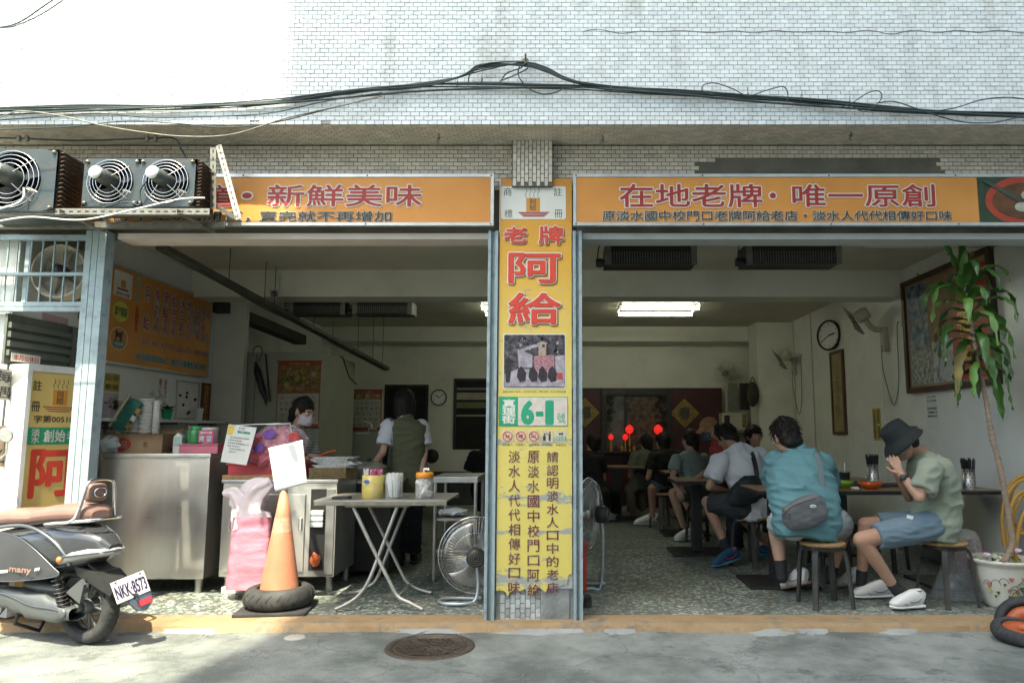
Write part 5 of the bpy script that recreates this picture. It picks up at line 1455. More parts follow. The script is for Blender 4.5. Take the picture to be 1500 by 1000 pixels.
# ------------------------------------------------------------------ floor fans
def floor_fan(cpt, rad, axis, label, group=None, base=True, nw=64):
 cpt = V(cpt); ax = V(axis).normalized(); q = ax.to_track_quat('Z', 'Y')
 t = thing('floor_fan', label, 'fan', (cpt.x, cpt.y, .05), group='floor fans by the centre pillar')
 g = MB()
 for k in range(nw):
  a = 2 * math.pi * k / nw
  for s_ in (1, -1):
   pts = [(.18 * rad, .07 * s_ * rad / .26), (.6 * rad, .062 * s_ * rad / .26), (.92 * rad, .035 * s_ * rad / .26), (rad, 0)]
   g.tube([cpt + q @ V((r_ * math.cos(a), r_ * math.sin(a), z_)) for r_, z_ in pts], .0011, 3, caps=False)
 for rr, zz, th in ((1, 0, .005), (.92, .036, .0016), (.92, -.036, .0016), (.6, .063, .0014), (.2, .071, .003), (.2, -.071, .003)):
  g.tube([cpt + q @ V((rad * rr * math.cos(a), rad * rr * math.sin(a), zz * rad / .26)) for a in [2 * math.pi * i / 40 for i in range(40)]], th, 5, closed=True)
 g.build('guard', M['chrome'], t)
 for i in range(3):
  a0 = i * 2.0944 + .3
  def bf(u, v):
   aa = a0 + (u - .5) * (.5 + 1.1 * v) ; rr = rad * (.14 + .72 * v)
   return cpt + q @ V((rr * math.cos(aa), rr * math.sin(aa), (u - .5) * .07 * (1 - .3 * v) * -1))
  MB().grid(bf, 8, 8).build('blade', M['steel_dull'], t, solid=.002)
 MB().lathe([(.0, -.045), (.05, -.04), (.055, -.005), (.035, .03), (0, .035)], cpt, 18, axis=ax).build('hub', M['steel_dull'], t)
 mo = MB().lathe([(.055, .072), (.07, .08), (.072, .12), (.06, .155), (.02, .165), (0, .166)], cpt, 24, axis=ax * 1).build('motor', M['black'], t)
 r_ = MB()
 for rr in (.05, .035, .02): r_.tube([cpt + q @ V((rr * math.cos(a), rr * math.sin(a), .166)) for a in [2 * math.pi * i / 20 for i in range(20)]], .002, 4, closed=True)
 r_.build('vent_ring', M['galv'], mo)
 if base:
  b = cpt + ax * .1
  MB().tube(spline([b + V((.01, 0, -.06)), b + V((.02, 0, -.2)), V((b.x + .0, b.y - .02, .085)), V((b.x - .08, b.y - .05, .068)), V((b.x - .22, b.y - .03, .067)), V((b.x - .27, b.y + .06, .067)), V((b.x - .2, b.y + .14, .067)), V((b.x - .02, b.y + .13, .067)), V((b.x + .03, b.y + .05, .09))], 6), .0125, 10).build('tube_base', pbr('fan_tube', (.42, .47, .50), .35, metal=.5), t)
 return t
fc = at(697, 812, .50)
floor_fan(fc, .275, (.12, -1, 0), 'silver floor fan with black motor standing left of the centre pillar')
fc = at(862, 752, .95)
floor_fan(fc, .285, (.93, -.36, 0), 'dark floor fan seen nearly edge-on right of the centre pillar', nw=56)
# ------------------------------------------------------------------ steel stand, stove, pan, kitchen
st = thing('steel_stand', 'open stainless stand with lower shelves behind the silver floor fan', 'stand', tuple(at(668, 700, 1.3)))
sx0, sx1, sy0, sy1 = at(634, 700, 1.25).x, at(700, 700, 1.25).x, 1.25, 1.85
zt_ = at(665, 698, 1.25).z
MB().box((sx0, sy0, zt_ - .05), (sx1, sy1, zt_), .004).build('top', M['steel_dull'], st)
for x in (sx0 + .02, sx1 - .02):
 for y in (sy0 + .02, sy1 - .02): MB().tube([(x, y, .05), (x, y, zt_ - .0505)], .016, 10).build('leg', M['steel_dull'], st)
for z in (zt_ - .37, .28): MB().box((sx0 + .03, sy0 + .03, z), (sx1 - .03, sy1 - .03, z + .02)).build('shelf_board', M['steel_dull'], st)
p = V(((sx0 + sx1) / 2, 1.45, zt_ - .35))
crumple(MB(), p + V((-.04, 0, .035)), .13, .12, .035, 2, 26, .2).build('plastic_bag', M['bag_white'], None, 'flattened clear bag on the stand shelf behind the fan', 'bag')
sv = thing('stove_block', 'black stove block between the serving cabinet and the standing cook', 'stove', (-1.7, 1.7, .05))
va, vb = at(494, 750, 1.38).x, at(572, 750, 1.38).x
MB().box((va, 1.38, .10), (vb, 2.0, .84), .01).build('body', pbr('sooty_metal', (.02, .02, .018), .6, var=.4, stain=(.05, .05, .045)), sv)
MB().box((va - .01, 1.37, .841), (vb + .05, 2.02, .87), .006).build('worktop', M['steel_dull'], sv)
for x in (va + .05, vb - .05): MB().tube([(x, 1.43, .05), (x, 1.43, .10)], .02, 8).build('leg', M['black'], sv)
k = at(540, 672, 1.68); k.z = .871
pn = thing('covered_pan', 'wide lidded steel pan on the black stove', 'pan', tuple(k))
MB().lathe([(.12, 0), (.17, .03), (.175, .09), (.18, .092), (.172, .095)], k, 32).build('pan_body', M['steel_dull'], pn)
MB().lathe([(.172, .096), (.15, .115), (.08, .14), (.015, .148)], k, 32).build('lid', M['steel'], pn)
MB().lathe([(.012, .148), (.022, .165), (.016, .18), (0, .182)], k, 14).build('knob', M['black'], pn)
k = at(556, 685, 1.50); k.z = .871
MB().lathe([(.05, 0), (.07, .06), (.073, .062), (.066, .058), (0, .02)], k, 22).build('green_bowl', pbr('lime_plastic', (.16, .32, .05), .4), None, 'lime green bowl on the stove edge beside the cook', 'bowl')
# white partition cabinets with calendars
PM = pbr('partition_panel', (.34, .35, .27), .55, var=.06, vs=3, stain=(.22, .22, .16), sa=.3, ss=2)
pt = thing('cold_store', 'grey-green panelled cold store with umbrella and calendar on its front', 'cabinet', (-3.3, 3.3, .05))
za_ = at(400, 515, 3.2).z
pxa, pxb = XL + .004, at(468, 600, 3.2).x
MB().box((pxa, 3.2, .05), (pxb, 4.55, za_), .006).build('body', PM, pt)
for x in (pxa + (pxb - pxa) * .36,): MB().box((x, 3.192, .1), (x + .012, 3.199, za_ - .02)).build('panel_seam', M['galv'], pt)
def calendar(px0, py0, px1, py1, Y, label, split, pic, parent=None):
 a, b = at(px0, py0, Y), at(px1, py1, Y)
 t = thing('wall_calendar', label, 'calendar', ((a.x + b.x) / 2, Y, b.z))
 zs_ = a.z + (b.z - a.z) * split
 red = pbr('calendar_red', (.26, .04, .02), .5, var=.2)
 MB().box((a.x, Y - .006, b.z), (b.x, Y - .002, a.z)).build('backing', red, t)
 MB().box((a.x + .01, Y - .008, b.z + .04), (b.x - .01, Y - .0065, zs_ - .005)).build('date_sheet', pbr('calendar_paper', (.40, .38, .30), .8), t)
 k = MB()
 for i, r_ in enumerate(('日 一 二 三 四 五 六', '1 2 3 4 5 6 7', '8 9 10 11 12 13', '15 16 17 18 19 20', '22 23 24 25 26 27')):
  text(k, r_, ((a.x + b.x) / 2, Y - .009, zs_ - .02 - (zs_ - b.z - .06) * (i + .5) / 5), EX, EZ, w=(b.x - a.x) * .8, h=(zs_ - b.z - .06) / 5 * .5)
 k.build('lettering', M['black_ink'], t)
 MB().box((a.x + .008, Y - .0078, zs_ + .004), (b.x - .008, Y - .0062, a.z - .05)).build('picture', pic, t)
 MB().tube([(a.x - .012, Y - .006, a.z), (b.x + .012, Y - .006, a.z)], .008, 6).build('rod', red, t)
 MB().tube([(a.x - .012, Y - .006, b.z), (b.x + .012, Y - .006, b.z)], .008, 6).build('rod', red, t)
 k = MB(); text(k, '恭賀新禧', ((a.x + b.x) / 2, Y - .009, a.z - .027), EX, EZ, w=(b.x - a.x) * .5, h=.03); k.build('lettering', M['gold'], t)
 rg_ = random.Random(px0)
 for i in range(34):
  cx_, cz_ = rg_.uniform(a.x + .04, b.x - .04), rg_.uniform(zs_ + .03, a.z - .08)
  mm = CALM[rg_.randrange(4)]
  r_ = rg_.uniform(.012, .035)
  MB().prism([V((cx_ + r_ * (1 + .3 * math.sin(5 * q)) * math.cos(q), Y - .008 - i * .00003, cz_ + r_ * (1 + .3 * math.sin(5 * q)) * math.sin(q))) for q in [2 * math.pi * k / 14 for k in range(14)]], (0, -.0004, 0)).build('printed_flower', mm, t)
CALM = [pbr('petal_gold', (.34, .24, .04), .6, var=.3, vs=40), pbr('petal_green', (.05, .10, .03), .6, var=.3, vs=40), pbr('petal_cream', (.36, .30, .16), .6, var=.3, vs=40), pbr('petal_pink', (.28, .12, .06), .6, var=.3, vs=40)]
calendar(408, 529, 467, 626, 3.19, 'large red flower calendar on the cold store front behind the cook', .48, pbr('calendar_picture', (.20, .11, .03), .6, var=.7, vs=26))
pt2 = thing('low_partition', 'pale low partition with the second calendar behind the pan', 'partition', (-2.3, 4.7, .05))
a, b = at(500, 570, 4.6), at(560, 570, 4.6)
MB().box((a.x, 4.6, .05), (b.x, 4.7, a.z)).build('panel', PM, pt2)
calendar(504, 571, 558, 630, 4.59, 'smaller red dish calendar on the low partition', .22, pbr('calendar_dish', (.24, .13, .05), .6, var=.7, vs=30))
# hanging umbrella and stick
um = thing('umbrella', 'folded black umbrella with hooked handle hanging on the cold store', 'umbrella', tuple(at(382, 560, 3.15)))
P = pxs([(371, 522), (372, 510), (380, 507), (384, 514), (378, 530)], 3.15)
MB().tube(spline(P, 5), .011, 8).build('handle', M['galv'], um)
MB().tube(pxs([(374, 530), (377, 545), (384, 570), (389, 585), (390, 594)], 3.15), [.012, .04, .034, .02, .005], 12).build('canopy', M['black'], um)
MB().tube(pxs([(389, 518), (391, 540), (393, 565), (396, 588)], 3.16), .01, 8).build('walking_stick', M['black'], None, 'thin dark stick hanging beside the folded umbrella', 'stick')
MB().tube(spline(pxs([(329, 660), (330, 620), (332, 592), (334, 588)], 3.1), 4), .022, 8).build('gas_hose', M['black'], None, 'thick black hose rising at the left of the cold store', 'hose')
# cable tray slanting under the ceiling, hung on rods
tr = thing('cable_tray', 'long dark cable tray slanting across the kitchen under the ceiling', 'cable tray', tuple(at(400, 450, 2.5)))
pA, pB = at(236, 362, .7), at(566, 540, 5.0)
d = (pB - pA)
MB().obox((pA + pB) / 2, d, V((.09, 0, 0)), V((0, .0, .045)), .006).build('tray', pbr('tray_metal', (.10, .10, .08), .6, metal=.3, var=.3), tr)
for k in (.2, .33, .37, .55, .65, .8, .9, .97):
 p = pA + d * k
 MB().tube([p, V((p.x, p.y, CZ - .022 if not 2.44 < p.y < 2.82 else 2.7))], .004, 5).build('hanger', M['black'], tr)
MB().tube(spline([pA + d * .1 + V((.03, 0, -.03)), pA + d * .3 + V((.05, 0, -.08)), pA + d * .5 + V((.0, 0, -.03)), pA + d * .7 + V((.03, 0, -.06)), pB + V((0, 0, -.03))], 8), .006, 5).build('cable', M['black'], tr)
pA2, pB2 = at(318, 448, 2.95), at(440, 498, 4.5)
MB().obox((pA2 + pB2) / 2, pB2 - pA2, V((.16, 0, 0)), V((0, 0, .12)), .006).build('exhaust_duct', pbr('duct_dark', (.05, .05, .04), .6, var=.3), None, 'dark exhaust duct above the cold store', 'duct')
p = at(402, 415, 2.44)
t = thing('ceiling_box', 'small white junction box on the beam over the kitchen', 'junction box', tuple(p))
MB().box(p + V((-.05, -.03, -.08)), p + V((.05, .025, .09)), .004).build('cover', M['plaster'], t)
MB().lathe([(.02, 0), (.035, -.03), (.03, -.05), (0, -.055)], p + V((.0, 0, -.085)), 12).build('lamp_holder', M['galv'], t)
p = at(488, 545, 4.0)
t = thing('wall_socket_box', 'grey wall box with cables left of the low partition', 'socket box', tuple(p))
MB().box(p + V((-.07, -.03, -.05)), p + V((.07, .02, .05)), .004).build('cover', M['beige'], t)
MB().tube(spline([p + V((.06, -.01, .0)), p + V((.1, 0, .2)), p + V((.2, 0, -.05)), p + V((.3, 0, -.15))], 6), .008, 5).build('cable', M['black'], t)
tp_ = at(540, 618, 4.3)
t = thing('water_tap', 'wall tap over the stove in front of the second calendar', 'tap', tuple(tp_))
MB().tube(pxs([(552, 628), (540, 628), (540, 634), (521, 635)], 4.0), .013, 8).build('spout', M['steel_dull'], t)
MB().tube(pxs([(545, 628), (543, 620), (531, 616)], 4.0), .012, 8).build('handle', M['steel_dull'], t)
# clocks
def clock(c, r_, axis, label, tm=(9, 40)):
 ax = V(axis).normalized(); q = ax.to_track_quat('Z', 'Y')
 up = EZ; rt = up.cross(ax).normalized()
 t = thing('wall_clock', label, 'clock', tuple(c))
 MB().lathe([(r_ * .9, 0), (r_, .0), (r_ * 1.02, .02), (r_ * .98, .035), (r_ * .9, .036), (r_ * .88, .02)], c, 36, axis=ax, caps=False).build('rim', M['black'], t)
 MB().lathe([(0, .012), (r_ * .9, .0125)], c, 36, axis=ax).build('dial', M['white_paint'], t)
 k = MB()
 for i in range(1, 13):
  a = math.pi / 2 - i * math.pi / 6
  text(k, str(i), V(c) + ax * .0145 + rt * (r_ * .72 * math.cos(a)) + up * (r_ * .72 * math.sin(a)), rt, up, size=r_ * .2)
 k.build('numerals', M['black_ink'], t, kind='stuff')
 for hh, ln, w_ in ((tm[0] / 12 + tm[1] / 720, .5, .012), (tm[1] / 60, .75, .008)):
  a = math.pi / 2 - hh * 2 * math.pi
  MB().tube([V(c) + ax * .016, V(c) + ax * .016 + (rt * math.cos(a) + up * math.sin(a)) * r_ * ln], w_ * r_ * 4, 4).build('hand', M['black_ink'], t)
clock(at(643, 582, YB - .005), .135, (0, -1, 0), 'round white clock on the back wall between doorway and hatch', (10, 9))
# back-wall marks and wok on hook
p = at(632, 668, YB - .03)
MB().lathe([(0, 0), (.08, .012), (.14, .04)], p, 18, axis=(0, 1, 0)).build('hanging_wok', M['black'], None, 'dark wok hanging low on the back wall under the clock', 'wok')
MB().box(at(606, 690, 5.6), at(716, 740, 5.4)).build('rear_worktable', pbr('dark_table', (.04, .04, .034), .6, var=.3), None, 'dark work table against the back wall beyond the cook', 'table')
# air curtains hung from the second ceiling section (left bay) and under the front lintel (right bay)
def air_unit(px0, px1, py0, py1, Y, label, dep=.28):
 a, b = at(px0, py0, Y), at(px1, py1, Y)
 t = thing('air_curtain', label, 'air curtain', ((a.x + b.x) / 2, Y, b.z), group='black ceiling-hung blower units')
 dk = pbr('blower_black', (.03, .03, .024), .5, var=.2)
 MB().box((a.x, Y, b.z), (b.x, Y + dep, a.z), .005).build('casing', dk, t)
 n = int((b.x - a.x) / .022)
 g = MB()
 for i in range(n):
  x = a.x + (b.x - a.x) * (i + .5) / n
  g.box((x - .003, Y - .006, b.z + .006), (x + .003, Y - .0005, b.z + (a.z - b.z) * .62))
  g.box((x - .003, Y + .01, b.z - .006), (x + .003, Y + .09, b.z - .0005))
 g.build('fin', M['galv'], t)
 for x in (a.x + .0, b.x - .045):
  MB().box((x, Y - .02, b.z - .012), (x + .05, Y - .0065, a.z + .1)).build('bracket', M['galv'], t)
 MB().lathe([(.035, 0), (.04, .04), (.03, .07)], (a.x - .075, Y + .06, b.z + .02), 14, axis=(1, 0, 0)).build('motor', M['black'], t)
 MB().tube(spline([V((a.x - .06, Y + .04, b.z + .05)), V((a.x - .05, Y + .02, a.z - .02)), V((a.x - .01, Y + .02, a.z + .05))], 5), .006, 6).build('lead', M['black'], t)
 return t
air_unit(886, 1020, 358, 386, 1.0, 'black slotted blower under the lintel, left of the two in the dining bay')
air_unit(1092, 1232, 357, 385, 1.0, 'black slotted blower under the lintel, right of the two in the dining bay')
air_unit(424, 505, 441, 459, 3.0, 'dark blower behind the beam, left of the two in the kitchen')
air_unit(517, 603, 441, 459, 3.0, 'dark blower behind the beam, right of the two in the kitchen')
def tube_light(px0, px1, py0, py1, Y, label, es=7.):
 a, b = at(px0, py0, Y), at(px1, py1, Y)
 t = thing('tube_light', label, 'light', ((a.x + b.x) / 2, Y, CZ - .1), group='fluorescent ceiling lights')
 MB().box((a.x - .01, Y - .03, CZ - .06), (b.x + .01, Y + .03, CZ - .022), .003).box((a.x - .01, Y + .47, CZ - .06), (b.x + .01, Y + .53, CZ - .022), .003).build('reflector', M['white_paint'], t)
 em = pbr('lit_tube', (.9, .9, .9), .5, var=0, emit=(.95, 1.0, .88), es=es)
 for dy in (.0, .5):
  MB().tube([(a.x, Y + dy, CZ - .13), (b.x, Y + dy, CZ - .13)], .024, 10).build('tube', em, t)
 for x in (a.x - .012, b.x + .012): MB().box((x - .012, Y - .03, CZ - .10), (x + .012, Y + .53, CZ - .0605)).build('end_cap', M['white_paint'], t)
Yl = 4.9
tube_light(911, 1024, 445, 460, 4.25, 'lit twin-tube ceiling light over the dining tables', 4)
a = at(604, 440, 4.2)
tube_light(706, 770, 445, 460, 4.25, 'lit tube light beyond the beam beside the pillar', 4)
# manhole and small round cap in the road
mh = thing('manhole_cover', 'round cast-iron manhole cover with raised checker bars', 'manhole cover', tuple(fl(630, 947, 0)))
c = fl(630, 947, 0)
iron = pbr('cast_iron', (.085, .07, .055), .55, metal=.5, var=.3, vs=12, stain=(.12, .10, .08), sa=.6, ss=8)
MB().lathe([(0, .001), (.205, .001), (.206, .006), (.214, .006), (.215, .001), (.228, .001), (.229, .009), (.262, .010), (.272, .0)], c, 56).build('cover', iron, mh)
rg = random.Random(4)
for j in range(-6, 7):
 for i in range(-5, 6):
  x, y = i * .037 + (.018 if j % 2 else 0), j * .031
  if math.hypot(x, y) > .185 or abs(x + y * 1.1 - .01) < .028: continue
  t_ = MB()
  if y < x: t_.box((c.x + x - .015, c.y + y - .009, .0012), (c.x + x + .015, c.y + y + .009, .0075), .002)
  else: t_.prism([(c.x + x - .016, c.y + y - .01, .0012), (c.x + x + .016, c.y + y - .01, .0012), (c.x + x, c.y + y + .013, .0012)], (0, 0, .006))
  t_.build('raised_bar', iron, mh)
MB().obox(V((c.x, c.y, .005)), V((.30, -.27, 0)), V((.012, .014, 0)), V((0, 0, .007))).build('cross_bar', iron, mh)
c = fl(432, 933, 0)
MB().lathe([(.0, .006), (.055, .006), (.062, .003), (.068, -.002)], c, 28).build('valve_cap', pbr('valve_cap', (.36, .35, .31), .7, var=.1), None, 'small pale round valve cap in the road below the cone', 'valve cap')
rg = random.Random(31)
for i in range(46):
 x, y = rg.uniform(-3, 3.3), rg.choice([rg.uniform(-.22, -.13), rg.uniform(-1.2, -.2)])
 s_ = rg.uniform(.003, .009)
 if i == 0: deb = MB()
 crumple(deb, (x, y, s_ * .5), s_, s_, s_ * .6, i, 6, .3)
deb.build('road_grit', M['cement'], kind='stuff', origin=(0, 0, 0))
# cement fillets and worn patches along the kerb foot
for i, (px_, w_, d_) in enumerate(((640, .5, .05), (783, .62, .07), (1120, .34, .10), (1180, .2, .07), (1300, .26, .08), (905, .2, .06), (300, .4, .05))):
 c = fl(px_, 917, 0); n = 26
 vs = [V((c.x, -.12, .022))] + [V((c.x + w_ / 2 * math.cos(a) * (1 + .25 * noise.noise((a * 2, i, 0))), -.115 - abs(math.sin(a)) * d_ * (1 + .6 * noise.noise((a * 3, i, 4))), -.001 if math.sin(a) > .05 else .02)) for a in [math.pi * k / n for k in range(n + 1)]]
 MB().add(vs, [(0, k + 2, k + 1) for k in range(n)], True).build('kerb_fillet', M['cement'], kind='structure', origin=(0, 0, 0))
# ------------------------------------------------------------------ parked scooter
def scooter():
 C0 = fl(127, 942, 0)
 f = V((-.943, .334, 0)).normalized(); l = V((-f.y, f.x, 0));
 if l.y > 0: l = -l
 def S0(s, w, h): return C0 + f * s + l * w + EZ * h
 def S(s, w, h):
  k = max(0, min(1, (h - .28) / .3))
  s += .05 * max(0, min(1, (h - .77) / .03)) * (s < .3)
  return S0(s + .085 * k * max(0, min(1, (.75 - s) / .6)), w, h - .055 * min(1, max(0, h - .1) / .3))
 t = thing('motor_scooter', 'dark grey scooter with brown seat and plate NKK-8573 parked at the kerb', 'scooter', tuple(C0))
 body = pbr('dark_grey_gloss', (.035, .038, .042), .22, var=.1, coat=.6)
 body2 = pbr('matt_dark_grey', (.045, .047, .05), .5, var=.15, bump=.0004, bs=400)
 silver = pbr('silver_grey_paint', (.10, .11, .12), .3, metal=.5, coat=.4, var=.05)
 brown = pbr('brown_leatherette', (.21, .125, .10), .5, var=.12, bump=.0006, bs=300)
 eng = pbr('engine_alloy', (.13, .14, .14), .5, metal=.5, var=.2, stain=(.1, .09, .08), sa=.6, ss=12)
 lens = pbr('clear_lens', (.36, .34, .34), .08, var=.1, coat=.6)
 def loft(st, n=20, p=.7, cap=True):
  def fn(u, v):
   k = v * (len(st) - 1); j = min(int(k), len(st) - 2); a = k - j
   s, hb, ht, w = [st[j][q] * (1 - a) + st[j + 1][q] * a for q in range(4)]
   th = 2 * math.pi * u
   c, sn = math.cos(th), math.sin(th)
   return S(s, w * abs(c) ** p * (1 if c > 0 else -1), (hb + ht) / 2 + (ht - hb) / 2 * abs(sn) ** p * (1 if sn > 0 else -1))
  mb = MB().grid(fn, n, (len(st) - 1) * 3)
  for v_, rev in ((0, 1), (1, 0)):
   ring = [fn(i / n, v_) for i in range(n)]
   mb.add(ring, [list(range(n))[::-1] if rev else list(range(n))], True)
  return mb
 # wheels
 def wheel(s, name='rear_wheel'):
  c = S0(s, 0, .228)
  ax = l
  prof = [(.155, -.045)] + [(.178 + .05 * math.cos(a), .05 * math.sin(a)) for a in [-math.pi / 2 * .9 + math.pi * .9 * k / 10 for k in range(11)]] + [(.155, .045), (.15, .0), (.155, -.045)]
  ty = MB().lathe(prof, c, 48, axis=ax).build('tyre', M['rubber'], t)
  q = ax.to_track_quat('Z', 'Y')
  g = MB()
  for i in range(36):
   a = 2 * math.pi * i / 36
   for sg in (-1, 1):
    g.tube([c + q @ V((r_ * math.cos(a + d_), r_ * math.sin(a + d_), z_ * sg)) for r_, d_, z_ in ((.229, 0, .004), (.225, .05, .022), (.212, .08, .038))], .0016, 3)
  g.build('tread_groove', M['black'], ty, kind='stuff')
  rim = MB().lathe([(.15, -.03), (.156, -.034), (.157, .034), (.15, .03), (.14, .02), (.14, -.02), (.15, -.03)], c, 40, axis=ax).build('rim', M['black'], t)
  k = MB()
  for i in range(10):
   a = 2 * math.pi * (i // 2) / 5 + (.18 if i % 2 else -.18)
   b_ = 2 * math.pi * (i // 2) / 5
   k.tube([c + q @ V((.035 * math.cos(b_), .035 * math.sin(b_), .01)), c + q @ V((.145 * math.cos(a), .145 * math.sin(a), .0))], .008, 6)
  k.lathe([(.045, -.04), (.045, .05), (.03, .055)], c, 18, axis=ax)
  k.build('spokes', eng, rim)
 wheel(0); wheel(1.28)
 # bodywork
 loft([(-.27, .62, .66, .045), (-.2, .57, .72, .085), (-.08, .52, .77, .125), (.1, .47, .79, .155), (.3, .43, .77, .175), (.5, .42, .74, .18), (.7, .42, .72, .18), (.86, .40, .68, .16)], 22).build('body_shell', body, t)
 sp_ = [(.78, .66), (.70, .70), (.55, .715), (.38, .70), (.22, .64), (.06, .53), (.02, .49), (.1, .465), (.32, .44), (.55, .425), (.72, .45), (.78, .54)]
 def wid(s): return .182 if s > .3 else .182 - (.3 - s) * .12
 for sg in (1, -1):
  pts = [S(s, (wid(s) + .004) * sg, h) for s, h in sp_]
  # flat-ish side cover, slightly domed
  cen = S(.42, .196 * sg, .57)
  fs = [(i, (i + 1) % len(pts), len(pts)) if sg < 0 else ((i + 1) % len(pts), i, len(pts)) for i in range(len(pts))]
  spts = spline(pts + [pts[0]], 5)[:-1]
  n = len(spts)
  inner = [p.lerp(cen, .35) + l * .006 * sg for p in spts]
  vs = spts + inner + [cen]
  fs = []
  for i in range(n):
   j = (i + 1) % n
   fs.append((i, j, n + j, n + i)); fs.append((n + i, n + j, 2 * n))
  MB().add(vs, fs, True).build('side_cover', body2, t)
  MB().tube(spts, .0035, 5, closed=True).build('cover_seam', silver, t)
  MB().tube(spline([S(.84, .186 * sg, .70), S(.6, .19 * sg, .745), S(.3, .178 * sg, .765), (S(.1, .155 * sg, .70)), S(-.02, .135 * sg, .60), S(-.04, .125 * sg, .54)], 6), .011, 8).build('silver_trim', silver, t)
 k = MB()
 st_o = (V(S(.38, .205, .465)), -f, (EZ * .97 - f * 0.03).normalized())
 for i in range(17):
  c = S(.66 - i * .0145, .2015, .468 + i * .0016)
  k.obox(c, -f * .009 + EZ * .004, EZ * .018 + -f * .004, l * .002)
 for i in range(3):
  c = S(.17 - i * .0145, .190 - i * .002, .515 + i * .002)
  k.obox(c, -f * .009 + EZ * .004, EZ * .018 + -f * .004, l * .002)
 k.build('hatched_stripe', M['white_ink'], t)
 k = MB(); text(k, 'many', S(.30, .2025, .500), -f, EZ, w=.19, h=.034, bold=.04); k.build('lettering', pbr('copper_letter', (.28, .17, .13), .4), t)
 # tail: cover, light cluster, mudguard, plate
 loft([(-.285, .60, .635, .03), (-.25, .59, .645, .085), (-.16, .57, .65, .125), (-.06, .545, .635, .148), (.03, .53, .59, .152)], 22, .8).build('tail_light', lens, t)
 MB().tube(spline([S(.0, .155, .59), S(-.12, .138, .605), S(-.23, .095, .62), S(-.288, .0, .625), S(-.23, -.095, .62), S(-.12, -.138, .605)], 6), .006, 6).build('tail_trim', silver, t)
 MB().lathe([(.02, 0), (.016, .01), (0, .012)], S(.0, .156, .575), 12, axis=l).build('indicator_bulb', pbr('amber', (.6, .2, .05), .3), t)
 MB().prism([S(-.10, -.06, .55), S(-.10, .06, .55), S(-.36, .05, .40), S(-.42, .0, .36), S(-.36, -.05, .40)], EZ * -.012).build('mudguard', M['black'], t)
 MB().prism([S(-.02, .09, .53), S(-.2, .08, .50), S(-.31, .075, .40), S(-.27, .07, .36), S(-.05, .085, .47)], -l * .16).build('plate_bracket', M['black'], t)
 pc, pn = S(-.39, .02, .42), (-f * .86 + EZ * .30 + l * .18).normalized()
 pr = EZ.cross(pn).normalized()
 pu = pn.cross(pr)
 pr2 = (pr * .975 + pu * .22).normalized(); pu2 = pn.cross(pr2)
 MB().obox(pc, pr2 * .205, pu2 * .13, pn * .003, .001).build('licence_plate', pbr('plate_white', (.66, .64, .64), .45, var=.03), t)
 k = MB(); text(k, 'NKK·8573', pc + pn * .003 - pu2 * .006, pr2, pu2, w=.185, h=.076, bold=.018); k.build('plate_lettering', pbr('plate_ink', (.035, .02, .07), .5), t)
 for dx in (-.075, .075): MB().lathe([(.007, 0), (.005, .005), (0, .006)], pc + pr2 * dx + pu2 * .058 + pn * .002, 8, axis=pn).build('plate_bolt', M['galv'], t)
 MB().prism([pc + pr2 * a + pu2 * b - pn * .006 for a, b in ((-.02, -.05), (.11, -.06), (.10, -.13), (.05, -.165), (.0, -.15), (-.03, -.09))], -pn * .02).build('lower_bracket', silver, t)
 MB().obox(pc + pr2 * .052 - pu2 * .115 + pn * .004, pr2 * .075, pu2 * .036, pn * .012, .003).build('red_reflector', pbr('reflector_red', (.55, .02, .02), .15, coat=.5), t)
 loft([(-.20, .30, .47, .055), (-.08, .44, .49, .06), (.08, .45, .50, .06), (.2, .40, .47, .05)], 14).build('inner_fender', M['black'], t)
 # seat and backrest
 loft([(-.17, .80, .86, .06), (-.14, .785, .895, .10), (.02, .775, .90, .125), (.18, .765, .885, .135), (.34, .75, .86, .14), (.5, .74, .855, .135), (.66, .73, .85, .12), (.8, .72, .83, .09), (.86, .73, .79, .05)], 24, .75).build('seat', brown, t)
 MB().tube(spline([S(-.12, .105, .80), S(.1, .138, .79), (S(.35, .146, .765)), S(.6, .13, .745), S(.82, .08, .735)], 5), .004, 6).build('seat_piping', M['black'], t)
 br = MB()
 def bfn(u, v):
  th = 2 * math.pi * u; ph = math.pi * (v - .5)
  c, sn = math.cos(th), math.sin(th)
  r_ = math.cos(ph) ** .5 if abs(v - .5) < .499 else 0
  return S(-.115 - .035 * math.sin(ph), .07 * abs(c) ** .6 * (1 if c > 0 else -1) * r_, .965 + .06 * abs(sn) ** .6 * (1 if sn > 0 else -1) * r_)
 br.grid(bfn, 24, 10).build('backrest', brown, t)
 MB().tube([S(-.155, .04 * math.cos(a), .968 + .03 * math.sin(a)) for a in [2 * math.pi * i / 20 for i in range(20)]], .004, 5, closed=True).build('backrest_badge', M['chrome'], t)
 MB().tube(spline([S(.16, .14, .775), S(.02, .155, .79), S(-.10, .15, .80), S(-.13, .125, .84), S(-.15, .10, .98), S(-.15, .08, 1.035), S(-.15, .0, 1.05), S(-.15, -.08, 1.035), S(-.15, -.10, .98), S(-.13, -.125, .84), S(-.10, -.15, .80), S(.02, -.155, .79), S(.16, -.14, .775)], 7), .011, 10).build('grab_rail', M['chrome'], t)
 MB().tube(spline([S(-.11, .14, .80), S(-.22, .10, .81), S(-.24, 0, .815), S(-.22, -.10, .81), S(-.11, -.14, .80)], 6), .011, 10).build('rack_rail', M['chrome'], t)
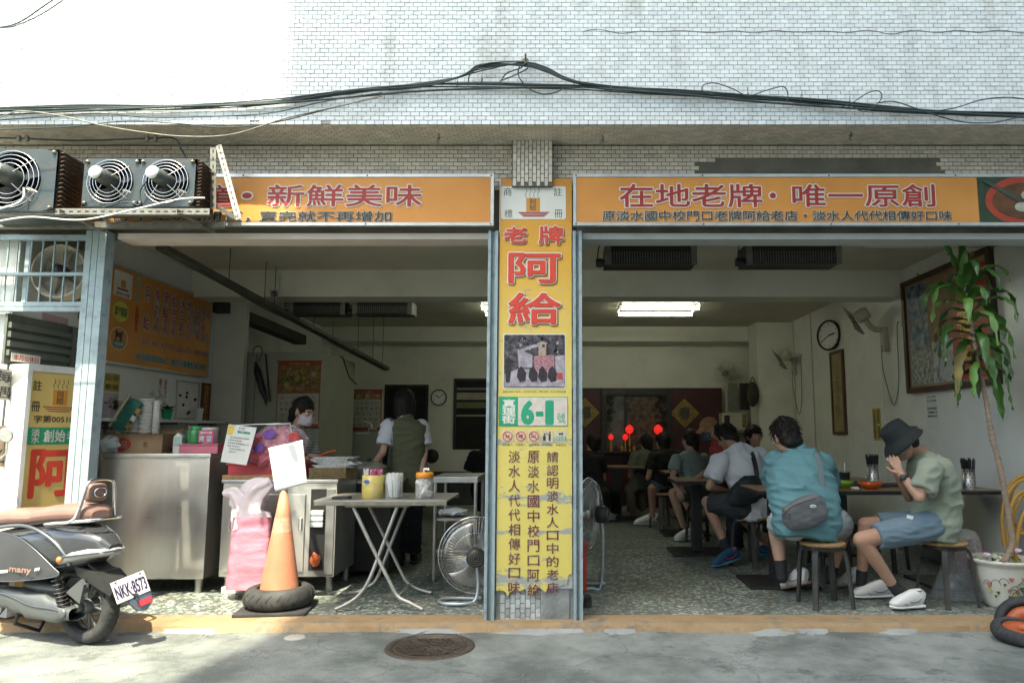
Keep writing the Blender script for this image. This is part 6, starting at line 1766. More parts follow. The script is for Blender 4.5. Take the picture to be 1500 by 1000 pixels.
 # engine
 def ecase(u, v):
  th = 2 * math.pi * u
  k = v * 5; s = -.03 + .155 * k
  hh = [.045, .085, .095, .085, .075, .04][min(5, int(round(k)))]
  h0 = [.225, .235, .255, .275, .29, .30][min(5, int(round(k)))]
  c, sn = math.cos(th), math.sin(th)
  return S(s, .10 + .055 * abs(c) ** .5 * (1 if c > 0 else -1), h0 + hh * abs(sn) ** .7 * (1 if sn > 0 else -1))
 MB().grid(ecase, 22, 20).build('engine_case', eng, t)
 for (s, h, r_) in ((.02, .235, .03), (.64, .30, .03)): MB().lathe([(r_, 0), (r_, .008), (r_ * .7, .012), (0, .013)], S(s, .155, h), 18, axis=l).build('case_cap', eng, t)
 MB().tube(spline([S(.68, .157, .34), S(.5, .158, .325), S(.3, .158, .27), S(.1, .157, .26), S(.0, .154, .24)], 5), .005, 6).build('case_rib', silver, t)
 loft([(.06, .33, .37, .05), (.14, .325, .41, .09), (.3, .33, .43, .11), (.45, .35, .42, .1)], 16).build('air_box', eng, t)
 MB().tube([S(.06, .12, .24), S(.09, .12, .50)], .014, 10).build('damper', M['black'], t)
 c_ = []
 for i in range(90):
  a = i * .5; c_.append(S(.065 + .024 * i / 90, .12, .28 + .19 * i / 90) + f * .030 * math.cos(a) + l * .030 * math.sin(a))
 MB().tube(c_, .006, 6).build('spring', M['black'], t)
 MB().lathe([(.028, 0), (.028, .03), (.02, .035)], S0(.0, .06, .228), 14, axis=l).build('axle_nut', eng, t)
 MB().prism([S(-.06, .09, .30), S(.04, .09, .37), S(.0, .09, .40), S(-.1, .09, .46), (S(-.12, .09, .43))], l * .02).build('fender_stay', eng, t)
 # stands
 MB().tube(spline([S(.60, .10, .22), S(.61, .15, .14), S(.63, .19, .08), S(.61, .22, .035), S(.56, .25, .02)], 5), .011, 8).build('side_stand', eng, t)
 MB().tube([S(.62, .17, .09), S(.55, .19, .075)], .008, 8).build('stand_arm', eng, t)
 MB().lathe([(.02, -.01), (.022, 0), (.018, .012)], S(.545, .255, .022), 12, axis=(0, -1, .2)).build('stand_foot', eng, t)
 MB().tube([S(.45, .12, .2), S(.5, .10, .10), S(.42, .0, .04), S(.5, -.10, .10)], .012, 8).build('centre_stand', M['black'], t)
 # front half, beyond the photo edge
 MB().box(S(1.0, 0, .30) - V((.24, .14, .05)), S(1.0, 0, .30) + V((.16, .14, .05)), .02).build('floorboard', body2, t)
 loft([(1.12, .32, .60, .15), (1.2, .38, .98, .17), (1.3, .55, .95, .10), (1.36, .6, .75, .05)], 18).build('leg_shield', body, t)
 MB().tube([S(1.24, .03, .25), S(1.17, .0, 1.02)], .03, 10).build('fork', M['black'], t)
 MB().tube(spline([S(1.08, .32, .99), S(1.14, .2, 1.02), S(1.18, 0, 1.0), S(1.14, -.2, 1.02), S(1.08, -.32, .99)], 6), .014, 8).build('handlebar', M['black'], t)
 return t
scooter()
# ------------------------------------------------------------------ stools and tables
SEAT_M = pbr('round_wood_seat', (.33, .20, .09), .4, var=.2, vs=6, stretch=(6, 1, 1), stain=(.14, .08, .04), sa=.4, ss=6)
def make_stool(label, x, y, rz=0.):
 t = thing('round_stool', label, 'stool', (x, y, .05), 0, group='round-seated black-legged stools')
 o = V((x, y, .05))
 MB().lathe([(0, .425), (.150, .425), (.160, .432), (.160, .445), (.152, .452), (0, .4525)], o, 36).build('seat', SEAT_M, t)
 MB().lathe([(.135, .395), (.14, .4), (.14, .4245)], o, 28).build('under_ring', M['black_wood'], t)
 for k in range(4):
  a = rz + math.pi / 4 + k * math.pi / 2
  d = V((math.cos(a), math.sin(a), 0)); s_ = V((-d.y, d.x, 0))
  path = spline([o + d * .05 + EZ * .41, o + d * .12 + EZ * .408, o + d * .158 + EZ * .38, o + d * .172 + EZ * .31, o + d * .185 + EZ * .15, o + d * .198 + EZ * .0], 4)
  vs, fs = [], []
  for i, p in enumerate(path):
   dr = (path[min(i + 1, len(path) - 1)] - path[max(i - 1, 0)]).normalized()
   nn_ = dr.cross(s_).normalized()
   for a_, b_ in ((-1, -1), (1, -1), (1, 1), (-1, 1)): vs.append(p + s_ * .019 * a_ + nn_ * .011 * b_)
  for i in range(len(path) - 1):
   for q in range(4): fs.append((i * 4 + q, i * 4 + (q + 1) % 4, (i + 1) * 4 + (q + 1) % 4, (i + 1) * 4 + q))
  fs += [(3, 2, 1, 0), tuple(len(vs) - 4 + q for q in range(4))]
  MB().add(vs, fs).build('leg', M['black_wood'], t)
 return t
st0 = make_stool('stool carrying the man in the teal shirt, nearest the kerb', 1.90, .38, .12)
def stool(x, y, rz, label):
 c = copy_tree(st0, loc=(x, y, .05), rz=rz, label=label)
 return c
stool(2.80, .42, .2, 'stool carrying the man in the bucket hat')
stool(2.52, 1.98, 0, 'empty round stool behind the counter table under the orange bowl')
stool(1.78, 1.92, .5, 'stool carrying the man in the white t-shirt with black bag')
stool(1.58, 3.25, .2, 'stool carrying the seated woman in the pale blue-grey top')
stool(1.34, 4.55, .3, 'stool under the diner in the black t-shirt')
stool(2.05, 2.02, .3, 'empty stool between the white-shirted and teal-shirted men')
stool(2.95, 1.75, .6, 'empty stool under the wall side of the counter table')
TOPM = pbr('table_veneer', (.26, .15, .075), .35, var=.15, vs=3, stretch=(1, 8, 1), coat=.2)
def dining_table(x0, x1, y0, y1, z, label, legs):
 t = thing('dining_table', label, 'table', ((x0 + x1) / 2, (y0 + y1) / 2, .05), group='dark-edged dining tables')
 MB().box((x0, y0, z - .006), (x1, y1, z), .002).build('tabletop', TOPM, t)
 MB().box((x0 - .004, y0 - .004, z - .036), (x1 + .004, y1 + .004, z - .0065), .003).build('edge_band', M['black'], t)
 for lx in legs:
  MB().box((lx - .05, (y0 + y1) / 2 - .05, .075), (lx + .05, (y0 + y1) / 2 + .05, z - .037), .004).build('leg', M['black'], t)
  MB().box((lx - .28, (y0 + y1) / 2 - .25, .0505), (lx + .28, (y0 + y1) / 2 + .25, .074), .008).build('foot_plate', M['black'], t)
 return t
TZ = .826
dining_table(1.57, 3.53, .85, 1.45, TZ, 'long front dining table with the bowls and chopstick holders', (1.78, 3.22))
dining_table(1.15, 3.2, 2.35, 2.95, .80, 'second dining table behind the man in the white t-shirt', (1.4, 2.9))
dining_table(1.25, 3.2, 3.75, 4.3, .80, 'third dining table behind the seated woman in pale blue-grey', (1.5, 2.9))
dining_table(.55, 2.2, 5.1, 5.7, .80, 'rear dining table in front of the altar cabinet', (.8, 1.9))
def ontab(px, Y): p = at(px, 712, Y); return V((p.x, Y, TZ + .0005))
def bowl(px, Y, r_, h, mat, label, nm='bowl'):
 k = ontab(px, Y)
 t = thing(nm, label, 'bowl', tuple(k))
 MB().lathe([(r_ * .45, 0), (r_ * .5, .006), (r_ * .8, h * .5), (r_, h), (r_ * .97, h), (r_ * .76, h * .5), (r_ * .4, .012), (0, .012)], k, 32).build('bowl_body', mat, t)
 return t, k
t_, k = bowl(1275, .98, .10, .055, pbr('orange_melamine', (.62, .11, .02), .3, coat=.4, var=.05), 'orange soup bowl with chopsticks across it on the front table')
MB().tube([k + V((-.02, -.03, .06)), k + V((.16, .01, .062))], .004, 6).build('chopstick', M['wood_top'], None, 'pale chopstick laid across the orange bowl', 'chopstick')
bowl(1236, 1.05, .085, .06, pbr('green_melamine', (.20, .36, .03), .3, coat=.4, var=.05), 'lime green bowl beside the teal-shirted man on the front table')
k = ontab(1238, 1.25)
t = thing('drink_cup', 'black paper cup with a clear straw behind the green bowl', 'cup', tuple(k))
MB().lathe([(.033, 0), (.045, .115), (.047, .116), (.047, .12), (.043, .119), (0, .117)], k, 22).build('cup_body', pbr('black_print', (.04, .04, .04), .4, var=.4, vs=60), t)
MB().lathe([(.047, .1205), (.048, .124), (.04, .128), (0, .129)], k, 22).build('lid', clr, t)
MB().tube([k + V((0, 0, .12)), k + V((.005, 0, .2))], .004, 6).build('straw', ws, t)
k = ontab(1262, 1.28)
MB().box(k + V((-.24, -.09, 0)), k + V((.36, .12, .02)), .006).build('serving_tray', M['black'], None, 'flat black tray at the back of the front table', 'tray')
perf = pbr('perforated_steel', (.42, .41, .38), .35, metal=.9, var=.15)
def holder(px, Y, z, label, sc_=1.):
 k = ontab(px, Y); k.z += z
 t = thing('chopstick_holder', label, 'holder', tuple(k), group='steel chopstick holders')
 h = .165 * sc_; r_ = .047 * sc_
 MB().lathe([(r_, 0), (r_, h), (r_ * .95, h), (r_ * .93, .01), (0, .008)], k, 28).build('tube', perf, t)
 s_ = MB()
 for j in range(6):
  for i in range(10):
   a = 2 * math.pi * (i + (j % 2) * .5) / 10
   d = V((math.cos(a), math.sin(a), 0))
   s_.lathe([(.0052, 0), (.0045, .0012), (0, .0013)], k + d * r_ * 1.0 + EZ * (h * (j + .8) / 6.5), 8, axis=d)
 s_.build('hole', M['black'], t)
 rg_ = random.Random(int(px))
 for i in range(44):
  a, q = rg_.uniform(0, 6.28), r_ * .85 * math.sqrt(rg_.random())
  x, y = q * math.cos(a), q * math.sin(a)
  MB().tube([k + V((x * .8, y * .8, .02)), k + V((x * 1.5, y * 1.5, h + .075 + rg_.uniform(-.012, .012)))], .0042, 4).build('chopstick', M['black'], t)
holder(1279.5, 1.3, .02, 'steel holder full of black chopsticks on the tray left of the hat')
holder(1420, .93, 0, 'steel holder full of black chopsticks at the right end of the front table')
k = ontab(1400, .95)
MB().lathe([(.018, 0), (.02, .06), (.012, .075), (.013, .09), (0, .091)], k, 14).build('sauce_bottle', M['black'], None, 'small dark bottle between the hat man and right chopstick holder', 'bottle')
k = ontab(1252, .92)
crumple(MB(), k + V((0, 0, .012)), .035, .02, .012, 4, 14, .4).build('used_tissue', M['paper'], None, 'crumpled paper tissue beside the green bowl', 'tissue')
# ------------------------------------------------------------------ things on the right wall
def rw(px, py): return wl(px, py, XR)
bt = thing('notice_board', 'large brown-framed picture board with blue and red posters behind the plant', 'picture board', tuple(rw(1400, 570)))
ya, yb = rw(1455, 400).y, rw(1330, 450).y
zu, zd = (rw(1450, 368).z + rw(1328, 418).z) / 2, (rw(1462, 558).z + rw(1333, 572).z) / 2
MB().box((XR - .03, ya, zd), (XR - .002, yb, zu)).build('backing', pbr('cork_tan', (.30, .20, .12), .7, var=.15), bt)
for a_, b_, c_, d_ in ((ya - .03, ya + .02, zd - .03, zu + .03), (yb - .02, yb + .03, zd - .03, zu + .03), (ya + .0205, yb - .0205, zu - .02, zu + .03), (ya + .0205, yb - .0205, zd - .03, zd + .02)):
 MB().box((XR - .055, a_, c_), (XR - .001, b_, d_), .004).build('frame_bar', pbr('dark_frame', (.06, .032, .018), .4, var=.2), bt)
bw2, bh2 = yb - ya, zu - zd
def bq(u0, v0, u1, v1, mat, nm, lv=0):   # u from the far (left in photo) end
 MB().box((XR - .0315 - lv * .0015, yb - bw2 * u1, zd + bh2 * v0), (XR - .0305 - lv * .0015, yb - bw2 * u0, zd + bh2 * v1)).build(nm, mat, bt)
pb1 = pbr('photo_blue', (.10, .15, .20), .5, var=.9, vs=14, stain=(.45, .47, .44), sa=.9, ss=9)
pr1 = pbr('poster_red', (.42, .03, .02), .45, var=.25, vs=6, stain=(.2, .01, .01), sa=.5, ss=3)
bq(.04, .62, .30, .96, pb1, 'poster'); bq(.04, .36, .30, .61, pb1, 'poster'); bq(.04, .04, .32, .35, pbr('print_grey', (.32, .34, .30), .6, var=.6, vs=24, stain=(.08, .09, .09), sa=.8, ss=26), 'poster')
bq(.33, .04, .58, .40, pbr('print_blue_white', (.42, .45, .44), .5, var=.2, stain=(.03, .06, .12), sa=1, ss=7), 'poster')
bq(.58, .04, .97, .72, pr1, 'poster', 1); bq(.80, .5, .97, .93, pr1, 'poster', 2)
k = MB(); text(k, '福\n氣', (XR - .035, yb - bw2 * .72, zd + bh2 * .4), V((0, -1, 0)), EZ, w=.22, h=.5, bold=.02); k.build('lettering', M['gold'], bt)
for y in (ya + .3, yb - .3):
 MB().tube([V((XR - .02, y, zu + .03)), V((XR - .03, y, zu + .06)), V((XR - .01, y + .02, zu + .06))], .006, 6).build('hanger', M['galv'], bt)
clock(rw(1223, 491) + V((-.07, 0, 0)), .2, (-.9, -.42, 0), 'round black-rimmed clock on the right wall above the framed scroll', (2, 40))
fs_ = thing('framed_scroll', 'tall narrow framed scroll under the wall clock', 'picture', tuple(rw(1226, 630)))
ya, yb, zu, zd = rw(1236, 520).y, rw(1219, 520).y, rw(1227, 516).z, rw(1230, 634).z
MB().box((XR - .02, ya, zd), (XR - .002, yb, zu)).build('paper', pbr('scroll_tan', (.33, .27, .14), .7, var=.25, vs=5), fs_)
for a_, b_, c_, d_ in ((ya - .02, ya + .018, zd - .02, zu + .02), (yb - .018, yb + .02, zd - .02, zu + .02), (ya + .0185, yb - .0185, zu - .018, zu + .02), (ya + .0185, yb - .0185, zd - .02, zd + .018)):
 MB().box((XR - .035, a_, c_), (XR - .001, b_, d_)).build('frame_bar', pbr('brown_frame', (.10, .05, .025), .4), fs_)
k = MB(); text(k, '山\n高\n水\n長', (XR - .0215, (ya + yb) / 2, (zu * .5 + zd * .5)), V((0, -1, 0)), EZ, w=(yb - ya) * .35, h=(zu - zd) * .6); k.build('lettering', pbr('faded_ink', (.18, .13, .07), .7), fs_)
XN = XR
def notice_r(px0, py0, px1, py1, lines, label, pm, ink, name='paper_notice', vertical=False, hs=.6):
 a, b = rw(px0, py0), rw(px1, py1)
 return notice(name, b.y, a.y, min(a.z, b.z), max(a.z, b.z), lines, label, pm, ink, X=XR, vertical=vertical, hs=hs)
notice_r(1278, 598, 1292, 645, ['阿給魚丸湯外帶', '內用請先點餐'], 'yellow vertical price strip on the wall behind the hat man', yel, 'black_ink', vertical=True, hs=.6)
notice_r(1357, 579, 1376, 629, ['公告', '訂位專線', '', '請先填寫菜單', '交給櫃檯人員', '謝謝您的合作', '', '', ''], 'white instruction sheet on the wall right of the hat man', 'paper', 'black_ink', hs=.55)
def wall_fan(bx, by, hx, hy, label, X=XR, up=True):
 b, hd_ = wl(bx, by, X), wl(hx, hy, X - .25)
 t = thing('wall_fan', label, 'fan', tuple(b), group='beige wall fans of the dining bay')
 MB().box(b + V((-.06, -.045, -.22)), b + V((-.002, .045, .05)), .01).build('wall_plate', M['beige'], t)
 MB().tube(spline([b + V((-.04, 0, .02)), b + V((-.14, .02, .03)), hd_ + V((.02, -.05, -.06))], 5), [.03] * 11, 12).build('arm', M['beige'], t)
 ax = V((-.75, .45, -.45)).normalized()
 q = ax.to_track_quat('Z', 'Y')
 MB().lathe([(0, -.09), (.06, -.085), (.075, -.04), (.072, .05), (.04, .07), (0, .075)], hd_, 20, axis=ax).build('motor', M['beige'], t)
 c = hd_ + ax * .1
 for i in range(3):
  a0 = i * 2.0944 + .9
  def bf(u, v):
   aa = a0 + (u - .5) * (.45 + .7 * v); rr = .03 + .165 * v
   return c + q @ V((rr * math.cos(aa), rr * math.sin(aa), (u - .5) * .05))
  MB().grid(bf, 6, 6).build('blade', pbr('smoky_blade', (.28, .28, .24), .3, alpha=.75), t, solid=.002)
 MB().lathe([(.035, -.02), (.035, .02), (0, .03)], c, 14, axis=ax).build('hub', M['galv'], t)
 MB().tube(spline([b + V((-.062, 0, -.15)), b + V((-.062, .01, -.4)), b + V((-.02, -.05, -.75)), b + V((-.015, -.14, -.8)), b + V((-.015, -.25, -.55)), b + V((-.015, -.28, .0)), b + V((-.012, -.33, .05))], 6), .004, 5).build('cord', M['black'], t)
 MB().tube([b + V((-.062, .02, -.2)), b + V((-.062, .02, -.85))], .002, 4).build('pull_cord', M['beige'], t)
wall_fan(1299, 485, 1262, 462, 'beige wall fan on the right wall beside the round clock')
wall_fan(1166, 528, 1150, 520, 'beige wall fan farther back on the right wall beyond the clock')
p = rw(1326, 470)
MB().box(p + V((-.02, -.05, -.06)), p + V((-.002, .05, .06)), .004).build('wall_socket', M['beige'], None, 'beige wall socket left of the picture board', 'socket')
MB().tube(spline([wl(1452, 362, XR - .02), wl(1475, 352, XR - .02), wl(1500, 343, XR - .02), wl(1540, 325, XR - .02)], 6), .01, 6).tube(spline([wl(1450, 366, XR - .02), wl(1470, 350, XR - .03), wl(1500, 338, XR - .03), wl(1540, 322, XR - .02)], 6), .006, 6).build('wall_cable', M['galv'], None, 'bundle of thin cables at the top right ceiling corner', 'cable')
p = wl(1137, 470, 3.585)
for px_ , yy in ((1128, 6.1), (1160, 5.3)):
 MB().tube([V((XR - .012, yy, .2)), V((XR - .012, yy, CZ - .03))], .007, 6).build('wall_conduit', M['beige'], None, 'thin beige conduit down the right wall, %s one' % ('farther' if yy > 6 else 'nearer'), 'conduit')
# nook at the back: microwave on shelf, hanging bag, fan, clutter
nk = thing('corner_shelf', 'low shelf across the back right corner carrying the microwave', 'shelf', tuple(at(1080, 640, 6.6)))
a, b = at(1057, 629, 6.75), at(1110, 634, 6.75)
MB().box((a.x, 6.7, a.z - .04), (3.04, YB - .05, a.z)).build('board', M['galv'], nk)
MB().box((a.x + .02, 6.72, .05), (a.x + .06, 6.8, a.z - .041)).box((2.98, 6.72, .05), (3.03, 6.8, a.z - .041)).build('leg', M['galv'], nk)
zsh = a.z
mw = thing('microwave_oven', 'cream microwave oven on the back corner shelf', 'microwave', (at(1072, 610, 6.8).x, 6.8, zsh))
x0, x1 = at(1058, 610, 6.75).x, at(1095, 610, 6.75).x
MB().box((x0, 6.75, zsh + .001), (x1, 7.1, zsh + .27), .008).build('case', M['beige'], mw)
MB().box((x0 + .03, 6.745, zsh + .05), (x0 + .12, 6.7495, zsh + .23)).build('door_window', M['black'], mw)
MB().box((x1 - .09, 6.746, zsh + .03), (x1 - .02, 6.7495, zsh + .25)).build('control_panel', pbr('olive_sticker', (.14, .14, .03), .6, var=.5, vs=20), mw)
p = at(1103, 575, 6.15)
t = thing('hanging_bag', 'dark brown bag hanging on the column in the back right corner', 'bag', tuple(p))
crumple(MB(), p + V((0, 0, -.03)), .09, .05, .19, 3, 26, .12).build('body', pbr('brown_bag', (.045, .032, .018), .7, var=.3), t)
MB().tube(spline([p + V((-.05, 0, .12)), p + V((0, 0, .24)), p + V((.05, 0, .12))], 6), .008, 6).build('strap', M['black'], t)
p = at(1064, 546, 6.9)
t = thing('pedestal_fan', 'pale caged fan above the microwave in the back corner', 'fan', tuple(p))
g = MB()
for rr in (.06, .11, .16, .2): g.tube([p + V((rr * math.cos(a_), -.05 + rr * .2, rr * math.sin(a_))) for a_ in [2 * math.pi * i / 24 for i in range(24)]], .003, 4, closed=True)
for i in range(24): g.tube([p + V((.02 * math.cos(i * .262), -.06, .02 * math.sin(i * .262))), p + V((.2 * math.cos(i * .262), -.01, .2 * math.sin(i * .262)))], .0018, 3)
g.build('guard', M['beige'], t)
MB().lathe([(.05, 0), (.06, .08), (0, .09)], p, 14, axis=(0, 1, 0)).build('motor', M['galv'], t)
for i in range(3):
 a0 = i * 2.09
 MB().prism([p + V((r_ * math.cos(a0 + t_), .0, r_ * math.sin(a0 + t_))) for r_, t_ in ((.03, 0), (.17, -.1), (.17, .7), (.03, 1.1))], (0, .004, 0)).build('blade', M['beige'], t)
MB().tube([p + V((0, .04, -.03)), V((p.x, p.y + .04, zsh + .28))], .015, 8).build('pole', M['beige'], t)
for i, (a_, b_, y_, lb) in enumerate(((1075, 545, 6.95, 'picture frame leaning behind the microwave, left of two'), (1092, 560, 6.9, 'dark picture frame leaning behind the microwave, right of two'))):
 p = at(a_, 575, y_)
 MB().box(p + V((-.09, 0, -.28)), p + V((.06, .02, .16)), .004).build('picture_frame', M['black_wood'] if i else M['galv'], None, lb, 'frame')
# ------------------------------------------------------------------ altar cabinet on the back wall
ac = thing('altar_cabinet', 'dark red altar cabinet wall with a carved framed recess', 'cabinet', (1.2, YB - .2, .05))
A0, A1 = at(822, 568, 7.0), at(1057, 568, 7.0)
MB().box((A0.x - .3, 7.0, .05), (A1.x, YB - .005, A0.z), .006).build('body', M['dark_red'], ac)
f0, f1 = at(881, 570, 6.95), at(985, 657, 6.95)
fm = pbr('black_carving', (.02, .018, .012), .45, var=.3)
for a_, b_, c_, d_ in ((f0.x, f1.x, f0.z - .10, f0.z), (f0.x, f1.x, f1.z - .03, f1.z), (f0.x, f0.x + .08, f1.z, f0.z - .1), (f1.x - .08, f1.x, f1.z, f0.z - .1)):
 MB().box((a_ + .0005, 6.93, c_ + .0005), (b_ - .0005, 6.999, d_ - .0005), .004).build('frame_bar', fm, ac)
mid = at(916, 600, 6.95).x
MB().box((mid - .02, 6.94, f1.z + .001), (mid + .02, 6.998, f0.z - .101), .004).build('frame_bar', fm, ac)
MB().box((f0.x + .081, 6.975, f1.z), (mid - .021, 6.996, f0.z - .101)).build('glass_panel', pbr('grey_glazing', (.10, .10, .085), .3, var=.5, vs=5), ac)
MB().box((mid + .021, 6.975, f1.z), (f1.x - .081, 6.996, f0.z - .101)).build('carved_panel', pbr('carved_relief', (.08, .055, .035), .5, var=.9, vs=14, bump=.02, bs=16, stain=(.03, .02, .012), sa=.8, ss=10), ac)
rg = random.Random(12)
k = MB()
for side in (0, 1):
 for i in range(26):
  x = (f0.x + .1 + rg.uniform(0, .1)) if side == 0 else (f1.x - .1 - rg.uniform(0, .14))
  z = f0.z - .12 - rg.random() ** 2 * .55
  r_ = rg.uniform(.015, .04)
  k.tube([V((x + r_ * math.cos(a_), 6.955 + .01 * math.sin(a_ * 3), z + r_ * math.sin(a_))) for a_ in [2 * math.pi * q / 10 for q in range(10)]], .007, 5, closed=True)
k.build('scroll_carving', fm, ac, kind='stuff')
k = MB()
for i in range(9):
 x = f0.x + .08 + i * .035
 k.tube([V((x, 6.926, f0.z - .07)), V((x, 6.926, f0.z - .03)), V((x + .025, 6.926, f0.z - .03)), V((x + .025, 6.926, f0.z - .055)), V((x + .012, 6.926, f0.z - .055))], .003, 4)
k.build('fret_border', M['galv'], ac, kind='stuff')
MB().box((f0.x - .1, 6.72, f1.z - .07), (f1.x + .1, 6.998, f1.z - .031), .005).build('altar_shelf', fm, ac)
zal = f1.z - .031
lampm = pbr('red_lamp_shade', (.4, .02, .015), .35, emit=(1, .03, .03), es=.14, var=0)
for px_, py_, r_, lb in ((895, 640, .045, 'small red altar lamp at the left end'), (916, 640, .048, 'small red altar lamp below the middle upright'), (922, 629, .068, 'large red lotus lamp left on the altar'), (964, 629, .072, 'large red lotus lamp right on the altar')):
 p = at(px_, py_, 6.82)
 t = thing('altar_lamp', lb, 'lamp', (p.x, p.y, zal), group='lit red altar lamps')
 MB().lathe([(.03, 0), (.012, .02), (.010, p.z - zal - r_ * .8)], V((p.x, p.y, zal + .0005)), 12).build('stem', M['gold'], t)
 MB().lathe([(r_ * .35, -r_), (r_ * .8, -r_ * .6), (r_, 0), (r_ * .85, r_ * .6), (r_ * .3, r_ * 1.1), (0, r_ * 1.2)], p, 18).build('lamp_shade', lampm, t)
for i in range(5):
 p = at(902 + i * 9, 648, 6.80)
 MB().lathe([(.02, 0), (.028, .05), (.02, .08), (.01, .085)], V((p.x, 6.80, zal + .0005)), 12).build('incense_cup', M['gold'] if i % 2 else M['dark_red'], None, ('first', 'second', 'third', 'fourth', 'fifth')[i] + ' small incense cup from the left on the altar shelf', 'cup')
def diamond(px, py, ch, label, r_=.24):
 p = at(px, py, 6.975)
 t = thing('diamond_plaque', label, 'plaque', tuple(p), group='gold diamond spring plaques')
 MB().prism([p + V((0, 0, r_)), p + V((r_, 0, 0)), p + V((0, 0, -r_)), p + V((-r_, 0, 0))], (0, .008, 0)).build('panel', pbr('dull_gold', (.22, .15, .04), .45, metal=.4, var=.4, vs=18), t)
 MB().tube([p + V((0, -.003, r_ * .96)), p + V((r_ * .96, -.003, 0)), p + V((0, -.003, -r_ * .96)), p + V((-r_ * .96, -.003, 0))], .006, 5, closed=True).build('gold_border', M['gold'], t)
 MB().tube([p + V((0, -.003, r_ * .72)), p + V((r_ * .72, -.003, 0)), p + V((0, -.003, -r_ * .72)), p + V((-r_ * .72, -.003, 0))], .003, 5, closed=True).build('inner_border', M['gold'], t)
 k = MB(); text(k, ch, p + V((0, -.004, 0)), EX, EZ, w=r_ * .75, h=r_ * .8, bold=.03); k.build('lettering', M['black_ink'], t)
diamond(857, 604, '福', 'gold diamond plaque reading 福 beside the pillar')
diamond(1003, 605, '春', 'gold diamond plaque reading 春 right of the altar recess')
# ------------------------------------------------------------------ plant pot, hose, bag, tyres
pc0 = fl(1487, 893)
PCX, PCY = pc0.x + .0, .36
pp_ = thing('dracaena_plant', 'tall dracaena with drooping leaves in a flowered white pot', 'potted plant', (PCX, PCY, .05))
ceram = pbr('cream_glaze', (.58, .56, .48), .25, coat=.5, var=.05, stain=(.40, .36, .28), sa=.3, ss=6)
prof = [(.11, 0), (.13, .01), (.135, .04), (.175, .15), (.195, .24), (.195, .28), (.20, .30), (.225, .315), (.23, .33), (.222, .34), (.20, .325), (.185, .30), (.18, .27), (0, .27)]
MB().lathe(prof, (PCX, PCY, .051), 48).build('pot', ceram, pp_)
MB().lathe([(.179, .27), (0, .285)], (PCX, PCY, .0515), 30).build('soil', pbr('soil', (.05, .04, .03), .95, bump=.01), pp_)
def potpt(th, h):
 for (r0_, h0_), (r1_, h1_) in zip(prof[1:6], prof[2:7]):
  if h0_ <= h <= h1_: r_ = r0_ + (r1_ - r0_) * (h - h0_) / (h1_ - h0_); break
 return V((PCX + (r_ + .002) * math.cos(th), PCY + (r_ + .002) * math.sin(th), .051 + h)), V((math.cos(th), math.sin(th), 0))
rg = random.Random(9)
ptm_ = [pbr('painted_rose', (.42, .16, .12), .3), pbr('painted_leaf', (.06, .09, .03), .3), pbr('painted_yellow', (.45, .42, .14), .3), pbr('painted_stem', (.10, .08, .05), .3)]
for i in range(26):
 th = -math.pi / 2 + rg.uniform(-1.3, .7); h = .09 + rg.random() * .14
 p, d = potpt(th, h); s_ = EZ.cross(d); r_ = rg.uniform(.008, .02)
 MB().prism([p + s_ * r_ * (1 + .25 * math.sin(3 * q)) * math.cos(q) + EZ * r_ * (1 + .25 * math.sin(3 * q)) * math.sin(q) for q in [2 * math.pi * k_ / 12 for k_ in range(12)]], d * .001).build('painted_flower', ptm_[i % 3], pp_)
for i in range(12):
 th = -math.pi / 2 + rg.uniform(-1.3, .7); h = .10 + rg.random() * .1
 pts = []
 for q in range(7):
  a_ = q * .5 + rg.uniform(0, .2)
  p, d = potpt(th + .16 * math.cos(a_) * (1 if i % 2 else -1), min(.27, max(.02, h + .035 * math.sin(a_)))); pts.append(p)
 MB().tube(spline(pts, 3), .0016, 4).build('painted_tendril', ptm_[3], pp_)
bark = pbr('ringed_bark', (.30, .22, .16), .8, var=.3, vs=50, stretch=(.3, .3, 3), bump=.004, bs=60)
tk = [V((PCX - .03, PCY, .30))] + pxs([(1482, 800), (1478, 760), (1468, 700), (1459, 660), (1455, 646), (1450, 620), (1445, 590), (1438, 555), (1431, 520), (1424, 480), (1417, 440), (1412, 415)], PCY)
rad_ = [.023, .023, .022, .02, .019, .023, .018, .017, .016, .015, .014, .013, .011]
sp2 = spline(tk, 8)
rr_ = []
for i in range(len(sp2)):
 k_ = i / 8; j = min(int(k_), len(rad_) - 1); j2 = min(j + 1, len(rad_) - 1)
 rr_.append((rad_[j] + (rad_[j2] - rad_[j]) * (k_ - j)) * (1 + .09 * math.sin(i * 2.2)))
MB().tube(sp2, rr_, 12).build('trunk', bark, pp_)
LEAF = [pbr('dracaena_leaf', (.07, .17, .03), .35, var=.3, vs=5, stretch=(1, 1, 1), coat=.2), pbr('dracaena_leaf_dark', (.045, .115, .022), .35, var=.3, vs=5, coat=.2), pbr('dracaena_leaf_pale', (.12, .23, .05), .38, var=.3, vs=5)]
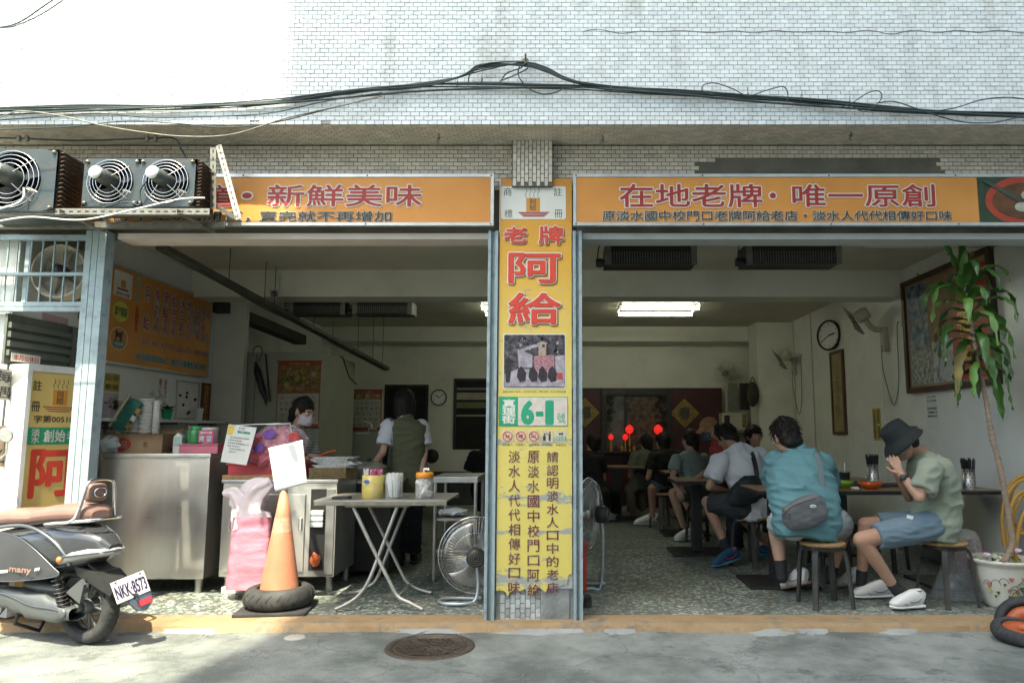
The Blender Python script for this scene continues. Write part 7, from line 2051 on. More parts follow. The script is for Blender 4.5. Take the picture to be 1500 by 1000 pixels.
def dleaf(base, az, elev, L_, w_, droop, i, rgx):
 d = V((math.cos(az), math.sin(az), 0))
 pts = []
 n = 12
 p = V(base); ang = elev
 for k_ in range(n + 1):
  pts.append(p.copy())
  p = p + (d * math.cos(ang) + EZ * math.sin(ang)) * (L_ / n)
  ang = max(-1.5, ang - droop * (.4 + 1.4 * k_ / n) / n * 2)
 s0 = V((-d.y, d.x, 0))
 tw = rgx.uniform(-.7, .7)
 vs, fs = [], []
 for k_, q in enumerate(pts):
  t_ = k_ / n
  w__ = w_ * (math.sin(math.pi * min(1, .12 + t_ * .88)) ** .7) * (1 - .15 * t_) if k_ < n else .002
  dr = (pts[min(k_ + 1, n)] - pts[max(k_ - 1, 0)]).normalized()
  s_ = (s0 * math.cos(tw * t_) + dr.cross(s0) * math.sin(tw * t_)).normalized()
  nn2 = s_.cross(dr).normalized()
  wav = .012 * math.sin(k_ * 1.9 + i)
  vs += [q - s_ * w__ + nn2 * (w__ * .35 + wav), q - nn2 * .002, q + s_ * w__ + nn2 * (w__ * .35 - wav)]
 for k_ in range(n):
  for c_ in (0, 1): fs.append((k_ * 3 + c_, k_ * 3 + c_ + 1, k_ * 3 + c_ + 4, k_ * 3 + c_ + 3))
 MB().add(vs, fs, True).build('leaf', LEAF[i % 3] if i % 11 else dryleaf, pp_)
dryleaf = pbr('dry_leaf', (.20, .15, .05), .6, var=.4, vs=9)
rg = random.Random(21)
crown = [sp2[-1 - 2 * int(k_)] for k_ in range(16)]
for i in range(44):
 t_ = i / 44
 b = crown[int(t_ * 15)] + V((0, 0, rg.uniform(-.01, .01)))
 az = i * 2.399 + rg.uniform(-.3, .3)
 el = 1.35 - t_ * 1.5 + rg.uniform(-.2, .2)
 if i < 4: el = 1.45;
 dleaf(b, az, el, rg.uniform(.36, .5) * (.62 if i < 3 else 1) * (1.08 - .1 * t_), rg.uniform(.032, .048), 1.5 + t_ * .9 if i > 4 else .35, i, rg)
# ivy-like small plants in the pot
for i in range(60):
 a_, q = rg.uniform(0, 6.28), .2 * math.sqrt(rg.random())
 p = V((PCX + q * math.cos(a_), PCY + q * math.sin(a_), .335 + rg.uniform(0, .06)))
 d = V((math.cos(a_ + rg.uniform(-.8, .8)), math.sin(a_ + rg.uniform(-.8, .8)), rg.uniform(-.2, .7))).normalized(); s_ = d.cross(EZ).normalized(); l_ = rg.uniform(.03, .055)
 MB().add([p, p + d * l_ * .5 + s_ * l_ * .35 + EZ * .004, p + d * l_, p + d * l_ * .5 - s_ * l_ * .35 + EZ * .004], [(0, 1, 2, 3)]).build('small_leaf', LEAF[2] if i % 2 else M['leaf'], pp_)
for p_ in ((1447, 812), (1492, 806)):
 q = at(p_[0], p_[1], PCY - .15)
 crumple(MB(), q, .025, .02, .014, p_[0], 10, .5).build('petal', pbr('lilac_petal', (.5, .36, .5), .6), pp_)
hs = thing('garden_hose', 'coil of yellow hose hanging over the plant pot at the photo edge', 'hose', tuple(at(1490, 780, .62)))
hm = pbr('yellow_hose', (.50, .27, .05), .4, var=.1, coat=.2)
def oval(cx, cy, rx, ry, a0, a1, Y, n=22, tilt=0):
 return [at(cx + rx * math.cos(a) + tilt * math.sin(a), cy - ry * math.sin(a), Y + .02 * math.sin(a * 2)) for a in [a0 + (a1 - a0) * i / n for i in range(n + 1)]]
MB().tube(oval(1502, 742, 28, 40, 0, 6.2, .55), .0135, 10).tube(oval(1512, 740, 34, 42, 0, 6.2, .60), .0135, 10).tube(oval(1498, 778, 22, 58, .4, 4.9, .5), .0135, 10).tube(oval(1510, 782, 28, 62, .4, 4.9, .57), .0135, 10).build('coil', hm, hs)
MB().tube(spline(pxs([(1471, 800), (1468, 760), (1475, 720), (1490, 700), (1510, 694)], .58), 5), .0135, 10).tube(spline(pxs([(1490, 836), (1488, 800), (1496, 760), (1506, 740)], .45), 5), .0135, 10).build('loose_end', hm, hs)
p = fl(1428, 882)
t = thing('clear_rubbish_bag', 'greyish clear bag with pink contents slumped beside the plant pot', 'bag', (p.x, .62, .05))
pc_ = V((p.x + .06, .66, .05))
crumple(MB(), pc_ + V((.05, .03, .28)), .12, .09, .14, 7, 30, .25).build('contents', pbr('mauve_contents', (.24, .10, .14), .5, var=.6, vs=12), t)
crumple(MB(), pc_ + V((.04, .03, .12)), .10, .08, .08, 8, 26, .25).build('contents', pbr('grey_contents', (.22, .22, .22), .6, var=.4), t)
def bagfn(u, v):
 a = 2 * math.pi * u
 r_ = (.19 * (1 - v) ** .35 + .015) * (1 + .25 * noise.noise((math.cos(a) * 1.5, math.sin(a) * 1.5, v * 3)) + .06 * noise.noise((a * 5, v * 4, 2)))
 return pc_ + V((r_ * math.cos(a) - .05 * (1 - v), r_ * .75 * math.sin(a), .003 + .50 * v))
MB().grid(bagfn, 46, 26).build('film', pbr('grey_film', (.55, .57, .56), .12, alpha=.38, bump=.012, bs=14, spec=.8), t)
def tyre2(c, ax, label, Rr=.20, w=.085, rimm=None, nm='small_tyre'):
 t = thing(nm, label, 'tyre', tuple(c))
 rr = w * .5
 prof2 = [(Rr - .06, -w * .4)] + [(Rr - rr + rr * math.cos(a), rr * math.sin(a)) for a in [-1.45 + 2.9 * k_ / 12 for k_ in range(13)]] + [(Rr - .06, w * .4), (Rr - .05, 0), (Rr - .06, -w * .4)]
 MB().lathe(prof2, c, 44, axis=ax).build('tyre', M['rubber'], t)
 q = V(ax).to_track_quat('Z', 'Y'); g = MB()
 for i in range(30):
  a = 2 * math.pi * i / 30
  for sg in (-1, 1): g.tube([V(c) + q @ V((r_ * math.cos(a + d_), r_ * math.sin(a + d_), z_ * sg)) for r_, d_, z_ in ((Rr + .0005, 0, .004), (Rr - .006, .05, rr * .55), (Rr - .02, .08, rr * .85))], .002, 4)
 g.build('tread_groove', M['black'], t, kind='stuff')
 if rimm: MB().lathe([(Rr - .06, -w * .3), (Rr - .065, w * .3), (.045, w * .25), (.04, -w * .25), (Rr - .06, -w * .3)], c, 36, axis=ax).build('rim', rimm, t)
orm = pbr('orange_rim', (.40, .10, .035), .45, var=.15)
tyre2(at(1506, 918, -.22), (-.5, -.82, .32), 'leaning black hand-truck tyre with orange hub, upper of two', .19, .09, orm)
tyre2(V((at(1500, 952, -.35).x + .03, -.33, .052)), (0.0, -.12, 1), 'flat black hand-truck tyre with orange rim lying on the road', .19, .09, orm)
# red bin/stand seen right of the pillar
p = fl(857, 862)
t = thing('red_stool', 'red plastic stool edge showing beside the right pillar post', 'stool', (p.x - .1, 1.05, .05))
x0 = at(856, 700, .8).x
MB().box((x0 - .34, .8, .40), (at(862, 700, .8).x, 1.1, .43), .006).build('seat', M['red_ink2'], t)
for xx in (x0 - .33, x0 - .02):
 for yy in (.82, 1.06): MB().box((xx, yy, .0505), (xx + .035, yy + .03, .399), .004).build('leg', M['red_ink2'], t)
p = fl(868, 888)
MB().box((at(856, 880, .2).x, .30, .0505), (at(868, 880, .2).x, .38, .13), .02).build('rubber_block', M['rubber'], None, 'small black rubber block at the foot of the right pillar post', 'block')
# ------------------------------------------------------------------ people
class Blob:
 def __init__(s): s.b = MB()
 def cap(s, p0, r0, p1, r1, n=14, flat0=False, flat1=False, sq=1.0, side=None):
  """tapered limb from p0 to p1 (rounded ends unless flat); sq flattens it across `side`"""
  p0, p1 = V(p0), V(p1); d = p1 - p0; L_ = d.length
  if L_ < 1e-6: d = V((0, 0, 1)); L_ = 1e-6
  z = d.normalized()
  x = (V(side) - z * V(side).dot(z)).normalized() if side is not None else z.orthogonal().normalized()
  y = z.cross(x)
  prof = []
  if not flat0:
   for k in range(5): a = -math.pi / 2 + math.pi / 2 * k / 5; prof.append((r0 * math.cos(a), r0 * math.sin(a)))
  prof.append((r0, 0));
  prof.append(((r0 + r1) / 2, L_ / 2))
  prof.append((r1, L_))
  if not flat1:
   for k in range(1, 6): a = math.pi / 2 * k / 5; prof.append((r1 * math.cos(a), L_ + r1 * math.sin(a)))
  vs, fs = [], []
  for r_, h in prof:
   for k in range(n):
    t = 2 * math.pi * k / n
    vs.append(p0 + z * h + x * r_ * math.cos(t) + y * r_ * sq * math.sin(t))
  m = len(prof)
  for i in range(m - 1):
   for k in range(n): fs.append((i * n + k, i * n + (k + 1) % n, (i + 1) * n + (k + 1) % n, (i + 1) * n + k))
  fs.append(list(range(n))[::-1]); fs.append([(m - 1) * n + k for k in range(n)])
  s.b.add(vs, fs); return s
 def ell(s, c, rx, ry, rz, fx=None, up=None, n=18):
  up = V(up or (0, 0, 1)).normalized(); fx = V(fx or (1, 0, 0)); fx = (fx - up * fx.dot(up)).normalized(); fy = up.cross(fx)
  vs, fs = [], []
  m = n // 2 + 1
  for j in range(m):
   ph = math.pi * j / (m - 1)
   for k in range(n):
    t = 2 * math.pi * k / n
    vs.append(V(c) + fx * rx * math.sin(ph) * math.cos(t) + fy * ry * math.sin(ph) * math.sin(t) - up * rz * math.cos(ph))
  for j in range(m - 1):
   for k in range(n): fs.append((j * n + k, j * n + (k + 1) % n, (j + 1) * n + (k + 1) % n, (j + 1) * n + k))
  s.b.add(vs, fs); return s
 def loft(s, rings, n=24, p=.85):
  """rings: (centre, half width, half depth, right vector); normals follow the chain"""
  rings = [(V(c), w, d, V(r)) for c, w, d, r in rings]
  out = []
  cs = [r[0] for r in rings]
  for i, (c, w, d, r) in enumerate(rings):
   t = (cs[min(i + 1, len(cs) - 1)] - cs[max(i - 1, 0)]).normalized()
   r = (r - t * r.dot(t)).normalized(); f_ = t.cross(r)
   ring = []
   for k in range(n):
    a = 2 * math.pi * k / n
    ca, sa = math.cos(a), math.sin(a)
    ring.append(c + r * w * abs(ca) ** p * (1 if ca > 0 else -1) + f_ * d * abs(sa) ** p * (1 if sa > 0 else -1))
   out.append(ring)
  vs = [p_ for ring in out for p_ in ring]
  fs = []
  for i in range(len(out) - 1):
   for k in range(n): fs.append((i * n + k, i * n + (k + 1) % n, (i + 1) * n + (k + 1) % n, (i + 1) * n + k))
  fs.append(list(range(n))[::-1]); fs.append([(len(out) - 1) * n + k for k in range(n)])
  s.b.add(vs, fs); return s
 def make(s, name, mat, parent, vox=.012, smooth=4, wr=0., wf=8., seed=0, fold=None, sub=False, extra=None):
  """one continuous skin over all shapes; wr adds cloth folds"""
  me = bpy.data.meshes.new('t'); me.from_pydata([tuple(p) for p in s.b.v], [], s.b.f)
  o = bpy.data.objects.new('t', me); col.objects.link(o)
  md = o.modifiers.new('r', 'REMESH'); md.mode = 'VOXEL'; md.voxel_size = vox; md.use_smooth_shade = True
  if smooth:
   ms = o.modifiers.new('s', 'SMOOTH'); ms.factor = .5; ms.iterations = smooth
  bpy.context.view_layer.update()
  m2 = bpy.data.meshes.new_from_object(o.evaluated_get(bpy.context.evaluated_depsgraph_get()))
  bpy.data.objects.remove(o)
  inv = W[parent].inverted()
  n = len(m2.vertices)
  co = np.empty(n * 3, 'f'); m2.vertices.foreach_get('co', co)
  if wr:
   no = np.empty(n * 3, 'f'); m2.vertex_normals.foreach_get('vector', no)
   c3, n3 = co.reshape(-1, 3), no.reshape(-1, 3)
   fv = V(fold) if fold is not None else V((0, 0, 1))
   for i in range(n):
    p = V(c3[i]); q = p * wf
    q = q + fv * (p.dot(fv) * wf * 1.6)
    a = noise.noise(q + V((seed * 3.1, 0, 0))); b = noise.noise(q * 2.3 + V((0, seed, 5)))
    a = 1 - abs(a) * 3.0
    c3[i] = c3[i] + n3[i] * wr * (max(a, -.6) * .6 + .36 + b * .25)
   co = c3.reshape(-1)
  R3 = np.array(inv)
  c3 = co.reshape(-1, 3) @ R3[:3, :3].T + R3[:3, 3]
  m2.vertices.foreach_set('co', c3.astype('f').reshape(-1))
  m2.materials.clear(); m2.materials.append(mat)
  m2.polygons.foreach_set('use_smooth', [True] * len(m2.polygons)); m2.update()
  if extra is not None:                      # join a finer skin (hands) into the same body mesh
   bm = bmesh.new(); bm.from_mesh(m2); bm.from_mesh(extra); bm.to_mesh(m2); bm.free()
   m2.polygons.foreach_set('use_smooth', [True] * len(m2.polygons))
  m2.name = name
  ob = bpy.data.objects.new(name, m2); _reg(ob, parent)
  return ob
skin_m = {k: pbr('skin_' + k, c, .5, var=.06, vs=12, spec=.4, bump=.0004, bs=200) for k, c in (('light', (.46, .28, .20)), ('tan', (.38, .22, .15)), ('arm', (.34, .19, .125)))}
hairM = pbr('black_hair', (.013, .010, .008), .62, var=.5, vs=60, stretch=(1, 1, .25), bump=.004, bs=90, spec=.3)
def cloth(name, c, rough=.85, var=.07): return pbr(name, c, rough, var=var, vs=5, bump=.0012, bs=260, spec=.25)
def fingers(b, wrist, palm_dir, palm_n, side, L_=.075, curl=.6, spread=.1, sc_=1., tgt=None):
 """hand: palm and five separate bent fingers. palm_dir wrist->knuckles, palm_n out of the palm, side towards the thumb"""
 pd = V(palm_dir).normalized(); pn = V(palm_n); pn = (pn - pd * pn.dot(pd)).normalized(); sd = V(side); sd = (sd - pd * sd.dot(pd) - pn * sd.dot(pn)).normalized()
 w = V(wrist)
 b.cap(w - pd * .03, .026 * sc_, w + pd * .02, .028 * sc_, sq=.7, side=sd)
 k0 = w + pd * .085 * sc_
 for q in (-.028, -.010, .010, .028): b.cap(w + pd * .015, .02 * sc_, k0 + sd * q * sc_, .0125 * sc_, sq=.95, side=sd)
 for q, ln in ((.028, .9), (.0095, 1.0), (-.0095, .93), (-.028, .74)):
  a = k0 + sd * q * sc_; d = (pd + sd * q * spread * 20).normalized(); r_ = .0092 * sc_
  c_ = 0
  for sg, (fl_, rr) in enumerate(((.45, 1.), (.3, .9), (.25, .8))):
   c_ += curl * (.55 if sg == 0 else 1)
   dd = (d * math.cos(c_) + pn * math.sin(c_)).normalized()
   e = a + dd * L_ * ln * fl_ * sc_ * 1.05
   b.cap(a, r_ * rr, e, r_ * rr * .92, n=8); a = e
 a = w + pd * .022 * sc_ + sd * .024 * sc_
 d1 = (pd * .65 + sd * .7 + pn * .25).normalized(); e = a + d1 * .042 * sc_
 b.cap(a, .015 * sc_, e, .011 * sc_, n=8)
 d2 = (pd * .9 + sd * .3 + pn * .35 * (1 + curl)).normalized(); b.cap(e, .011 * sc_, e + d2 * .034 * sc_, .009 * sc_, n=8)
def small_skin(bl, parent, mat, vox=.0035, smooth=2):
 o = bl.make('h', mat, parent, vox, smooth); m = o.data; bpy.data.objects.remove(o); W.pop(o, None) if False else None
 return m
def head(b, c, face, up, s=1.0, ears=True):
 """skull, jaw, nose, lips, brow and ears; face = direction looked at"""
 up = V(up).normalized(); f = V(face); f = (f - up * f.dot(up)).normalized(); r = f.cross(up)
 c = V(c)
 P = lambda x, y, z: c + r * x * s + f * y * s + up * z * s
 b.ell(P(0, -.012, .02), .074 * s, .096 * s, .098 * s, r, up)
 b.ell(P(0, .022, -.035), .060 * s, .066 * s, .078 * s, r, up)
 b.ell(P(0, .045, -.082), .036 * s, .034 * s, .026 * s, r, up)
 b.cap(P(0, .088, .012), .009 * s, P(0, .106, -.022), .013 * s, 8); b.ell(P(.012, .096, -.026), .009 * s, .009 * s, .007 * s, r, up, 8); b.ell(P(-.012, .096, -.026), .009 * s, .009 * s, .007 * s, r, up, 8)
 b.cap(P(-.02, .082, -.052), .007 * s, P(.02, .082, -.052), .007 * s, 8); b.cap(P(-.016, .080, -.063), .008 * s, P(.016, .080, -.063), .008 * s, 8)
 b.cap(P(-.045, .074, .026), .010 * s, P(.045, .074, .026), .010 * s, 8)
 for q in (-1, 1):
  b.ell(P(.04 * q, .066, -.018), .022 * s, .02 * s, .02 * s, r, up, 10)
  if ears: b.ell(P(.077 * q, -.005, -.005), .010 * s, .020 * s, .032 * s, r, up, 10); b.cap(P(.078 * q, -.004, -.02), .009 * s, P(.082 * q, -.01, .018), .010 * s, 8)
 return P
def eyes(P, t, r_, f, s=1.):
 for q in (-1, 1):
  e = MB().sphere(P(.031 * q, .0745, .004), (.013, .013, .008), 12); e.build('eye', M['white_paint'], t)
  MB().sphere(P(.031 * q, .0835, .004), .0066 * s, 10).build('iris', M['black'], t)
  MB().tube([P(.046 * q, .080, .022), P(.031 * q, .090, .027), P(.016 * q, .088, .024)], .0028 * s, 6).build('eyebrow', hairM, t)
def hair_cap(P, t, s=1., kind='short', seed=0, mat=None, vox=.008):
 b = Blob()
 r = (P(1, 0, 0) - P(0, 0, 0)).normalized(); up = (P(0, 0, 1) - P(0, 0, 0)).normalized()
 b.ell(P(0, -.022, .035), .083 * s, .100 * s, .098 * s, r, up)
 b.ell(P(0, -.045, .0), .080 * s, .075 * s, .085 * s, r, up)
 rg_ = random.Random(seed)
 if kind == 'short':
  b.ell(P(0, .05, .085), .06 * s, .04 * s, .03 * s, r, up)
  b.cap(P(-.03, -.07, -.05), .04 * s, P(.03, -.07, -.05), .04 * s)
 if kind == 'bob':
  for q in (-1, 1): b.cap(P(.055 * q, -.02, .03), .045 * s, P(.065 * q, -.03, -.10), .034 * s)
  b.cap(P(0, -.06, .02), .065 * s, P(0, -.065, -.11), .055 * s, flat1=True); b.cap(P(-.05, -.05, .0), .05 * s, P(-.045, -.055, -.115), .04 * s); b.cap(P(.05, -.05, .0), .05 * s, P(.045, -.055, -.115), .04 * s)
 if kind == 'bun':
  b.ell(P(0, -.115, -.03), .04 * s, .04 * s, .045 * s, r, up); b.cap(P(0, -.1, -.05), .035 * s, P(0, -.115, -.10), .03 * s)
 for i in range(70 if kind == 'short' else 40):
  a, ph = rg_.uniform(0, 6.28), rg_.uniform(0, 1.3)
  d = V((math.sin(ph) * math.cos(a), math.sin(ph) * math.sin(a), math.cos(ph)))
  p = P(.078 * d.x, -.022 + .094 * d.y, .035 + .092 * d.z)
  tdir = (r * rg_.uniform(-1, 1) + up * rg_.uniform(-.2, .9) + V((0, 0, .2))).normalized()
  b.cap(p, .007 * s, p + tdir * .022 * s, .003, 6)
 o = b.make('hair', mat or hairM, t, vox, 1, .004, 30., seed, fold=up)
 k = MB()
 for i in range(520 if kind != 'bun' else 60):
  a, ph = rg_.uniform(0, 6.28), rg_.uniform(.05, 1.9)
  d = V((math.sin(ph) * math.cos(a), math.sin(ph) * math.sin(a), math.cos(ph)))
  if d.y > .55 and d.z < .35: continue
  w = V((d.x * math.cos(ph), d.y * math.cos(ph), -math.sin(ph))); w = (w + V((rg_.uniform(-.5, .5), rg_.uniform(-.3, .3), 0))).normalized() * rg_.uniform(.03, .05)
  f_ = lambda q, e: P((d.x + q.x / .08) * (.086 + e), -.022 + (d.y + q.y / .1) * (.103 + e), .035 + (d.z + q.z / .1) * (.100 + e))
  k.tube([f_(w * 0, 0), f_(w * .5, .003), f_(w, .004 + rg_.random() * .006)], [.0022 * s, .0018 * s, .0006], 3, caps=False)
 k.build('hair_strands', mat or hairM, o, kind='stuff')
 return o
def shoe(t, heel, toe, mat, sole, label=None, w=.047, h=.085, name='shoe', accent=None, uptilt=0):
 heel, toe = V(heel), V(toe)
 d = (toe - heel); L_ = d.length; d.normalize(); s_ = d.cross(EZ).normalized(); u_ = s_.cross(d)
 P = lambda a, b_, c_: heel + d * a * L_ + s_ * b_ + u_ * (c_ * 1.35)
 b = Blob()
 b.loft([(P(-.02, 0, .045), w * .62, .05, s_), (P(.08, 0, .055), w * .78, .06, s_), (P(.3, 0, .055), w * .8, .058, s_), (P(.55, 0, .045), w * .92, .046, s_), (P(.8, 0, .034), w, .036, s_), (P(.95, 0, .028), w * .75, .018, s_), (P(1.0, 0, .025), w * .35, .01, s_)], 18)
 b.cap(P(.15, 0, .06), .036, P(.15, 0, h), .037, flat1=True)
 b.cap(P(.3, 0, .07), .028, P(.5, 0, .058), .022)
 o = b.make(name, mat, t, .006, 3)
 if label: o['label'] = label
 bs = Blob(); bs.loft([(P(-.04, 0, .012), w * .7, .012, s_), (P(.1, 0, .012), w * .9, .014, s_), (P(.45, 0, .011), w * .86, .012, s_), (P(.78, 0, .012), w * 1.06, .012, s_), (P(.97, 0, .014), w * .75, .011, s_), (P(1.03, 0, .016), w * .3, .008, s_)], 18)
 bs.make('sole', sole, o, .005, 2)
 k = MB()
 for i in range(5):
  a = .3 + i * .065
  k.tube([P(a, -.022, .078 - i * .006), P(a + .01, 0, .095 - i * .0075), P(a, .022, .078 - i * .006)], .003, 5)
 k.build('lace', accent or M['galv'], o)
 k = MB()
 for sg in (-1, 1):
  k.tube(spline([P(.02, sg * w * .55, .075), P(.18, sg * w * .80, .045), P(.4, sg * w * .88, .035), P(.55, sg * w * .80, .05), P(.5, sg * w * .5, .062)], 4), .0032, 5)
  k.tube(spline([P(.6, sg * w * .95, .02), P(.72, sg * w * .8, .045), P(.74, 0, .058)], 4), .0028, 5)
 k.tube([P(.14 + .09 * math.cos(a), .031 * math.sin(a), .088) for a in [2 * math.pi * q / 14 for q in range(14)]], .006, 6, closed=True)
 k.build('shoe_seam', accent or M['galv'], o, kind='stuff')
 return o
def figure(label, base, J, skin='tan', hand=('L', 'R'), vox=.010, headface=None, headup=(0, 0, 1), hs=1., neck_r=.052, legr=1., armr=1., hands=None, group=None, ears=True, feet=True):
 """body as one continuous skin; J holds the joints"""
 t = thing('person', label, 'person', tuple(base), group=group)
 sk = skin_m[skin]
 b = Blob()
 P = head(b, J['head'], headface, headup, hs, ears)
 nk = V(J['neck'])
 b.cap(nk, neck_r, V(J['head']) + (nk - V(J['head'])) * .35, neck_r * .92)
 if 'torso' in J: b.loft([(c, w * .93, d * .93, r) for c, w, d, r in J['torso']])
 for sd in ('L', 'R'):
  if 'sh' + sd in J:
   s_, e, w = V(J['sh' + sd]), V(J['el' + sd]), V(J['wr' + sd])
   b.cap(s_, .047 * armr, e, .038 * armr); b.cap(e, .038 * armr, e.lerp(w, .35), .037 * armr); b.cap(e.lerp(w, .35), .037 * armr, w, .025 * armr)
  if 'hip' + sd in J and 'kn' + sd in J:
   h_, k, a = V(J['hip' + sd]), V(J['kn' + sd]), V(J['an' + sd])
   b.cap(h_, .085 * legr, k, .058 * legr); c_ = k.lerp(a, .3)
   b.cap(k, .056 * legr, c_, .056 * legr); b.cap(c_, .055 * legr, a, .034 * legr)
   b.ell(k, .056 * legr, .056 * legr, .056 * legr)
 extra = None
 if hands:
  hb = Blob()
  for hd in hands: fingers(hb, *hd[0], **hd[1])
  extra = small_skin(hb, t, sk)
 o = b.make('body', sk, t, vox, 3, extra=extra)
 return t, P
def shirt(t, J, mat, name='shirt', sleeve=.55, sr=.07, grow=.012, vox=.010, wr=.010, wf=7, seed=1, armr=1., fold=(0, 0, 1), collar=True, smooth=4):
 b = Blob()
 b.loft([(c, w + grow, d + grow, r) for c, w, d, r in J['torso']])
 for sd in ('L', 'R'):
  if 'sh' + sd in J and sleeve:
   s_, e = V(J['sh' + sd]), V(J['el' + sd])
   q = s_.lerp(e, sleeve)
   b.cap(s_, (sr - .004) * armr, q, sr * armr, flat1=True)
 nk = V(J['neck'])
 if collar: b.cap(V(J['torso'][-1][0]), .085, nk, .064, flat1=True)
 return b.make(name, mat, t, vox, smooth, wr, wf, seed, fold)
def shorts(t, J, mat, name='shorts', frac=.8, r0=.115, r1=.085, pel=(.17, .13), vox=.010, wr=.009, seed=3, fold=(0, 0, 1), right=None):
 b = Blob()
 for sd in ('L', 'R'):
  h_, k = V(J['hip' + sd]), V(J['kn' + sd])
  b.cap(h_, r0, h_.lerp(k, frac), r1, flat1=True)
 pc_ = (V(J['hipL']) + V(J['hipR'])) / 2
 rt = (V(J['hipR']) - V(J['hipL'])).normalized()
 b.loft([(pc_ - EZ * .085, pel[0] * .85, pel[1] * .9, rt), (pc_, pel[0], pel[1], rt), (pc_ + EZ * .09, pel[0] * .92, pel[1] * .85, rt)])
 return b.make(name, mat, t, vox, 3, wr, 8, seed, fold)
def trouser(t, J, mat, name='trousers', r0=.10, r1=.062):
 b = Blob()
 for sd in ('L', 'R'):
  h_, k, a = V(J['hip' + sd]), V(J['kn' + sd]), V(J['an' + sd])
  b.cap(h_, r0, k, r0 * .75); b.cap(k, r0 * .74, a, r1, flat1=True)
 pc_ = (V(J['hipL']) + V(J['hipR'])) / 2
 rt = (V(J['hipR']) - V(J['hipL'])).normalized()
 b.loft([(pc_ - EZ * .08, .14, .11, rt), (pc_, .165, .12, rt), (pc_ + EZ * .12, .15, .1, rt)])
 return b.make(name, mat, t, .012, 3, .008, 8, 5)
def sock(t, a, k, mat, r_=.04, ln=.055):
 d = (V(k) - V(a)).normalized()
 b = Blob(); b.cap(V(a) - d * .05, r_ * .95, V(a) + d * ln, r_ * 1.08, flat1=True); b.make('sock', mat, t, .008, 2)
def band(pts, w, th, n_, mat, name, t):      # flat strap along points; n_ = outward
 sp = spline(pts, 8); vs, fs = [], []
 for i, p in enumerate(sp):
  d = (sp[min(i + 1, len(sp) - 1)] - sp[max(i - 1, 0)]).normalized()
  nn2 = V(n_); nn2 = (nn2 - d * nn2.dot(d)).normalized(); s_ = d.cross(nn2)
  for a, b_ in ((-1, 0), (1, 0), (1, 1), (-1, 1)): vs.append(p + s_ * w / 2 * a + nn2 * th * b_)
 for i in range(len(sp) - 1):
  for q in range(4): fs.append((i * 4 + q, i * 4 + (q + 1) % 4, (i + 1) * 4 + (q + 1) % 4, (i + 1) * 4 + q))
 fs += [(3, 2, 1, 0), tuple(len(vs) - 4 + q for q in range(4))]
 return MB().add(vs, fs).build(name, mat, t)
wsh = pbr('white_shoe', (.62, .62, .60), .5, var=.05); wso = pbr('white_sole', (.60, .60, .57), .6, var=.08)
dsock = cloth('dark_sock', (.03, .032, .035))
# --- man in bucket hat, facing left, wiping his mouth
A = at
rt = V((0, 1, 0))
J = dict(head=A(1322, 650, .40), neck=A(1352, 664, .40),
         shL=A(1362, 686, .24), elL=A(1347, 728, .17), wrL=A(1320, 694, .27),
         shR=A(1352, 684, .56), elR=A(1332, 728, .62), wrR=A(1312, 690, .48),
         hipL=A(1362, 770, .32), hipR=A(1362, 768, .52), knL=A(1262, 790, .26), knR=A(1268, 768, .60),
         anL=A(1312, 862, .33), anR=A(1262, 845, .62),
         torso=[(A(1366, 788, .42), .17, .125, rt), (A(1370, 762, .42), .17, .13, rt), (A(1374, 735, .42), .165, .125, rt), (A(1370, 706, .41), .18, .125, rt), (A(1361, 684, .40), .185, .11, rt), (A(1354, 670, .40), .12, .08, rt)])
hd = V((-.72, .0, -.62)); hup = V((-.62, 0, .72)) * 1
hup = V((-.55, 0, .83)); hd = V((-.83, 0, -.55))
hl = ((J['wrL'], (A(1304, 662, .33) - J['wrL']), (.2, .9, .1), (-.5, -.1, .3)), dict(curl=.28, L_=.07))
hr = ((J['wrR'], (A(1303, 664, .42) - J['wrR']), (.2, -.9, .1), (.5, .1, .6)), dict(curl=.35, L_=.07))
t, P = figure('seated man in black bucket hat and sage t-shirt wiping his face', (2.80, .42, .05), J, 'tan', headface=hd, headup=hup, hands=[hl, hr], vox=.008)
sage = cloth('sage_cotton', (.235, .265, .205))
shirt(t, J, sage, sleeve=.78, sr=.082, vox=.008, wr=.019, wf=5.5, fold=(-.5, 0, .8), seed=2)
shorts(t, J, cloth('slate_blue_cotton', (.13, .185, .225)), frac=.78, r0=.105, r1=.088, pel=(.165, .12), vox=.008)
MB().obox(A(1333, 757, .245), V((.045, 0, -.012)), V((0, .003, 0)), V((.007, 0, .024))).build('hem_tag', M['white_paint'], t)
sock(t, J['anL'], J['knL'], dsock); sock(t, J['anR'], J['knR'], dsock)
shoe(t, V((fl(1338, 884).x, .30, .055)), V((fl(1288, 884).x, .24, .055)), wsh, wso); shoe(t, V((fl(1300, 872).x + .0, .62, .055)), V((fl(1240, 872).x, .58, .055)), wsh, wso)
b = Blob(); b.ell(P(0, -.025, .03), .082, .098, .085, hd.cross(hup), hup); b.ell(P(0, -.06, -.02), .07, .055, .06, hd.cross(hup), hup); b.make('hair', hairM, t, .008, 2, .003, 40, 3)
eyes(P, t, None, None)
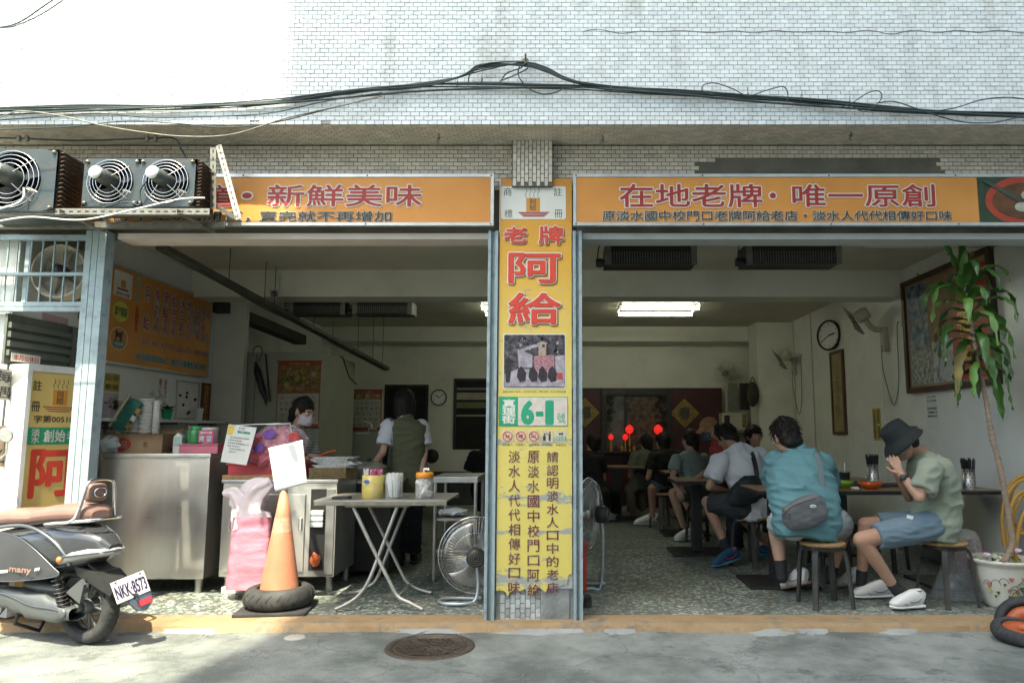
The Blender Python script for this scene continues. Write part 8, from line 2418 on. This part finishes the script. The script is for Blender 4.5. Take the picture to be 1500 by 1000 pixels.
# hat: crown and sloping brim with eyelets
hatM = cloth('black_hat_canvas', (.02, .025, .024), .8)
hax = (hup * .985 + V(hd) * .12).normalized()
hat = MB()
hc = P(0, -.012, .045)
prof = [(.165, -.045), (.150, -.022), (.128, .004), (.108, .022), (.105, .028), (.100, .065), (.094, .10), (.086, .115), (.0, .122)]
q = hax.to_track_quat('Z', 'Y')
vs, fs = [], []
n = 40
for j, (r_, h) in enumerate(prof):
 for k in range(n):
  a = 2 * math.pi * k / n
  wv = (1 + .05 * math.sin(a * 3 + .7)) if j < 2 else 1
  p = V((r_ * math.cos(a) * 1.0, r_ * math.sin(a) * 1.0, h + (.012 * math.sin(a * 2 + 1) if j < 2 else 0)))
  vs.append(hc + q @ (p * (wv if j < 2 else 1)))
for j in range(len(prof) - 1):
 for k in range(n): fs.append((j * n + k, j * n + (k + 1) % n, (j + 1) * n + (k + 1) % n, (j + 1) * n + k))
hto = MB().add(vs, fs, True).build('bucket_hat', hatM, t, solid=.004)
for px_, py_ in ((1287, 622), (1296, 617)):
 p = A(px_, py_, .285);
 MB().sphere(p, .0045, 8).build('eyelet', M['white_paint'], hto)
MB().tube(spline([P(-.07, -.12, .03), P(-.03, -.15, .045), P(.02, -.152, .05), P(.06, -.13, .04)], 5), .008, 6).build('toggle_cord', M['black'], hto)
# glasses, tissue, watch
fr_ = (V(hd)).normalized()
MB().tube([P(x_, y_, z_) for x_, y_, z_ in ((.078, .0, .01), (.07, .07, .012), (.055, .098, .006), (.0, .105, .010), (-.055, .098, .006), (-.07, .07, .012), (-.078, 0, .01))], .0028, 6).build('glasses', M['black'], t)
crumple(MB(), P(0, .125, -.045), .032, .034, .030, 5, 20, .5).build('tissue', M['paper'], t, label='white paper tissue held to the mouth')
wd = (J['wrL'] - J['elL']).normalized(); wc = J['wrL'] - wd * .035
MB().lathe([(.031, -.012), (.033, -.012), (.033, .012), (.031, .012), (.031, -.012)], wc, 20, axis=wd).build('watch_strap', M['black'], t)
wn2 = V((-.6, -.75, .2)); wn2 = (wn2 - wd * wn2.dot(wd)).normalized()
MB().lathe([(.021, 0), (.022, .008), (.018, .012), (0, .0125)], wc + wn2 * .030, 18, axis=wn2).build('watch_case', M['black'], t)
# --- man in teal shirt, back to us, grey sling bag
rt = V((1, .12, 0)).normalized()
J = dict(head=A(1149.5, 640, .60), neck=A(1160.9, 660, .56),
         shL=A(1137.15, 678, .55), elL=A(1129.55, 716, .72), wrL=A(1147.6, 705, .95),
         shR=A(1204.6, 680, .55), elR=A(1216, 716, .74), wrR=A(1199.85, 704, .95),
         hipL=A(1162.8, 765, .42), hipR=A(1208.4, 765, .42), knL=A(1136.2, 768, .78), knR=A(1235.95, 768, .80), anL=A(1144.75, 836, .72), anR=A(1217.9, 838, .78),
         torso=[(A(1180.85, 788, .38), .20, .145, rt), (A(1181.8, 765, .40), .235, .16, rt), (A(1178, 735, .42), .235, .165, rt), (A(1173.25, 705, .46), .235, .155, rt), (A(1170.4, 680, .52), .205, .125, rt), (A(1166.6, 664, .55), .12, .09, rt)])
t, P = figure('heavy-set man in teal t-shirt seated with his back to the street', (1.90, .38, .05), J, 'light', headface=(-.35, .85, -.25), headup=(-.2, .2, .95), hs=1.12, legr=1.12, armr=1.15, vox=.009,
              hands=[((J['wrL'], (.3, 1, -.1), (0, 0, -1), (1, 0, 0)), dict(curl=.5)), ((J['wrR'], (-.3, 1, -.1), (0, 0, -1), (-1, 0, 0)), dict(curl=.5))])
teal = cloth('teal_cotton', (.10, .215, .235))
shirt(t, J, teal, sleeve=.72, sr=.085, grow=.01, vox=.009, wr=.020, wf=5.2, fold=(.25, 0, 1), seed=6)
shorts(t, J, cloth('pale_grey_cotton', (.40, .44, .46)), frac=.72, r0=.125, r1=.11, pel=(.225, .15), vox=.009, seed=8)
hair_cap(P, t, 1.12, 'short', 4)
sock(t, J['anL'], J['knL'], dsock, .043, .09)
sock(t, J['anR'], J['knR'], dsock, .043, .05)
shoe(t, V((fl(1150, 850).x + .0, .66, .14)), V((fl(1143, 862).x, .86, .055)), wsh, pbr('tan_sole', (.36, .24, .19), .7)); shoe(t, V((fl(1222, 850).x + .02, .72, .13)), V((fl(1232, 862).x, .93, .055)), wsh, pbr('tan_sole', (.36, .24, .19), .7))
bg_ = cloth('grey_nylon', (.105, .11, .115), .6)
sb = thing('sling_bag', 'grey sling bag with a small oval badge on the teal back', 'bag', tuple(A(1172, 770, .24)))
b = Blob(); pcn = [A(1148, 750, .19), A(1188, 735, .19), A(1207, 728, .21)]
b.loft([(A(1147, 762, .20), .02, .03, V((0, 1, 0))), (A(1154, 760, .19), .055, .085, V((0, 1, 0))), (A(1176, 752, .18), .06, .11, V((0, 1, 0))), (A(1200, 742, .19), .055, .10, V((0, 1, 0))), (A(1208, 739, .20), .02, .06, V((0, 1, 0)))], 20, .7)
bo = b.make('bag_body', bg_, sb, .007, 3, .004, 10, 4)
band(pxs([(1206, 738), (1204, 710), (1202, 690), (1198, 672), (1193, 664)], .275), .034, .003, (0, -1, .1), cloth('strap_grey', (.16, .18, .19)), 'strap', sb)
sp_t = [(1206, 738, .20), (1205, 715, .245), (1203, 695, .285), (1199, 676, .36), (1193, 663, .46)]
MB().prism([A(1191, 741, .105) + V((.022 * math.cos(a), 0, .011 * math.sin(a))) for a in [2 * math.pi * i / 18 for i in range(18)]], (0, -.003, 0)).build('badge', M['white_paint'], bo)
k = MB()
for i in range(3): k.prism([A(1191, 741, .1) + V((-.012 + .01 * i, 0, -.006)), A(1191, 741, .1) + V((-.004 + .01 * i, 0, -.006)), A(1191, 741, .1) + V((-.004 + .01 * i, 0, .004)), A(1191, 741, .1) + V((-.009 + .01 * i, 0, .002))], (0, -.001, 0))
k.build('badge_mark', bg_, bo)
MB().tube(spline(pxs([(1146, 755, .14), (1160, 742, .115), (1178, 735, .11), (1196, 729, .12)], .12), 5), .004, 6).build('zip', M['black'], bo)
MB().tube(pxs([(1157, 752, .11), (1156, 762, .10)], .11), .005, 6).build('zip_pull', M['black'], bo)
# --- man in white t-shirt with black sling bag, facing left and away
rt = V((.85, .5, 0)).normalized()
J = dict(head=A(1064, 641, 2.2), neck=A(1076, 656, 2.05),
         shL=A(1055, 675, 1.88), elL=A(1039, 713, 1.85), wrL=A(1066, 719, 2.15),
         shR=A(1112, 668, 2.1), elR=A(1128, 705, 2.3), wrR=A(1100, 715, 2.45),
         hipL=A(1086, 742, 1.85), hipR=A(1112, 740, 2.0), knL=A(1036, 735, 2.05), knR=A(1062, 735, 2.45), anL=A(1062, 797, 1.95), anR=A(1124, 795, 2.35),
         torso=[(A(1106, 758, 1.93), .175, .12, rt), (A(1104, 738, 1.93), .18, .13, rt), (A(1098, 712, 1.95), .18, .13, rt), (A(1090, 688, 1.98), .195, .13, rt), (A(1083, 668, 2.0), .195, .11, rt), (A(1078, 658, 2.04), .11, .08, rt)])
t, P = figure('seated man in white t-shirt, dark cargo shorts and blue trainers', (1.78, 1.92, .05), J, 'tan', headface=(-.6, .7, -.5), headup=(-.35, .3, .85), vox=.010,
              hands=[((J['wrL'], (.5, .8, 0), (0, 0, -1), (.5, -.5, 0)), dict(curl=.5))])
shirt(t, J, cloth('white_cotton', (.56, .57, .60)), sleeve=.68, sr=.083, vox=.009, wr=.020, wf=5.2, fold=(.5, 0, .6), seed=11)
shorts(t, J, cloth('charcoal_cotton', (.045, .05, .055)), frac=.9, r0=.115, r1=.095, seed=5)
hair_cap(P, t, 1.02, 'short', 9)
sock(t, J['anL'], J['knL'], dsock)
bsh = pbr('blue_trainer', (.02, .07, .14), .5, var=.4, vs=30); bso = pbr('blue_yellow_sole', (.03, .22, .42), .5, var=.3, vs=8, stain=(.45, .45, .08), sa=.9, ss=9)
shoe(t, V((fl(1066, 820).x + .03, 1.93, .10)), V((fl(1042, 826).x - .03, 1.80, .055)), bsh, bso, accent=M['red_ink2']); shoe(t, V((fl(1128, 812).x, 2.32, .055)), V((fl(1112, 812).x - .04, 2.55, .055)), bsh, bso)
bb = thing('sling_bag', 'large black sling bag across the back of the white t-shirt', 'bag', tuple(A(1090, 730, 1.8)))
b = Blob(); b.loft([(A(1068, 735, 1.74), .05, .03, V((0, 1, 0))), (A(1078, 728, 1.72), .06, .09, V((0, 1, 0))), (A(1098, 716, 1.74), .06, .13, V((0, 1, 0))), (A(1112, 712, 1.80), .05, .10, V((0, 1, 0)))], 20, .7)
bo = b.make('bag_body', cloth('black_nylon', (.022, .026, .027), .5), bb, .009, 3, .005, 9, 7)
band(pxs([(1110, 708, 1.74), (1108, 690, 1.78), (1104, 672, 1.86), (1099, 660, 1.95), (1094, 655, 2.03)], 1.8), .045, .003, (0, -1, .1), M['black'], 'strap', bb)
band(pxs([(1114, 716, 1.76), (1121, 725, 1.80), (1128, 738, 1.86)], 1.8), .05, .003, (0, -1, .1), M['black'], 'strap', bb)
# --- seated woman in pale blue-grey top, hair up
rt = V((.85, .5, 0)).normalized()
J = dict(head=A(1010, 645, 3.42), neck=A(1012, 661, 3.36), shL=A(991, 674, 3.2), elL=A(985, 700, 3.12), wrL=A(993, 716, 2.98), shR=A(1031, 672, 3.4), elR=A(1038, 698, 3.5), wrR=A(1018, 708, 3.6),
         hipL=A(1010, 722, 3.22), hipR=A(1032, 722, 3.35), knL=A(986, 722, 3.05), knR=A(1000, 722, 3.5), anL=A(1001, 770, 3.12), anR=A(1024, 772, 3.3),
         torso=[(A(1022, 728, 3.28), .15, .11, rt), (A(1021, 712, 3.28), .155, .115, rt), (A(1017, 697, 3.29), .15, .11, rt), (A(1013, 683, 3.3), .165, .10, rt), (A(1012, 670, 3.33), .16, .09, rt), (A(1012, 664, 3.35), .09, .07, rt)])
t, P = figure('seated woman with hair up, pale blue-grey top and blue shorts', (1.58, 3.25, .05), J, 'light', headface=(-.5, .8, -.3), hs=.98, vox=.012, armr=.9, legr=.95, hands=[((J['wrL'], (.1, -.7, -.5), (.5, 0, -1), (.8, 0, 0)), dict(curl=.6))])
shirt(t, J, cloth('pale_blue_grey', (.185, .245, .235)), sleeve=.6, sr=.072, vox=.011, wr=.009, wf=6, seed=3)
shorts(t, J, cloth('faded_blue', (.13, .20, .225)), frac=.7, r0=.10, r1=.085, pel=(.155, .12), vox=.012)
hair_cap(P, t, 1.0, 'bun', 2, vox=.010)
shoe(t, V((fl(1003, 786).x + .03, 3.5, .055)), V((fl(990, 786).x - .07, 3.38, .055)), wsh, wso); shoe(t, V((fl(1018, 792).x + .04, 3.3, .055)), V((fl(1014, 792).x, 3.55, .055)), wsh, wso)
# --- server in tan cap and red checked vest, leaning over with a tray
rt = V((.3, -.95, 0)).normalized()
J = dict(head=A(1039, 628, 2.95), neck=A(1050, 643, 2.95), shL=A(1053, 662, 2.78), elL=A(1041, 688, 2.72), wrL=A(1014, 704, 2.70), shR=A(1058, 655, 3.1), elR=A(1050, 690, 3.2), wrR=A(1025, 700, 3.1),
         hipL=A(1078, 735, 2.85), hipR=A(1078, 735, 3.05), knL=A(1074, 790, 2.85), knR=A(1078, 790, 3.05), anL=A(1078, 812, 2.95), anR=A(1082, 812, 3.1),
         torso=[(A(1078, 738, 2.95), .15, .11, rt), (A(1074, 715, 2.95), .145, .105, rt), (A(1067, 692, 2.95), .15, .105, rt), (A(1058, 667, 2.94), .165, .10, rt), (A(1053, 652, 2.94), .12, .08, rt)])
t, P = figure('server in tan cap, face mask and red checked vest bending over a tray', (1.85, 2.95, .05), J, 'arm', headface=(-.85, -.1, -.35), headup=(-.35, 0, .9), vox=.011, armr=.9, hands=[((J['wrL'], (-.9, -.1, -.3), (0, .4, -1), (0, 1, .3)), dict(curl=.6))])
chk = pbr('red_check', (.27, .03, .028), .8, var=.3, vs=60, stain=(.45, .2, .16), sa=.6, ss=70)
shirt(t, J, chk, 'vest', sleeve=.12, sr=.075, vox=.010, wr=.008, seed=8)
trouser(t, J, cloth('dark_trouser', (.03, .03, .035)))
b = Blob(); b.ell(P(0, -.05, .0), .078, .07, .08, (P(1, 0, 0) - P(0, 0, 0)), (P(0, 0, 1) - P(0, 0, 0))); b.cap(P(0, -.09, -.03), .035, P(0, -.12, -.08), .03); b.make('hair', hairM, t, .009, 2, .003, 30)
capM = cloth('tan_canvas', (.28, .15, .07))
b = Blob(); b.ell(P(0, -.012, .045), .088, .104, .085, (P(1, 0, 0) - P(0, 0, 0)), (P(0, 0, 1) - P(0, 0, 0))); co_ = b.make('cap', capM, t, .008, 2)
bf_ = MB().grid(lambda u, v: P((u - .5) * .155 * (1 - .35 * v * v), .07 + v * .095 - abs(u - .5) * .06, .055 - .04 * v - ((u - .5) ** 2) * .12), 10, 8); bf_.build('brim', capM, co_, solid=.005)
def mask(P, t, mat, s=1.):
 def mf(u, v):
  a = (u - .5) * 2.5; z = -.018 - .085 * v
  r_ = .092 + .012 * math.sin(math.pi * v)
  return P(.074 * math.sin(a) * s, (r_ + .016) * math.cos(a) * s * (1.0 if abs(a) < 1 else .95) , z)
 MB().grid(mf, 14, 8).build('face_mask', mat, t, solid=.003)
 for q in (-1, 1): MB().tube([P(.07 * q, .035, -.03), P(.083 * q, -.01, .015), P(.083 * q, -.016, -.02), P(.068 * q, .03, -.08)], .0016, 4).build('mask_loop', M['white_paint'], t)
mask(P, t, pbr('dark_mask', (.035, .05, .065), .7)); eyes(P, t, None, None)
tr_ = thing('serving_tray', 'small tray with a white bowl held by the server in the tan cap', 'tray', tuple(A(1004, 708, 2.72)))
c = A(1000, 709, 2.72)
MB().obox(c + V((.12, .02, .02)), V((.24, 0, .05)), V((0, .16, 0)), V((0, 0, .01)), .003).build('tray_body', M['black'], tr_)
MB().lathe([(.03, 0), (.055, .03), (.052, .031), (0, .01)], c + V((.03, 0, .012)), 18).build('paper_bowl', M['white_paint'], tr_)
# --- dark-haired man beyond, mostly hidden
rt = V((1, 0, 0))
J = dict(head=A(1105, 640, 3.2), neck=A(1107, 658, 3.2), shL=A(1086, 672, 3.15), elL=A(1082, 700, 3.0), wrL=A(1095, 712, 2.9), shR=A(1130, 672, 3.15), elR=A(1136, 700, 3.0), wrR=A(1120, 712, 2.9),
         hipL=A(1100, 728, 3.3), hipR=A(1124, 728, 3.3), knL=A(1098, 735, 2.95), knR=A(1126, 735, 2.95), anL=A(1098, 778, 3.0), anR=A(1126, 778, 3.0),
         torso=[(A(1112, 730, 3.3), .16, .12, rt), (A(1111, 705, 3.25), .165, .12, rt), (A(1108, 682, 3.2), .18, .11, rt), (A(1107, 666, 3.18), .15, .09, rt)])
t, P = figure('dark-haired man mostly hidden behind the white t-shirt man', (2.1, 3.3, .05), J, 'tan', headface=(.1, -.9, -.4), vox=.013)
shirt(t, J, cloth('black_cotton', (.02, .02, .022)), sleeve=.6, vox=.013, wr=.008)
trouser(t, J, cloth('dark_trouser_b', (.03, .03, .035)))
hair_cap(P, t, 1.05, 'short', 12, vox=.011); eyes(P, t, None, None)
# --- two far diners at the rear table, both leaning in
def far(label, X0, Y0, hx, hy, shc, pc2, sm, pm, kn, an, toe, trous, seed, rt=V((.8, .6, 0)).normalized(), bag=False):
 pel = A(pc2[0], pc2[1], Y0); hd_ = A(hx, hy, Y0 + .15); ch = A(shc[0], shc[1], Y0 + .05)
 J = dict(head=hd_, neck=hd_.lerp(ch, .55), shL=ch - rt * .18, shR=ch + rt * .18, elL=ch - rt * .22 + V((-.05, -.02, -.27)), elR=ch + rt * .22 + V((0, .1, -.27)),
             hipL=pel - rt * .09, hipR=pel + rt * .09, knL=A(kn[0], kn[1], Y0 - .1), knR=A(kn[0] + 16, kn[1], Y0 + .25), anL=A(an[0], an[1], Y0), anR=A(an[0] + 14, an[1] - 2, Y0 + .3))
 J['wrL'] = J['elL'] + V((.08, .16, .05)); J['wrR'] = J['elR'] + V((-.12, .16, .05))
 m1, m2 = pel.lerp(ch, .35), pel.lerp(ch, .7)
 J['torso'] = [(pel - EZ * .09, .15, .11, rt), (pel, .16, .12, rt), (m1, .155, .115, rt), (m2, .17, .115, rt), (ch, .18, .10, rt), (J['neck'].lerp(ch, .4), .09, .07, rt)]
 t, P = figure(label, (pel.x, Y0, .05), J, 'tan', headface=(-.4, .85, -.45), vox=.014)
 shirt(t, J, sm, sleeve=.6, sr=.075, vox=.013, wr=.009, seed=seed)
 (trouser if trous else shorts)(t, J, pm)
 hair_cap(P, t, 1.03, 'short', seed, vox=.011)
 h_ = V((fl(toe[0] + 12, toe[1]).x, fl(toe[0], toe[1]).y + .1, .055)); shoe(t, h_, h_ + V((-.24, -.06, 0)), wsh, wso); shoe(t, h_ + V((.1, .25, 0)), h_ + V((-.12, .28, 0)), wsh, wso)
 return t
far('diner in black t-shirt and grey shorts hunched at the rear table', 1.3, 4.6, 970, 648, (972, 668), (970, 712), cloth('black_cotton_b', (.014, .014, .014)), cloth('blue_grey_shorts', (.07, .085, .09)), (955, 715), (956, 755), (944, 770), False, 15)
far('diner in grey-green shirt and khaki trousers leaning at the rear table', 1.0, 5.5, 946, 650, (944, 668), (940, 706), cloth('grey_green_cotton', (.075, .085, .06)), cloth('khaki_cotton', (.15, .13, .09)), (922, 716), (926, 748), (910, 756), True, 19)
far('dark-clothed diner seated between the pillar and altar', .4, 4.9, 868, 650, (862, 672), (866, 715), cloth('black_cotton_c', (.012, .012, .013)), cloth('black_trouser_c', (.015, .015, .016)), (885, 722), (888, 752), (890, 764), True, 23, rt=V((.9, -.4, 0)).normalized())
far('dark-clothed person working just left of the pillar', -.6, 3.6, 722, 640, (716, 668), (712, 715), cloth('black_cotton_d', (.014, .014, .015)), cloth('black_trouser_d', (.015, .015, .016)), (712, 760), (712, 790), (706, 800), True, 27, rt=V((.9, .4, 0)).normalized())
# --- cook standing with her back turned, olive vest over white t-shirt
rt = V((.93, .25, 0)).normalized()
J = dict(head=A(591, 590, 1.98), neck=A(594, 608, 1.95), shL=A(569, 625, 1.86), elL=A(561, 662, 1.78), wrL=A(543, 688, 1.86), shR=A(617, 625, 1.98), elR=A(622, 662, 1.95), wrR=A(618, 690, 1.85),
         hipL=A(586, 712, 1.92), hipR=A(606, 712, 1.98), knL=A(588, 765, 1.95), knR=A(606, 765, 2.0), anL=A(589, 808, 1.98), anR=A(607, 808, 2.02),
         torso=[(A(597, 722, 1.95), .165, .12, rt), (A(597, 700, 1.95), .155, .12, rt), (A(596, 675, 1.94), .145, .11, rt), (A(595, 650, 1.93), .165, .11, rt), (A(594, 628, 1.93), .175, .10, rt), (A(594, 616, 1.94), .11, .075, rt)])
t, P = figure('standing cook with bobbed hair, olive vest over white t-shirt, back turned', (-1.35, 1.95, .05), J, 'light', headface=(-.55, .83, -.1), vox=.010, armr=.92, hands=[((J['wrL'], (-.7, .3, -.4), (.3, 0, -1), (.2, -1, 0)), dict(curl=.7))])
shirt(t, J, cloth('white_cotton_b', (.58, .60, .64)), 't_shirt', sleeve=.72, sr=.078, grow=.004, vox=.009, wr=.009, wf=6, seed=4)
Jv = dict(J); Jv['torso'] = J['torso']
shirt(t, Jv, cloth('olive_vest', (.105, .11, .065)), 'vest', sleeve=.05, sr=.070, grow=.022, vox=.009, wr=.011, wf=5, seed=9)
trouser(t, J, cloth('black_trouser_e', (.02, .02, .022)))
hair_cap(P, t, 1.08, 'bob', 6)
mask(P, t, pbr('pale_mask', (.5, .52, .54), .7)); eyes(P, t, None, None)
band([A(573, 612, 1.82), A(572, 650, 1.77), A(566, 690, 1.78), A(558, 712, 1.8)], .02, .003, (0, -1, 0), M['black'], 'apron_strap', t)
shoe(t, V((J['anL'].x, 1.93, .055)), V((J['anL'].x - .05, 2.17, .055)), M['black'], M['black']); shoe(t, V((J['anR'].x, 1.97, .055)), V((J['anR'].x, 2.22, .055)), M['black'], M['black'])
# --- masked cook in striped top and red apron, leaning right
rt = V((.6, .8, 0)).normalized()
J = dict(head=A(445, 603, 1.52), neck=A(436, 626, 1.55), shL=A(452, 646, 1.75), elL=A(462, 676, 1.68), wrL=A(468, 668, 1.42), shR=A(416, 647, 1.42), elR=A(430, 680, 1.35), wrR=A(460, 668, 1.33),
         hipL=A(418, 730, 1.75), hipR=A(402, 730, 1.6), knL=A(418, 790, 1.7), knR=A(402, 790, 1.6), anL=A(416, 828, 1.8), anR=A(400, 828, 1.7),
         torso=[(A(410, 735, 1.68), .155, .12, rt), (A(413, 710, 1.66), .15, .12, rt), (A(419, 685, 1.62), .15, .115, rt), (A(428, 660, 1.59), .165, .115, rt), (A(433, 642, 1.58), .165, .10, rt), (A(435, 632, 1.56), .09, .07, rt)])
t, P = figure('cook in white face mask, striped top and red apron behind the bags', (-2.4, 1.65, .05), J, 'light', headface=(.82, -.35, -.38), headup=(.3, -.1, .95), vox=.009, armr=.9,
              hands=[((J['wrR'], (.9, .1, -.15), (0, .3, -1), (0, 1, 0)), dict(curl=.6)), ((J['wrL'], (.8, -.4, -.15), (0, -.3, -1), (0, -1, 0)), dict(curl=.6))])
stm = pbr('striped_cotton', (.34, .34, .32), .85, var=0, bump=.001, bs=200)
nt = stm.node_tree; b_ = nt.nodes['Principled BSDF']; tc__ = _n(nt, 'ShaderNodeTexCoord'); wv = _n(nt, 'ShaderNodeTexWave'); wv.bands_direction = 'Z'; wv.inputs['Scale'].default_value = 22
nt.links.new(tc__.outputs['Object'], wv.inputs['Vector']); rp = _n(nt, 'ShaderNodeValToRGB'); rp.color_ramp.elements[0].position = .45; rp.color_ramp.elements[1].position = .55
rp.color_ramp.elements[0].color = (.05, .05, .055, 1); rp.color_ramp.elements[1].color = (.48, .48, .46, 1); nt.links.new(wv.outputs['Fac'], rp.inputs[0]); nt.links.new(rp.outputs[0], b_.inputs['Base Color'])
shirt(t, J, stm, sleeve=.75, sr=.07, vox=.009, wr=.007, seed=5)
hair_cap(P, t, 1.02, 'bun', 8)
mask(P, t, pbr('white_mask', (.55, .47, .52), .7)); eyes(P, t, None, None)
ra = cloth('red_apron', (.30, .03, .03))
Ja = dict(J); Ja['torso'] = [(c + V((.05, -.05, 0)), w * .62, d * 1.02, r) for c, w, d, r in J['torso'][:4]]
b = Blob(); b.loft([(c, w + .01, d + .012, r) for c, w, d, r in Ja['torso']]); b.make('apron', ra, t, .010, 3, .006)
band([A(445, 660, 1.42), A(442, 645, 1.42), A(436, 632, 1.46)], .03, .004, (.5, -1, .2), ra, 'apron_strap', t); band([A(430, 660, 1.43), A(427, 645, 1.44), A(428, 633, 1.48)], .03, .004, (.2, -1, .2), ra, 'apron_strap', t)
trouser(t, J, cloth('black_trouser_f', (.02, .02, .022)))
tg = thing('red_tongs', 'red-handled ladle held over the newspapers by the masked cook', 'ladle', tuple(A(475, 662, 1.35)))
MB().tube(pxs([(466, 668), (484, 661), (492, 660)], 1.35), [.012, .012, .009], 8).build('handle', pbr('red_orange_grip', (.5, .10, .03), .4), tg)
MB().lathe([(.0, 0), (.03, .006), (.045, .03), (.043, .031), (.028, .009)], A(483, 672, 1.33), 18).build('ladle_bowl', M['black'], tg)
